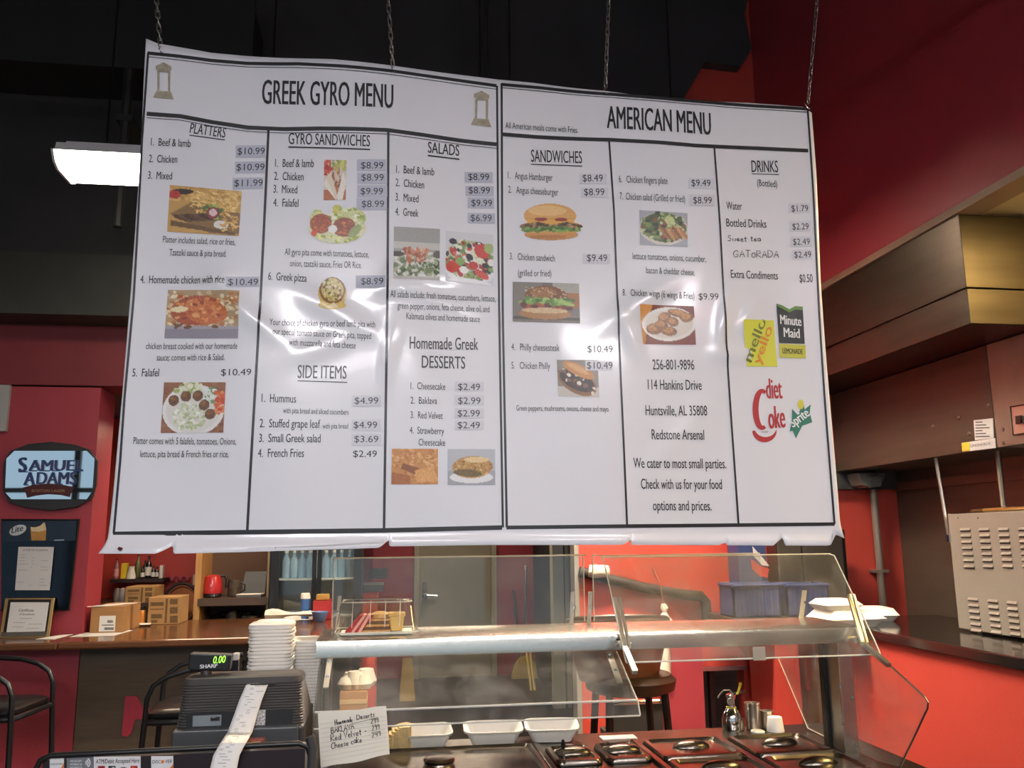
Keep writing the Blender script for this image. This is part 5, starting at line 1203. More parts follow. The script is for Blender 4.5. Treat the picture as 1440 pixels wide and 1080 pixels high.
# wall mirror with arched frame
MY = YW - .03
def wallp(px, py, dy=0.): return at(px, py, 'y', MY - dy)
mirr = thing('wall_mirror', 'arched beer mirror reading SAMUEL ADAMS on the red pillar', 'mirror', wallp(70, 716))
ow = [(4, 690), (5, 650), (14, 634), (40, 624), (72, 621), (105, 625), (126, 632), (137, 648), (135, 682), (130, 700), (108, 713), (72, 718), (35, 714), (12, 706)]
part('frame', MB().prism([wallp(*q) for q in ow], (0, .027, 0)), mat('dark_frame', '#2c2828', .35), mirr, bevel=.003)
iw = [(7, 692), (9, 645), (20, 634), (122, 634), (133, 645), (130, 690), (122, 702), (16, 702)]
MIRROR = mat('mirror_glass', '#d3dade', .02, 1., var=.0)
part('glass', MB().prism([wallp(*q, .004) for q in iw], (0, .004, 0)), MIRROR, mirr)
SB_ = mat('deep_blue_lettering', '#2f4377', .4, var=0); SW_ = mat('pale_outline', '#c9cede', .4, var=0)
def mtext(s, x0, y0, x1, y1, cap, bold, m, off): return text(mirr, 'mirror_lettering', s, wallp(x0, y0), wallp(x1, y1), cap * mpp(wallp(x0, y0)), m, N_, off, None, bold)
for off, bold, m in ((.0052, .10, SW_), (.0062, .055, SB_)):
    mtext('S', 26, 664, 39, 663, 20, bold, m, off); mtext('AMUEL', 40, 662, 117, 662, 15, bold, m, off)
    mtext('A', 33, 682, 50, 682, 18, bold, m, off); mtext('DAMS', 51, 681, 108, 681, 17, bold, m, off)
for (x0, x1, y) in ((41, 52, 662), (55, 70, 662), (73, 84, 662), (33, 40, 682), (45, 52, 682), (70, 76, 681), (79, 88, 681), (26, 39, 663.5), (103, 117, 662)):
    part('letter_serif', MB().prism([wallp(x0, y - .8, .0062), wallp(x1, y - .8, .0062), wallp(x1, y + .8, .0062), wallp(x0, y + .8, .0062)], (0, .001, 0)), SB_, mirr)
rb_ = [(31, 686), (45, 682), (68, 680), (90, 682), (104, 685), (100, 692), (98, 699), (85, 696), (67, 695), (50, 697), (38, 700), (36, 693)]
k = part('ribbon', MB().prism([wallp(*q, .0065) for q in rb_], (0, .002, 0)), mat('dark_red_ribbon', '#4a1a1c', .5), mirr)
text(k, 'ribbon_text', 'BOSTON LAGER', wallp(45, 692), wallp(92, 692), 3.5 * mpp(wallp(60, 690)), mat('gold_print', '#b08d6a', .5, var=0), N_, .0072)

# beer mirror poster, notice paper, framed certificate
PY = YW - .02
pp = lambda px, py, dy=0.: at(px, py, 'y', PY - dy)
po_ = thing('beer_poster', 'dark blue mirrored beer poster below the oval mirror', 'poster', pp(55, 860))
part('mirror_panel', MB().prism([pp(*q) for q in ((2, 731), (111, 731), (97, 858), (2, 858))], (0, .018, 0)), mat('dark_tinted_mirror', '#23282f', .06, .85, var=.1), po_)
part('header_panel', MB().prism([pp(*q, .004) for q in ((4, 732), (108, 732), (106, 760), (3, 762))], (0, .004, 0)), mat('navy_print', '#182536', .3, var=.3, scale=8), po_)
part('poster_frame', MB().tube([pp(*q, .004) for q in ((2, 731), (111, 731), (97, 858), (2, 858))], .007, 6), BLACK, po_)
k = part('oval_badge', MB().prism([pp(25 + 12 * math.cos(a * .4189) - 2 * math.sin(a * .4189) * 0, 745.5 + 7.2 * math.sin(a * .4189) - 3 * math.cos(a * .4189), .0065) for a in range(15)], (0, .002, 0)), mat('silver_print', '#c9ccd2', .4), po_)
text(k, 'badge_text', 'Lite', pp(16.5, 750), pp(34, 746), 8 * mpp(pp(25, 745)), mat('navy_lettering', '#1a2233', .5, var=0), N_, .0075, None, .03, .3)
part('beer_glass_print', MB().prism([pp(*q, .0065) for q in ((43, 742), (62, 739), (65, 744), (64, 760), (44, 760))], (0, .002, 0)), mat('amber_print', '#b98743', .4, var=.2, scale=30), po_)
part('beer_foam_print', MB().prism([pp(*q, .007) for q in ((43, 741), (50, 742), (57, 739), (61, 735), (63, 735), (65, 745), (55, 748), (44, 747))], (0, .002, 0)), mat('foam_print', '#d9c9a4', .5), po_)
part('header_trim', MB().prism([pp(*q, .0055) for q in ((76, 759), (90, 758.5), (90, 760), (76, 760.5))], (0, .002, 0)), ALU, po_)
nt_ = thing('notice_paper', 'white printed licence notice taped over the dark poster', 'notice', pp(48, 831))
k = part('sheet', MB().prism([pp(*q, .012) for q in ((26, 769), (76, 769), (70, 830), (21, 830))], (0, .001, 0)), PAPERB, nt_)
text(k, 'notice_heading', 'STATE OF ALABAMA', pp(33, 775), pp(68, 775), 3 * mpp(pp(50, 775)), INKG, N_, .0125)
g = MB(); rnd = random.Random(5)
for i in range(11):
    y = 780 + i * 4.3
    if i in (6, 7): continue
    for x0, x1 in ((29, 42), (46, 52), (60, 72)):
        if rnd.random() < .75: ribbon(g, [pp(x0 - i * .45, y), pp(x1 - i * .45 - rnd.uniform(0, 5), y)], .003, N_, .0128)
part('printed_lines', g, mat('faint_print', '#9a9da4', .7, var=0), k)
CY = 5.86
cp = lambda px, py, dy=0.: at(px, py, 'y', CY + (900 - py) / 60 * .10 - dy)
ce = thing('framed_certificate', 'gold framed certificate leaning on the wall at the bar end', 'picture', (cp(36, 899).x, CY, BZ))
part('frame', MB().prism([cp(*q) for q in ((7, 841), (77, 841), (69, 896), (-1, 897))], (0, .012, 0)), GOLD, ce, bevel=.003)
part('inner_frame', MB().prism([cp(*q, .004) for q in ((12, 843), (72, 843), (65, 892), (4, 893))], (0, .004, 0)), BLACK, ce)
k = part('certificate', MB().prism([cp(*q, .006) for q in ((15, 847), (69, 847), (63, 888), (9, 889))], (0, .002, 0)), PAPERB, ce)
text(k, 'certificate_text', 'Certificate', cp(27, 860), cp(48, 860), 4 * mpp(cp(40, 860)), INKG, N_, .0085); text(k, 'certificate_text', 'of Excellence', cp(28, 865), cp(49, 865), 3 * mpp(cp(40, 865)), INKG, N_, .0085)
g = MB()
for y, x0, x1 in ((870, 28, 46), (876, 20, 36), (878, 40, 60), (882, 18, 34), (884, 38, 56)): ribbon(g, [cp(x0, y), cp(x1, y)], .003, (0, -.9, .3), .0088)
part('certificate_lines', g, MATS['faint_print'], k)
part('lower_moulding', MB().prism([cp(*q, .006) for q in ((2, 889), (66, 889), (64, 894), (1, 895))], (0, .004, 0)), mat('grey_moulding', '#55524e', .4), ce)
def paper_px(label, cs, dz=.001, nm='paper_sheet'):
    g = MB(); a = [at(*q, 'z', BZ + dz) for q in cs]; return single(nm, g.prism(a, (0, 0, .0015)), PAPER, label, 'paper', 'loose papers on the bar')
paper_px('narrow white paper right of the framed certificate', [(50, 899), (76, 899), (103, 892), (84, 893)])
paper_px('wide white papers spread in front of the cardboard box', [(98, 896), (160, 894), (188, 886), (150, 888), (118, 890)])
paper_px('small white card in front of the printed carton', [(192, 879), (211, 878.5), (213, 876), (196, 876.5)], .012)

# cardboard boxes
q = at(127, 890, 'z', BZ)
BXy = at(160, 890, 'z', BZ).y
bxs = thing('cardboard_box', 'plain brown cardboard box with a white label on the bar', 'box', (at(145, 890, 'y', BXy).x, BXy, BZ))
x0_, x1_, _, _, z0_, z1_ = BP(127, 853, 174, 890, BXy, .1)
part('carton', MB().box(x0_, x1_, BXy, BXy + .38, BZ + .001, z1_), CARD, bxs, bevel=.003)
part('tape', MB().box(x1_ - .0005, x1_ + .001, BXy + .14, BXy + .2, BZ + .005, z1_), mat('brown_tape', '#8c6236', .35), bxs)
lb = part('white_label', MB().box(*BP(139.5, 866, 162, 888, BXy - .002, .002)), PAPER, bxs)
g = MB()
for i, (xa, xb, y) in enumerate(((151, 159, 873), (151, 159, 875), (143, 160, 879), (147, 160, 883), (147, 160, 885))): ribbon(g, [at(xa, y, 'y', BXy - .003), at(xb, y, 'y', BXy - .003)], .005, N_, .001)
part('label_print', g, INKG, lb)
pt = single('paper_sheet', MB().prism([Vector((at(px, 850, 'y', BXy).x, BXy + dy, z1_ + .002)) for px, dy in ((124, -.02), (150, .0), (178, .25), (150, .22))], (0, 0, .003)), PAPER, 'white papers lying on top of the plain cardboard box', 'paper', 'loose papers on the bar')
def carton(x0, y0, x1, y1, Y, d, label, zb=None):
    a = BP(x0, y0, x1, y1, Y, d); z0 = a[4] if zb is None else zb
    t = thing('printed_carton', label, 'box', ((a[0] + a[1]) / 2, Y, z0), 'printed cartons on the bar')
    part('carton', MB().box(a[0], a[1], Y, Y + d, z0 + .001, a[5]), CARDP, t, bevel=.003)
    w, h = x1 - x0, y1 - y0; pk = mat('carton_print', '#6b5433', .7, var=.35, scale=90)
    for (u0, u1, v0, v1) in ((.08, .5, .18, .32), (.08, .5, .42, .46), (.55, .62, .05, .95), (.7, .95, .06, .26), (.7, .95, .36, .6), (.7, .95, .68, .94), (.1, .45, .62, .78), (.1, .3, .84, .94)):
        part('carton_print', MB().box(*BP(x0 + w * u0, y0 + h * v0, x0 + w * u1, y0 + h * v1, Y - .0015, .001)), pk, t)
    return t, a
cY = at(228, 878, 'z', BZ).y
carton(208, 840, 252, 878, 6.52, .3, 'brown printed carton standing on the bar in front of the copper tray', BZ)
wt = thing('back_worktop', 'low dark counter behind the bar under the bottle shelf', 'counter', (-2.0, 7.3, 0))
c2 = BP(176, 825, 216, 848, 7.0, .3)
part('cabinet', MB().box(-3.2, -1.62, 7.02, 7.6, 0, c2[4] - .045), WOODBAR, wt); part('top', MB().box(-3.2, -1.60, 6.98, 7.6, c2[4] - .045, c2[4]), mat('dark_worktop', '#3a2b24', .4), wt)
carton(176, 825, 216, 848, 7.02, .32, 'brown printed carton on the back counter under the bottles', c2[4])
jr = thing('jar', 'orange jar between the cardboard box and the carton', 'jar', (at(198, 876, 'z', BZ).x, 6.55, BZ))
x = at(198, 870, 'y', 6.55).x; rj = 6 * mpp((x, 6.55, BZ)); hj = at(198, 853, 'y', 6.55).z - BZ
part('jar_body', MB().lathe([(rj * .9, 0), (rj, .01), (rj, hj * .75), (rj * .8, hj * .82)], (x, 6.55, BZ + .001), 18), mat('orange_jar', '#c67f2e', .3, coat=.4), jr, smooth=True)
part('jar_lid', MB().lathe([(rj * .85, hj * .8), (rj * .85, hj), (0, hj)], (x, 6.55, BZ + .001), 18), BLACK, jr, smooth=True)
# copper tray leaning on the back wall
cy_ = 7.56; c = at(255, 850, 'y', cy_); R_ = 23 * mpp(c)
tr0 = thing('copper_tray', 'round copper tray standing behind the bar against the wall', 'tray', (c.x, cy_, c.z - R_ * 1.2))
Mt = Matrix.Rotation(math.radians(80), 3, 'X') @ Matrix.Diagonal((1, 1.2, 1))
part('dish', MB().lathe([(0, .0), (R_ * .86, .0), (R_ * .9, .02), (R_, .025), (R_, .03), (R_ * .88, .03), (R_ * .84, .012), (0, .012)], c, 36, Mt), mat('copper', '#a5683f', .3, .7, var=.15, scale=4), tr0, smooth=True)
part('rim', MB().tube([c + Mt @ Vector((R_ * 1.02 * math.cos(a), R_ * 1.02 * math.sin(a), .03)) for a in [i * math.pi / 18 for i in range(37)]], .014, 6), mat('dark_rim', '#3a3230', .4), tr0, smooth=True)
sd = single('side_board', MB().box(max(-1.59, at(232, 880, 'y', 7.3).x), at(280, 880, 'y', 7.3).x, 7.2, 7.6, 0, c.z - R_ * 1.2), WOODBAR, 'dark wooden stand under the copper tray', 'stand')
# bottle shelf
SHY = 7.42
sh_ = single('bottle_shelf', MB().box(at(156, 816, 'y', SHY).x, at(231, 816, 'y', SHY).x, SHY - .03, 7.62, at(190, 819, 'y', SHY).z, at(190, 814, 'y', SHY).z), mat('dark_shelf', '#251719', .5), 'dark shelf of bottles on the red wall behind the bar', 'shelf')
shz = at(190, 814, 'y', SHY).z
def bottle(px, top, wpx, label, bc, lc, kind='bottle', dy=0.):
    Y = SHY + .06 + dy; b = at(px, 814, 'y', Y); r = wpx / 2 * mpp(b); h = at(px, top, 'y', Y).z - shz
    t = thing(kind, label, kind, (b.x, Y, shz), 'bottles on the red wall shelf')
    part('glass_body', MB().lathe([(r * .9, 0), (r, .01), (r, h * .58), (r * .8, h * .68), (r * .36, h * .78), (r * .33, h * .94), (0, h * .94)], (b.x, Y, shz + .001), 16), bc, t, smooth=True)
    part('cap', MB().lathe([(r * .4, h * .93), (r * .4, h), (0, h)], (b.x, Y, shz + .001), 12), BLACK, t, smooth=True)
    if lc: part('paper_label', MB().lathe([(r * 1.02, h * .12), (r * 1.03, h * .12), (r * 1.03, h * .5), (r * 1.02, h * .5)], (b.x, Y, shz + .001), 16), lc, t)
DG = mat('dark_bottle_glass', '#1c1a16', .12, coat=.5); GG = mat('olive_bottle_glass', '#5f6a3e', .12, coat=.5); LP = mat('white_bottle_label', '#d8d5cd', .6); PK = mat('pink_label', '#c78a96', .6)
bottle(163, 786, 7, 'small bottle with pink label at the left end of the shelf', mat('rose_bottle', '#9b6b72', .2, coat=.4), PK)
bottle(193, 780, 8, 'olive green bottle behind the white carafe', GG, None, dy=.06)
bottle(200, 797, 6, 'small dark bottle left of the tall clear one', DG, LP)
bottle(208, 782, 9, 'tall dark bottle with white label in the shelf middle', DG, LP, dy=.02)
bottle(215, 796, 6, 'first of the small dark bottles right of the tall bottle', DG, LP)
bottle(220, 797, 5.5, 'second of the small dark bottles right of the tall bottle', DG, LP)
bottle(203, 788, 6, 'dark bottle half hidden at the back of the shelf', DG, None, dy=.08)
single('spirit_box', MB().box(*(lambda a: (a[0], a[1], a[2], a[3], shz + .001, a[5]))(BP(170, 792, 178, 814, SHY + .03, .06))), mat('yellow_box', '#d3bc2c', .5), 'tall yellow bottle box on the shelf', 'box', bevel=.003)
single('spirit_box', MB().box(*(lambda a: (a[0], a[1], a[2], a[3], shz + .001, a[5]))(BP(224, 795, 228.5, 814, SHY + .03, .06))), PAPER, 'narrow white bottle box at the right end of the shelf', 'box', bevel=.003)
b = at(183.5, 814, 'y', SHY + .03); r = 6.5 * mpp(b)
single('carafe', MB().lathe([(r, 0), (r * .98, .02), (r * .6, at(183, 797, 'y', SHY).z - shz - .02), (r * .66, at(183, 797, 'y', SHY).z - shz), (0, at(183, 797, 'y', SHY).z - shz - .01)], (b.x, SHY + .04, shz + .001), 18), mat('white_ceramic', '#dedbd2', .35), 'white cone shaped carafe beside the yellow box', 'carafe', smooth=True)
for i, (px, lab) in enumerate(((164, 'grey bottle lying left of the upper carton'), (172, 'pale lidded pot left of the upper carton'))):
    b = at(px, 845, 'y', 7.1); r = 5 * mpp(b)
    single('pot', MB().lathe([(r * .9, 0), (r, .02), (r, .07), (r * .7, .09), (r * .75, .1), (0, .11)], (b.x, 7.1, c2[4] + .001), 16), [mat('grey_pot', '#6d6a66', .4), mat('pale_pot', '#a99f97', .4)][i], lab, 'pot', smooth=True)
for i, (px, lab) in enumerate(((243, 'left pink glass on the red wall'), (254, 'middle pink glass on the red wall'), (264, 'right pink glass on the red wall'))):
    b = at(px, 813, 'y', 7.58); r = 4.6 * mpp(b)
    t = thing('pink_glass', lab, 'glass', (b.x, 7.56, b.z - r), 'pink glasses above the copper tray')
    part('bowl', MB().lathe([(r * .5, -r * .8), (r * .9, -r * .3), (r, r * .6), (r * .92, r * .6), (0, -r * .5)], (b.x, 7.56, b.z), 16), mat('pink_glass', '#c0596a', .2, coat=.4), t, smooth=True)
    part('wall_hook', MB().tube([(b.x, 7.55, b.z), (b.x, 7.63, b.z + .01)], .008, 6), CHROME, t)
single('switch_box', MB().box(*BP(271, 808, 278, 823, 7.5, .12)), CREAM, 'cream switch box beside the wooden shelving unit', 'switch', bevel=.004)
pn = BP(289, 780, 294, 797, 7.55, .002)

# wooden shelving unit with kettle
UY = 7.0
ux0, ux1 = at(279, 830, 'y', UY).x, at(377, 830, 'y', UY).x
uz = at(330, 841, 'y', UY).z
un = thing('shelving_unit', 'open wooden shelving unit with brown back behind the bar', 'shelf', ((ux0 + ux1) / 2, 7.2, 0))
part('left_post', MB().box(ux0 - .03, ux0 + .015, UY, UY + .45, 0, 2.0), LIGHTW, un)
part('right_post', MB().box(ux1 - .012, ux1 + .004, UY, UY + .45, 0, 2.0), mat('pale_edge_strip', '#a08d70', .5), un)
part('back_panel', MB().box(ux0, ux1, UY + .42, UY + .45, 0, 2.0), mat('brown_back_panel', '#5b4230', .6, var=.2, stretch=(1, 1, .3)), un)
part('shelf_board', MB().box(ux0, ux1, UY - .01, UY + .44, uz - .055, uz), mat('grey_brown_board', '#4a3b30', .4), un)
part('shelf_board', MB().box(ux0, ux1, UY + .01, UY + .44, BZ - .12, BZ - .08), mat('grey_brown_board', '#4a3b30', .4), un)
b = at(300, 840, 'y', UY + .15); rk = 13 * mpp(b); zk = uz + .001; hk = at(300, 808, 'y', UY + .15).z - uz
kx = at(299, 830, 'y', UY + .15).x
ke = thing('kettle', 'red electric kettle with black handle on the wooden shelf', 'kettle', (kx, UY + .15, uz))
part('jug', MB().lathe([(rk, .03), (rk * 1.02, .05), (rk * .95, hk * .6), (rk * .82, hk * .92), (rk * .6, hk * .98), (0, hk)], (kx, UY + .15, zk), 24), mat('kettle_red', '#b52a30', .25, coat=.5), ke, smooth=True)
part('power_base', MB().lathe([(rk * .95, 0), (rk, .01), (rk * .9, .03), (0, .03)], (kx, UY + .15, zk), 24), BLACK, ke, smooth=True)
part('handle', MB().tube([(kx + rk * .7, UY + .15, zk + hk * .93), (kx + rk * 1.25, UY + .15, zk + hk * .95), (kx + rk * 1.5, UY + .15, zk + hk * .75), (kx + rk * 1.4, UY + .15, zk + hk * .4)], .013, 8), BLACK, ke, smooth=True)
part('water_window', MB().box(kx - .006, kx + .006, UY + .15 - rk * 1.01, UY + .15 - rk * .9, zk + .08, zk + hk * .6), mat('grey_window', '#d98d8d', .3), ke)
b = at(329, 839, 'y', UY + .18)
mg = thing('mug', 'dark patterned mug right of the red kettle', 'mug', (b.x, UY + .18, uz))
part('cup', MB().lathe([(.045, 0), (.05, .01), (.05, .13), (.045, .13), (.044, .02), (0, .02)], (b.x, UY + .18, uz + .001), 18), mat('mug_pattern', '#4a4038', .4, var=.6, scale=25), mg, smooth=True)
part('mug_handle', MB().tube([(b.x + .048, UY + .18, uz + .03), (b.x + .08, UY + .18, uz + .05), (b.x + .08, UY + .18, uz + .09), (b.x + .048, UY + .18, uz + .11)], .007, 6), BLACK, mg, smooth=True)
lp_ = thing('laptop', 'grey laptop standing open on the wooden shelf', 'laptop', (at(357, 838, 'y', UY + .2).x, UY + .2, uz))
a = BP(340, 804, 377, 838, UY + .26, .01)
part('screen', MB().prism([(a[0] + .02, UY + .3, a[5]), (a[1] - .02, UY + .3, a[5]), (a[1] - .02, UY + .24, uz + .02), (a[0], UY + .24, uz + .02)], (0, .012, 0)), mat('slate_screen', '#474a4c', .4), lp_)
part('keyboard', MB().box(a[0], a[1] - .02, UY + .02, UY + .24, uz + .001, uz + .02), mat('silver_deck', '#9a988f', .4, .4), lp_)
single('paper_sheet', MB().prism([Vector((at(px, 840, 'y', UY + dy).x, UY + dy, uz + .022)) for px, dy in ((332, -.0), (366, .0), (372, .09), (340, .1))], (0, 0, .006)), PAPER, 'papers on the shelf in front of the grey laptop', 'paper')
g = MB()
for i in range(5):
    t_ = i / 4; cxx = at(305 + 40 * t_, 868, 'y', UY + .12).x
    g.lathe([(.02, 0), (.07, .01), (.08 - .01 * (i % 2), .05), (.05, .085 + .02 * (i % 3)), (0, .1 + .015 * (i % 2))], (cxx, UY + .15 + .03 * (i % 2), BZ - .079), 12)
single('plastic_bag', g, mat('black_bag', '#101113', .3, bump=.4, bscale=40), 'crumpled black bag on the lower shelf of the wooden unit', 'bag', smooth=True)
b = at(354, 870, 'y', UY + .06)
single('metal_cup', MB().lathe([(.04, 0), (.045, .08), (.04, .08), (0, .01)], (b.x, UY + .06, BZ - .079), 16), BRUSH, 'small metal cup right of the crumpled black bag', 'cup', smooth=True)

# two door glass fridge
FY = 6.95
fx = [at(p, 830, 'y', FY).x for p in (379, 391, 438, 451, 497, 508)]
fr_ = thing('drinks_fridge', 'black two door glass fridge behind the bar', 'fridge', ((fx[0] + fx[5]) / 2, 7.3, 0))
FB = mat('fridge_black', '#17181a', .35)
part('cabinet', MB().box(fx[0], fx[0] + .05, FY + .04, 7.6, .08, 2.05).box(fx[5] - .05, fx[5], FY + .04, 7.6, .08, 2.05).box(fx[0], fx[5], 7.55, 7.6, .08, 2.05).box(fx[0], fx[5], FY + .04, 7.6, 0, .12).box(fx[0], fx[5], FY + .04, 7.6, 2.0, 2.05), FB, fr_)
part('liner', MB().box(fx[0] + .05, fx[5] - .05, 7.5, 7.55, .12, 2.0), mat('fridge_liner', '#b9c1c2', .5), fr_)
for i, (a, b, c_, d_) in enumerate(((fx[0], fx[1], fx[2], (fx[2] + fx[3]) / 2 - .004), ((fx[2] + fx[3]) / 2 + .004, fx[3], fx[4], fx[5]))):
    dr_ = part('door', MB().box(a, b, FY, FY + .04, .1, 2.03).box(c_, d_, FY, FY + .04, .1, 2.03).box(b, c_, FY, FY + .04, .1, .2).box(b, c_, FY, FY + .04, 1.93, 2.03), FB, fr_)
    part('door_glass', MB().box(b, c_, FY + .01, FY + .02, .2, 1.93), PANE, dr_)
wz = [at(410, p, 'y', 7.25).z for p in (812, 835, 862)]
for z in (wz[0], wz[2], wz[0] + .42): part('wire_shelf', MB().box(fx[0] + .05, fx[5] - .05, 7.0, 7.5, z - .012, z), mat('white_wire', '#c9cfd2', .4), fr_)
rnd = random.Random(9)
BL = mat('blue_bottle', '#8fb0cc', .15, coat=.6, var=.2)
for i in range(9):
    x = fx[0] + .1 + i * (fx[5] - fx[0] - .2) / 8
    t = thing('water_bottle', 'clear blue water bottle on the upper fridge shelf', 'bottle', (x, 7.12, wz[0]), 'water bottles in the fridge')
    part('bottle_body', MB().lathe([(.03, 0), (.034, .01), (.034, .13), (.014, .18), (.013, .2), (0, .2)], (x, 7.12, wz[0] + .001), 12), BL, t, smooth=True)
    part('bottle_cap', MB().lathe([(.015, .195), (.015, .215), (0, .215)], (x, 7.12, wz[0] + .001), 10), PAPER, t)

# things lying on the right end of the bar
def on_bar(px, py): return at(px, py, 'z', BZ)
paper_px('stack of white papers on the right end of the bar', [(398, 868), (448, 862), (470, 868), (410, 874)], .001)
b = on_bar(425, 866); g = MB()
g.loft([[Vector((b.x - .22 + .44 * i / 10 + 0 * k, 6.55 + .06 * math.cos(k * .785) * (1 - .4 * i / 10), BZ + .05 + .028 * math.sin(k * .785) * (1 + .5 * math.sin(i * 1.1)) * (1.1 - i / 12) )) for k in range(8)] for i in range(11)])
single('white_cloth', g, mat('white_cloth', '#ddd8cc', .8, var=.05, bump=.2, bscale=20), 'rumpled white cloth on the bar before the fridge', 'cloth', smooth=True)
b = at(430, 850, 'y', 6.72); h = at(430, 838, 'y', 6.72).z - at(430, 851, 'y', 6.72).z; r = 6.5 * mpp(b); zb = at(430, 851, 'y', 6.72).z
bx2 = BP(440, 845, 467, 862, 6.6, .2)
single('red_box', MB().box(bx2[0], bx2[1], 6.6, 6.8, BZ + .001, bx2[5]), mat('box_red', '#a32a2e', .5), 'small red box on the bar beside the blue bowl', 'box', bevel=.004)
single('sponge', MB().box(*(lambda a: (a[0], a[1], a[2], a[3], bx2[5] + .001, a[5]))(BP(444, 836, 463, 845, 6.63, .1))), mat('tan_sponge', '#b08b4a', .8, bump=.3), 'tan sponge lying on the small red box', 'sponge', bevel=.01)
kb = thing('paper_cup', 'blue paper cup with white lid on the bar', 'cup', (b.x, 6.68, BZ))
hc = at(430, 842, 'y', 6.68).z - BZ
part('cup', MB().lathe([(r * .75, 0), (r, hc), (0, hc)], (b.x, 6.68, BZ + .001), 18), mat('blue_card', '#3f6db0', .5), kb, smooth=True)
part('lid', MB().lathe([(r * 1.06, hc), (r * 1.06, hc + .015), (r * .9, hc + .04), (0, hc + .04)], (b.x, 6.68, BZ + .001), 18), PAPER, kb, smooth=True)
b = at(446, 860, 'y', 6.45); r = 12 * mpp(b)
single('blue_bowl', MB().lathe([(r * .5, 0), (r * .6, .005), (r, .07), (r * .96, .07), (r * .5, .02), (0, .015)], (b.x + .02, 6.45, BZ + .001), 24), mat('bowl_blue', '#5a76a8', .3, coat=.3), 'shallow blue bowl on the bar in front of the red box', 'bowl', smooth=True)

# red cabinet and cups behind the left glass
RCY = 7.7
a = BP(487, 832, 531, 880, RCY, .5)
rcb = thing('red_cabinet', 'red cabinet with dark grey top seen through the left glass', 'cabinet', ((a[0] + a[1]) / 2, RCY + .2, 0))
part('body', MB().box(a[0], a[1], RCY, RCY + .5, 0, a[5] - .001), REDB, rcb); part('top', MB().box(a[0] - .03, a[1] + .05, RCY - .03, RCY + .52, a[5], at(508, 823, 'y', RCY).z), mat('charcoal_top', '#3c3d3e', .4), rcb)
tz_ = at(508, 823, 'y', RCY).z
LBc = 'white foam cup in the tall cup stack on the red cabinet'
b = at(481, 812, 'y', RCY + .1); r = 8.5 * mpp(b); cx = at(491, 812, 'y', RCY + .1).x; cpz = at(484, 803, 'y', RCY + .1).z
fc0 = single('foam_cup', MB().lathe([(r * .75, 0), (r, .12), (r * 1.05, .12), (r * 1.05, .13), (r * .95, .13), (r * .72, .012), (0, .012)], (cx, RCY + .1, tz_ + .001), 16), FOAM, LBc, 'cup', 'stacked cups on the red cabinet', smooth=True)
for i in range(1, 5): dup(fc0, (cx, RCY + .1, tz_ + .001 + .03 * i), LBc)
ntc = thing('wall_notice', 'small pale notice on the wall above the red cabinet', 'notice', at(533, 814, 'y', 8.68))
k = part('sheet', MB().box(*BP(521, 799, 545, 814, 8.69, .008)), mat('tan_notice', '#8c8478', .7), ntc)
g = MB()
for y in (803, 806, 809): ribbon(g, [at(524, y, 'y', 8.69), at(541, y, 'y', 8.69)], .006, N_, .001)
part('notice_lines', g, INKG, k)

# ------------------------------------------------------------------ bar stools
def stool(c, rz, label):
    t = thing('bar_stool', label, 'stool', (0, 0, 0), 'black tube bar stools'); sz_, w = .80, .21
    part('seat', MB().loft([rr(.40, .40, .06, 4, (0, 0), sz_), rr(.42, .42, .06, 4, (0, 0), sz_ + .015), rr(.42, .42, .06, 4, (0, 0), sz_ + .03), rr(.36, .36, .06, 4, (0, 0), sz_ + .045)]), mat('black_vinyl_seat', '#1b1a1a', .35, coat=.3), t, smooth=True)
    part('seat_rail', MB().tube(rr(.43, .43, .05, 3, (0, 0), sz_ - .01) + [rr(.43, .43, .05, 3, (0, 0), sz_ - .01)[0]], .014, 8), BLACKM, t, smooth=True)
    for sx in (-1, 1):
        for sy in (-1, 1): part('leg', MB().tube([(sx * w, sy * w, sz_ - .01), (sx * (w + .04), sy * (w + .03), 0)], .014, 10), BLACKM, t, smooth=True)
    for sy in (-1, 1): part('arm', MB().tube([(-w, sy * w, sz_ - .02), (-w + .005, sy * w, sz_ + .10), (-w + .03, sy * w, sz_ + .16), (-w + .09, sy * w, sz_ + .2), (-w + .18, sy * w, sz_ + .225), (w - .02, sy * w, sz_ + .24)], .013, 10), BLACKM, t, smooth=True)
    for sy in (-1, 1): part('back_post', MB().tube([(w, sy * w, sz_ - .02), (w + .02, sy * w, sz_ + .2), (w + .05, sy * w * .96, sz_ + .28)], .013, 10), BLACKM, t, smooth=True)
    part('backrest', MB().tube([(w + .045, -w * .98, sz_ + .25), (w + .075, -w * .5, sz_ + .26), (w + .08, 0, sz_ + .265), (w + .075, w * .5, sz_ + .26), (w + .045, w * .98, sz_ + .25)], .035, 10, True, .55), BLACKM, t, smooth=True)
    part('footrest', MB().tube([(-w - .02, -w - .015, .3), (-w - .02, w + .015, .3), (w + .02, w + .015, .3), (w + .02, -w - .015, .3), (-w - .02, -w - .015, .3)], .011, 8), BLACKM, t, smooth=True)
    t.location = c; t.rotation_euler = (0, 0, rz); LOC[t.name] = Vector(c)
    return t


sl = at(192, 990, 'y', 4.55)
s1_ = stool((sl.x + .245, 4.75, 0), .06, 'black tube bar stool with arms behind the cash register')
sl2 = at(38, 985, 'y', 4.75)
dup(s1_, (sl2.x - .25, 4.97, 0), 'black tube bar stool cut off by the left edge', math.pi - .1)

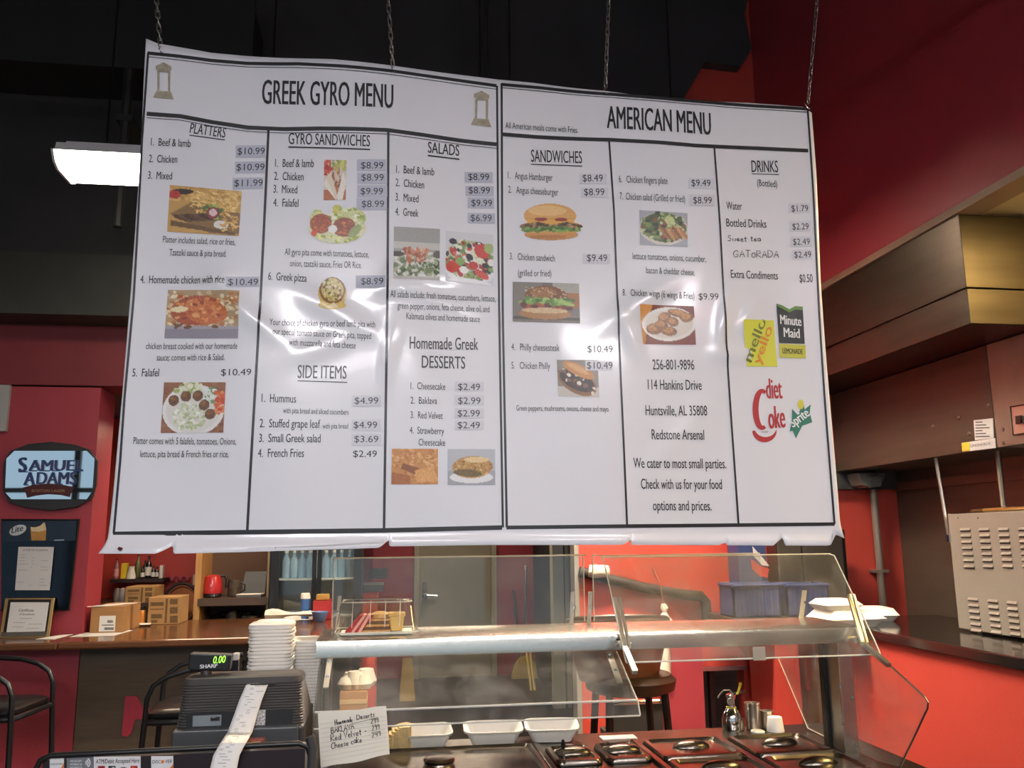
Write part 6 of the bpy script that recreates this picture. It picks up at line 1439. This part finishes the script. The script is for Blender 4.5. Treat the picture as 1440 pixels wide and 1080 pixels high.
# brown barrel stool behind the right part of the left glass
TBY = 4.75
tcx = at(868, 900, 'y', TBY).x; tr_r = .27
zt_, zs = at(868, 862, 'y', TBY).z, at(900, 962, 'y', TBY - .2).z
tbs = thing('barrel_stool', 'brown barrel backed stool seen through the serving glass', 'stool', (tcx, TBY, 0))
LEA = mat('brown_leather', '#6e4730', .4, var=.2, scale=4, coat=.2)
rows = []
def tub(k, u):
    a = math.radians(-240 + 290 * u); f = math.sin(math.pi * min(1, max(0, u * 1.0))) ** .5
    r = .2 + .08 * k; zc = zs + (zt_ - zs) * k * (.45 + .55 * f)
    return (tcx + r * math.cos(a), TBY + r * math.sin(a) * .9, zc)
part('barrel_back', MB().sheet(lambda u, v: tub(v, u), 28, 8), LEA, tbs, solid=.03, smooth=True)
part('back_trim', MB().tube([tub(1, i / 28) for i in range(29)], .016, 8), mat('dark_wood_trim', '#3a2619', .4), tbs, smooth=True)
part('seat', MB().lathe([(.19, -.02), (.24, 0), (.25, .05), (.22, .08), (0, .09)], (tcx + .06, TBY - .02, zs - .05), 24), mat('dark_brown_seat', '#3c281c', .4, coat=.2), tbs, smooth=True)
for sx in (-1, 1):
    for sy in (-1, 1): part('leg', MB().tube([(tcx + .06 + sx * .15, TBY + sy * .15, zs - .06), (tcx + .06 + sx * .2, TBY + sy * .2, 0)], [.022, .017], 8), mat('black_brown_wood', '#1f1713', .4), tbs, smooth=True)
part('footrest', MB().tube([(tcx + .06 + .2 * math.cos(a), TBY + .2 * math.sin(a), .28) for a in [i * .524 for i in range(13)]], .011, 8), CHROME, tbs, smooth=True)
a, b, c_ = at(926, 985, 'y', 5.2), at(936, 995, 'y', 5.2), at(938, 1040, 'y', 5.2)
cfr = thing('folding_chair', 'dark chair back with bright metal tube beside the barrel stool', 'chair', (b.x - .15, 5.2, 0))
part('tube_frame', MB().tube([(a.x - .2, 5.2, a.z), (a.x, 5.2, a.z), ((a.x + b.x) / 2 + .01, 5.2, a.z - .005), (b.x, 5.2, b.z), (c_.x, 5.2, 0)], .011, 8).tube([(a.x - .3, 5.2, 0), (a.x - .3, 5.2, a.z - .04), (a.x - .28, 5.2, a.z - .01), (a.x - .2, 5.2, a.z)], .011, 8), CHROME, cfr, smooth=True)
part('back_panel', MB().box(a.x - .28, b.x - .02, 5.2, 5.23, c_.z - .02, a.z - .02), mat('charcoal_fabric', '#2a2725', .8), cfr)
part('seat', MB().box(a.x - .28, b.x - .02, 5.23, 5.55, .43, .47), MATS['charcoal_fabric'], cfr, bevel=.01)
for xx in (a.x - .29, b.x - .01): part('rear_leg', MB().tube([(xx, 5.53, .43), (xx, 5.55, 0)], .011, 8), CHROME, cfr)

# ------------------------------------------------------------------ far room seen through the glass
bro = at(742, 948, 'y', 9.9)
bm2 = thing('broom', 'yellow bristled broom leaning on the far red wall', 'broom', (at(738, 945, 'z', 0).x, 10.4, 0))
Yb_ = 10.45
bh = at(737, 945, 'y', Yb_); zt0 = at(735, 918, 'y', Yb_).z
bx0_ = bh.x
part('bristles', MB().loft([rr(.32, .07, .02, 3, (bx0_, Yb_), .005), rr(.26, .06, .02, 3, (bx0_ + .01, Yb_), .16), rr(.12, .05, .015, 3, (bx0_ + .02, Yb_ + .01), .26)]), mat('broom_straw', '#b59a48', .8, var=.2, stretch=(20, 1, 1), bump=.2), bm2)
hb = at(739, 795, 'y', YD - .03)
part('broomstick', MB().tube([(bx0_ + .02, Yb_ + .01, .25), (hb.x, YD - .03, hb.z)], .014, 8), BLACKM, bm2, smooth=True)
hb2a, hb2 = at(727, 885, 'y', 10.6), at(722, 830, 'y', YD - .02)
part_m = thing('mop', 'dark handled mop leaning left of the broom', 'mop', (hb2a.x, 10.55, 0))
part('handle', MB().tube([(hb2a.x + .02, 10.55, .12), (hb2.x, YD - .03, hb2.z)], .014, 8), BLACKM, part_m, smooth=True)
part('mop_head', MB().loft([rr(.22, .12, .04, 4, (hb2a.x + .02, 10.55), .005), rr(.2, .1, .04, 4, (hb2a.x + .02, 10.55), .06), rr(.05, .05, .02, 4, (hb2a.x + .02, 10.55), .16)]), mat('grey_mop', '#5a5550', .9, bump=.4), part_m)
for i, (px, lab) in enumerate(((745, 'left yellow pole standing right of the broom'), (750, 'right yellow pole standing right of the broom'))):
    q = at(px + 2, 966, 'y', 9.6); q2 = at(px, 905, 'y', 9.7)
    single('yellow_pole', MB().tube([(q.x, 9.6, .002), (q2.x, 10.0, at(px, 903, 'y', 10.0).z)], .014, 8), mat('yellow_handle', '#c9b04a', .5), lab, 'pole', 'yellow poles by the broom', smooth=True)
ws = at(572, 965, 'z', 0)
w_ = BP(562, 926, 584, 966, 9.4, .05)
ysn = thing('floor_sign', 'yellow folding floor sign standing left of the grey door', 'sign', ((w_[0] + w_[1]) / 2, 9.4, 0))
part('front_board', MB().prism([(w_[0], 9.3, 0), (w_[1], 9.3, 0), (w_[1] - .03, 9.42, w_[5]), (w_[0] + .03, 9.42, w_[5])], (0, .015, 0)), mat('yellow_plastic', '#b0903c', .5), ysn)
part('rear_board', MB().prism([(w_[0], 9.56, 0), (w_[1], 9.56, 0), (w_[1] - .03, 9.45, w_[5]), (w_[0] + .03, 9.45, w_[5])], (0, -.015, 0)), MATS['yellow_plastic'], ysn)
a = BP(478, 973, 516, 990, 6.2, .4)
sbx = thing('storage_box', 'tan cardboard storage box with a white cloth on it', 'box', ((a[0] + a[1]) / 2, 6.2, 0))
part('carton', MB().box(a[0], a[1], 6.2, 6.6, 0, a[5]), mat('tan_box', '#b48755', .7, var=.1), sbx); part('band', MB().box(a[0] - .003, a[1] + .003, 6.197, 6.6, a[5] - .08, a[5] - .05), mat('pale_band', '#cdb285', .7), sbx)
g = MB(); rnd = random.Random(3)
for i in range(6):
    g.lathe([(0, 0), (.06, .005), (.075, .04), (.05, .08 + .02 * (i % 3)), (0, .1)], (a[0] + .05 + .024 * i, 6.3 + .05 * (i % 2), a[5] + .001 + .008 * (i % 2)), 10)
single('crumpled_cloth', g, MATS['white_cloth'], 'crumpled white cloth on the tan storage box', 'cloth', smooth=True)
single('red_board', MB().box(*BP(516, 925, 527, 994, 6.5, .02)), REDB, 'narrow red board right of the tan storage box', 'board')

# ------------------------------------------------------------------ red wall behind the serving counter
RWY = YR - .04
pts_ = [at(x, y, 'y', RWY) for x, y in ((815, 804), (832, 808), (850, 813), (880, 820), (905, 826), (930, 831), (960, 836), (985, 838), (992, 846), (994, 870), (998, 874), (1040, 874))]
hp = single('black_hose', MB().tube(pts_, .036, 10), mat('black_foam_pipe', '#2a2526', .6, var=.1), 'black insulated pipe sagging across the red wall', 'pipe', smooth=True)
tpw = BP(829, 795, 856, 812, RWY - .05, .06)
tl_ = thing('paper_roll', 'white paper roll tied on the red wall above the black pipe', 'paper roll', ((tpw[0] + tpw[1]) / 2, RWY - .04, tpw[4]))
part('roll', MB().tube([(tpw[0], RWY - .03, (tpw[4] + tpw[5]) / 2 + .005), (tpw[0] + .03, RWY - .035, (tpw[4] + tpw[5]) / 2), (tpw[1], RWY - .03, (tpw[4] + tpw[5]) / 2)], [.04, .045, .04], 12), mat('crinkled_paper', '#d8d1c2', .8, bump=.4, bscale=30), tl_, smooth=True)
part('wall_hook', MB().box(tpw[0] + .04, tpw[0] + .06, RWY - .03, YR, tpw[5] - .03, tpw[5] + .01), ALU, tl_)
# tied plastic bag hanging on a string
wy = YR - .1
q = lambda px, py: at(px, py, 'y', wy)
tb_ = thing('hanging_towel', 'white towel tied up on a string on the red wall', 'towel', q(928, 963))
part('string', MB().tube([q(925, 800) + Vector((0, .1, 0)), q(928, 820), q(933, 850)], .004, 6), mat('grey_string', '#9a6a62', .6), tb_)
def prof_loft(rows, m, nm):
    g = MB(); rg = []
    for (x0, x1, y, th) in rows:
        a, b = q(x0, y), q(x1, y); c = (a + b) / 2; r = (b - a).length / 2
        rg.append([c + Vector((r * math.cos(t * .4488) * (1 + .12 * math.sin(3 * t + y)), th * math.sin(t * .4488), 0)) for t in range(14)])
    g.loft(rg); part(nm, g, m, tb_, smooth=True)
TW = mat('white_towel', '#e3ddd2', .85, var=.04, bump=.25, bscale=50)
prof_loft([(930, 936, 849, .02), (929, 939, 855, .03), (932, 937, 861, .02), (928, 940, 866, .03), (922, 946, 874, .035)], TW, 'knot')
prof_loft([(922, 946, 874, .035), (924, 942, 890, .04), (926, 941, 910, .045), (923, 942, 930, .05), (921, 943, 945, .05), (930, 944, 958, .04), (935, 943, 964, .02)], TW, 'towel_body')
ol = thing('wall_outlet', 'cream wall outlet on the red wall left of the blue crates', 'outlet', at(1023, 836, 'y', YR))
part('cover_plate', MB().box(*BP(1015, 818, 1031, 836, YR - .012, .012)), mat('outlet_cream', '#b9a58a', .5), ol, bevel=.003)
for y in (823, 831): part('socket', MB().box(*BP(1020, y - 2.5, 1026, y + 2.5, YR - .014, .003)), mat('outlet_tan', '#8c7660', .5), ol)
# crates and drinks machine
DY = 5.25
tbx0, tbx1 = at(1030, 850, 'y', DY).x, at(1215, 850, 'y', DY).x
ztb = at(1100, 868, 'y', DY).z
dk = thing('drinks_counter', 'dark counter under the blue crates at the red wall', 'counter', ((tbx0 + tbx1) / 2, DY + .2, 0))
part('cabinet', MB().box(at(1092, 950, 'y', DY + .03).x, XA - .2, DY + .03, YR - .12, 0, ztb - .04), REDB, dk); part('top', MB().box(tbx0, XA - .15, DY, YR - .11, ztb - .04, ztb), mat('dark_counter_top', '#40312d', .35), dk)
for i, (x0, x1, y0, lab) in enumerate(((1031, 1098, 823, 'blue plastic crate left of the foam boxes'), (1106, 1166, 823, 'blue plastic crate behind the foam boxes'))):
    a = BP(x0, y0, x1, 866, DY + .02, .22); t = thing('blue_crate', lab, 'crate', ((a[0] + a[1]) / 2, DY + .2, ztb), 'blue crates'); BLU = mat('crate_blue', '#34406e', .45)
    part('tub', MB().box(a[0], a[1], a[2], a[2] + .012, ztb + .001, a[5]).box(a[0], a[1], a[3] - .012, a[3], ztb + .001, a[5]).box(a[0], a[0] + .012, a[2], a[3], ztb + .001, a[5]).box(a[1] - .012, a[1], a[2], a[3], ztb + .001, a[5]).box(a[0], a[1], a[2], a[3], ztb + .001, ztb + .012), BLU, t)
    part('rim', MB().tube([(a[0], a[2], a[5]), (a[1], a[2], a[5]), (a[1], a[3], a[5]), (a[0], a[3], a[5]), (a[0], a[2], a[5])], .012, 6), BLU, t)
    for k in range(8): part('rib', MB().box(a[0] + (a[1] - a[0]) * (k + .5) / 8 - .006, a[0] + (a[1] - a[0]) * (k + .5) / 8 + .006, a[2] - .008, a[2], ztb + .01, a[5] - .03), BLU, t)
a = BP(1052, 745, 1092, 824, DY + .1, .3); b2 = BP(1094, 745, 1187, 830, DY + .26, .17)
sm = thing('soda_machine', 'steel drinks dispenser with blue and red front panel', 'drinks machine', ((a[0] + b2[1]) / 2, DY + .3, ztb))
part('housing', MB().box(b2[0], b2[1], b2[2], b2[3], ztb + .47 - .45, b2[5]), mat('machine_steel', '#6f6b66', .35, .9, var=.15), sm, bevel=.005)
part('front_panel', MB().box(a[0], a[1], DY + .255, b2[3], ztb + .002, a[5]), mat('machine_blue', '#2c3a68', .4), sm)
g = MB(); dz_ = lambda px, py: at(px, py, 'y', DY + .25)
k = part('red_wave', MB().prism([dz_(*p) for p in ((1056, 786), (1070, 796), (1082, 800), (1079, 812), (1068, 810), (1058, 800))], (0, .004, 0)), mat('machine_red', '#b03a34', .5), sm)
part('white_wave', MB().prism([dz_(*p) for p in ((1058, 768), (1074, 786), (1082, 796), (1072, 795), (1060, 782))], (0, .004, 0)), mat('machine_white', '#c4c2c6', .5), sm)
part('side_trim', MB().box(b2[1], b2[1] + .03, b2[2] + .02, b2[3], ztb + .02, b2[5]), BLACK, sm)
part('door_seam', MB().box(*BP(1128, 768, 1130, 826, DY + .257, .003)), BLACK, sm)

# ------------------------------------------------------------------ granite half wall, foam boxes, conduit
gt = single('granite_top', MB().box(XA - .03, XK - .01, .2, 5.46, 1.055, 1.11), GRANITE, 'speckled black granite top on the red kitchen half wall', 'countertop', bevel=.006)
GZ = 1.11
def clam(px, py, w, d, h, zb, label, rz):
    c = at(px, py, 'z', zb); t = thing('foam_box', label, 'foam box', (c.x, c.y, zb), 'closed foam boxes on the granite')
    R = Matrix.Rotation(rz, 3, 'Z'); tr = lambda rows: [[R @ v + Vector((c.x, c.y, zb)) for v in r_] for r_ in rows]
    part('bottom_half', MB().loft(tr([rr(w * .75, d * .75, .03, 4, (0, 0), .001), rr(w, d, .03, 4, (0, 0), h * .48), rr(w * 1.03, d * 1.03, .03, 4, (0, 0), h * .5)])), FOAM, t, smooth=True)
    part('top_half', MB().loft(tr([rr(w * 1.03, d * 1.03, .03, 4, (0, 0), h * .505), rr(w, d, .03, 4, (0, 0), h * .53), rr(w * .8, d * .8, .03, 4, (0, 0), h * .97), rr(w * .7, d * .7, .03, 4, (0, 0), h)])), FOAM, t, smooth=True)
    return c
hb_ = .075
c1_ = clam(1190, 880, .36, .3, hb_ * 1.3, GZ, 'large closed white foam box on the granite behind the glass', .1)
clam(1232, 872, .2, .3, hb_ * 1.1, GZ, 'closed white foam box nearest the grey conduit', -.2)
c = c1_; t = thing('foam_box', 'small white foam box on top of the large one', 'foam box', (c.x - .05, c.y, GZ + hb_ * 1.3), 'closed foam boxes on the granite')
z = GZ + hb_ * 1.3 + .001
part('bottom_half', MB().loft([rr(.2, .2, .03, 4, (c.x - .06, c.y), z), rr(.24, .24, .03, 4, (c.x - .06, c.y), z + .03)]), FOAM, t, smooth=True)
part('top_half', MB().loft([rr(.245, .245, .03, 4, (c.x - .06, c.y), z + .0305), rr(.18, .18, .03, 4, (c.x - .06, c.y), z + .06)]), FOAM, t, smooth=True)
cYc = YR - .06
a, b = at(1228, 688, 'y', cYc), at(1246, 872, 'y', cYc)
cd2 = thing('wall_conduit', 'grey conduit pipe running down the red wall by the kitchen', 'pipe', (a.x, cYc, 0))
part('tube', MB().tube([(a.x, cYc, gz0 - .002), (a.x, cYc, 0)], .026, 10), mat('grey_conduit', '#8a7f76', .4, .3), cd2, smooth=True)
part('strap', MB().box(a.x - .05, a.x + .05, cYc - .03, YR, at(1241, 803, 'y', cYc).z - .01, at(1241, 803, 'y', cYc).z + .01), MATS['grey_conduit'], cd2)
el = thing('emergency_light', 'grey angular emergency light under the steel hood', 'lamp', at(1226, 690, 'y', YR - .2))
EY = YR - .22
e_ = lambda px, py, Y=EY: at(px, py, 'y', Y)
part('housing', MB().prism([e_(1206, 665), (e_(1246, 665)), e_(1244, 672), e_(1240, 683), e_(1224, 685), e_(1213, 682), e_(1208, 672)], (0, .15, 0)), mat('mid_grey_metal', '#6a6c6c', .4), el, bevel=.006)
part('lamp_head', MB().prism([e_(1223, 669, EY - .03), e_(1243, 668, EY - .03), e_(1240, 684, EY - .03), (e_(1224, 686, EY - .03))], (0, .03, 0)), mat('mid_grey_metal2', '#5d6060', .4), el, bevel=.005)
part('latch', MB().tube([e_(1232, 667, EY - .04), e_(1236, 658, EY - .04)], .006, 6), CHROME, el)

# ------------------------------------------------------------------ kitchen hood and oven
HC = at(1364, 455, 'x', XA); hcY = HC.y; zb_ = HC.z
hz_ = at(1347, 290, 'x', XA).z
hd_ = thing('kitchen_hood', 'stepped stainless steel extraction hood at the upper right', 'hood', (3.3, 4.5, 2.0))
zs_ = at(1360, 404, 'x', XA).z
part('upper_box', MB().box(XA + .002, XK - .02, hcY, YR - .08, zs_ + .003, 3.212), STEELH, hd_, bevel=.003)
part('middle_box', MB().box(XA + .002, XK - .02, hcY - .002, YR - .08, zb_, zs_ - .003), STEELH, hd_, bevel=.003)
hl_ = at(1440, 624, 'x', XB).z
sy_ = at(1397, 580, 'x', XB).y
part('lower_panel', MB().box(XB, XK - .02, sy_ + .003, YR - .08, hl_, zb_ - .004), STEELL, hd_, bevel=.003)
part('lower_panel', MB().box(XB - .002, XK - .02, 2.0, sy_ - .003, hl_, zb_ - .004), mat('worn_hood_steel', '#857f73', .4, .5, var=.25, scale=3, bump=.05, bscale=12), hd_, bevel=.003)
h_ = lambda px, py, dx=0.: at(px, py, 'x', XB - dx)
lb = part('data_label', MB().prism([h_(*q_, .004) for q_ in ((1369, 591), (1396, 588), (1397, 616), (1371, 619))], (.003, 0, 0)), PAPERB, hd_)
g = MB()
for i in range(6): ribbon(g, [h_(1373, 594 + 4 * i), h_(1383 + 5 * (i % 3), 593.5 + 4 * i)], .006, (-1, 0, 0), .0055)
part('label_lines', g, INKG, lb)
lb = part('maker_label', MB().prism([h_(*q_, .004) for q_ in ((1352, 623), (1399, 616), (1400, 630), (1353, 635.5))], (.003, 0, 0)), PAPERB, hd_)
part('yellow_square', MB().prism([h_(*q_, .006) for q_ in ((1352, 623.3), (1363, 621.6), (1363, 634), (1353, 635.2))], (.002, 0, 0)), mat('yellow_print', '#cdb93f', .5), lb)
text(lb, 'label_text', 'GREENHECK', h_(1366, 629), h_(1395, 625), 3.5 * mpp(h_(1380, 627)), INKG, (-1, 0, 0), .006)
sw = part('switch_plate', MB().prism([h_(*q_, .008) for q_ in ((1421, 572), (1452, 567), (1454, 607), (1425, 612))], (.006, 0, 0)), mat('pale_steel_plate', '#b5afa2', .35, .7), hd_, bevel=.002)
part('plate_edge', MB().tube([h_(*q_, .009) for q_ in ((1452, 567), (1421, 572), (1425, 612), (1454, 607))], .004, 6), BLACK, sw)
for x in (1431, 1442): part('toggle_switch', MB().prism([h_(*q_, .02) for q_ in ((x - 3.5, 585), (x + 3.5, 584), (x + 4, 595), (x - 3, 596.5))], (.012, 0, 0)), BLACK, sw)
for q_ in ((1312, 600), (1348, 587), (1363, 610), (1390, 570), (1412, 623), (1411, 604)): part('rivet', MB().lathe([(0, 0), (.012, 0), (.009, .006), (0, .007)], h_(*q_, 0), 10, Matrix.Rotation(-math.pi / 2, 3, 'Y')), mat('dull_rivet', '#6d665c', .4, .8), hd_)

oY0, oY1 = at(1440, 717, 'x', XB + .01).y - .25, at(1332, 723, 'x', XB + .01).y
oz1 = at(1332, 723, 'x', XB + .01).z
ov = thing('oven', 'pale grey oven with louvred side on the granite counter', 'oven', (3.44, (oY0 + oY1) / 2, GZ))
OM = mat('oven_enamel', '#8f8b82', .45, .2, var=.06, scale=3, bump=.03)
part('body', MB().box(XB + .012, XK - .03, oY0, oY1, GZ + .012, oz1), OM, ov, bevel=.004)
for y in (oY0 + .06, oY1 - .06): part('foot', MB().lathe([(.02, 0), (.02, .012)], (XB + .06, y, GZ), 10), BLACK, ov)
o2 = lambda px, py, dx=0.: at(px, py, 'x', XB + .012 - dx)
DK = mat('louvre_dark', '#3a362f', .6)
def louvres(cols, n, ya, yb, dxp):
    for j, (x0, yo) in enumerate(cols):
        slot = MB(); hood = MB()
        for i in range(n):
            px = x0 + dxp * i; py = ya + (yb - ya) * i / (n - 1) + yo; p, p2 = o2(px - 7, py - .6), o2(px + 7, py + .6)
            y0, y1 = min(p.y, p2.y), max(p.y, p2.y); z = (p.z + p2.z) / 2
            slot.box(XB + .008, XB + .013, y0, y1, z - .007, z)
            hood.prism([(XB + .012, y0, z + .014), (XB + .002, y0, z + .001), (XB + .012, y0, z)], (0, y1 - y0, 0))
        part('louvre_slots', slot, DK, ov); part('louvre_hoods', hood, OM, ov)
louvres([(1358, 0), (1384.5, -.2), (1412, -.4), (1440, -.6)], 7, 746, 798, 1.0)
louvres([(1369, 0), (1397, 2.6), (1424, 5.2)], 6, 844, 888, 1.0)
part('screws', MB().lathe([(0, 0), (.006, 0), (0, .004)], o2(1347, 728), 8, Matrix.Rotation(-math.pi / 2, 3, 'Y')).lathe([(0, 0), (.006, 0), (0, .004)], o2(1375, 728), 8, Matrix.Rotation(-math.pi / 2, 3, 'Y')), MATS['dull_rivet'], ov)
part('corner_bracket', MB().box(XB + .0, XB + .02, oY1 - .01, oY1 + .012, at(1332, 757, 'x', XB).z - .02, at(1332, 757, 'x', XB).z + .02), CHROME, ov)
br2 = thing('brass_bar', 'brass burner bar lying on top of the oven', 'bar', (XB + .1, oY1 - .4, oz1))
part('tube', MB().tube([(XB + .08, oY1 - .22, oz1 + .014), (XB + .08, oY1 - .75, oz1 + .014)], .012, 8), mat('brass', '#b08d52', .3, .8), br2, smooth=True)
part('end_plug', MB().tube([(XB + .08, oY1 - .12, oz1 + .012), (XB + .08, oY1 - .22, oz1 + .014)], .011, 8), mat('dark_brass', '#6b5433', .4, .7), br2, smooth=True)
part('wire', MB().tube([(XB + .03, oY1 - .3, oz1 + .004), (XB + .02, oY1 - .45, oz1 + .003), (XB + .03, oY1 - .6, oz1 + .01), (XB + .07, oY1 - .65, oz1 + .012)], .004, 6), mat('dark_brass', '#6b5433', .4, .7), br2, smooth=True)
p0, p1 = at(1316, 645, 'x', XB + .05), at(1333, 768, 'x', XB - .0)
single('support_rod', MB().tube([(XB + .05, p0.y, hl_ - .001), (XB + .03, oY1 + .03, at(1333, 760, 'x', XB).z)], .011, 8), BRUSH, 'thin steel rod from the hood down to the oven corner', 'rod', smooth=True)
p0 = at(1402, 630, 'x', XB + .12)
single('gas_pipe', MB().tube([(XB + .12, p0.y, hl_ - .001), (XB + .12, p0.y, oz1 + .03), (XB + .12, p0.y - .03, oz1 + .001)], .013, 8), mat('dull_pipe', '#8d8272', .4, .6), 'grey pipe from the hood down onto the oven top', 'pipe', smooth=True)
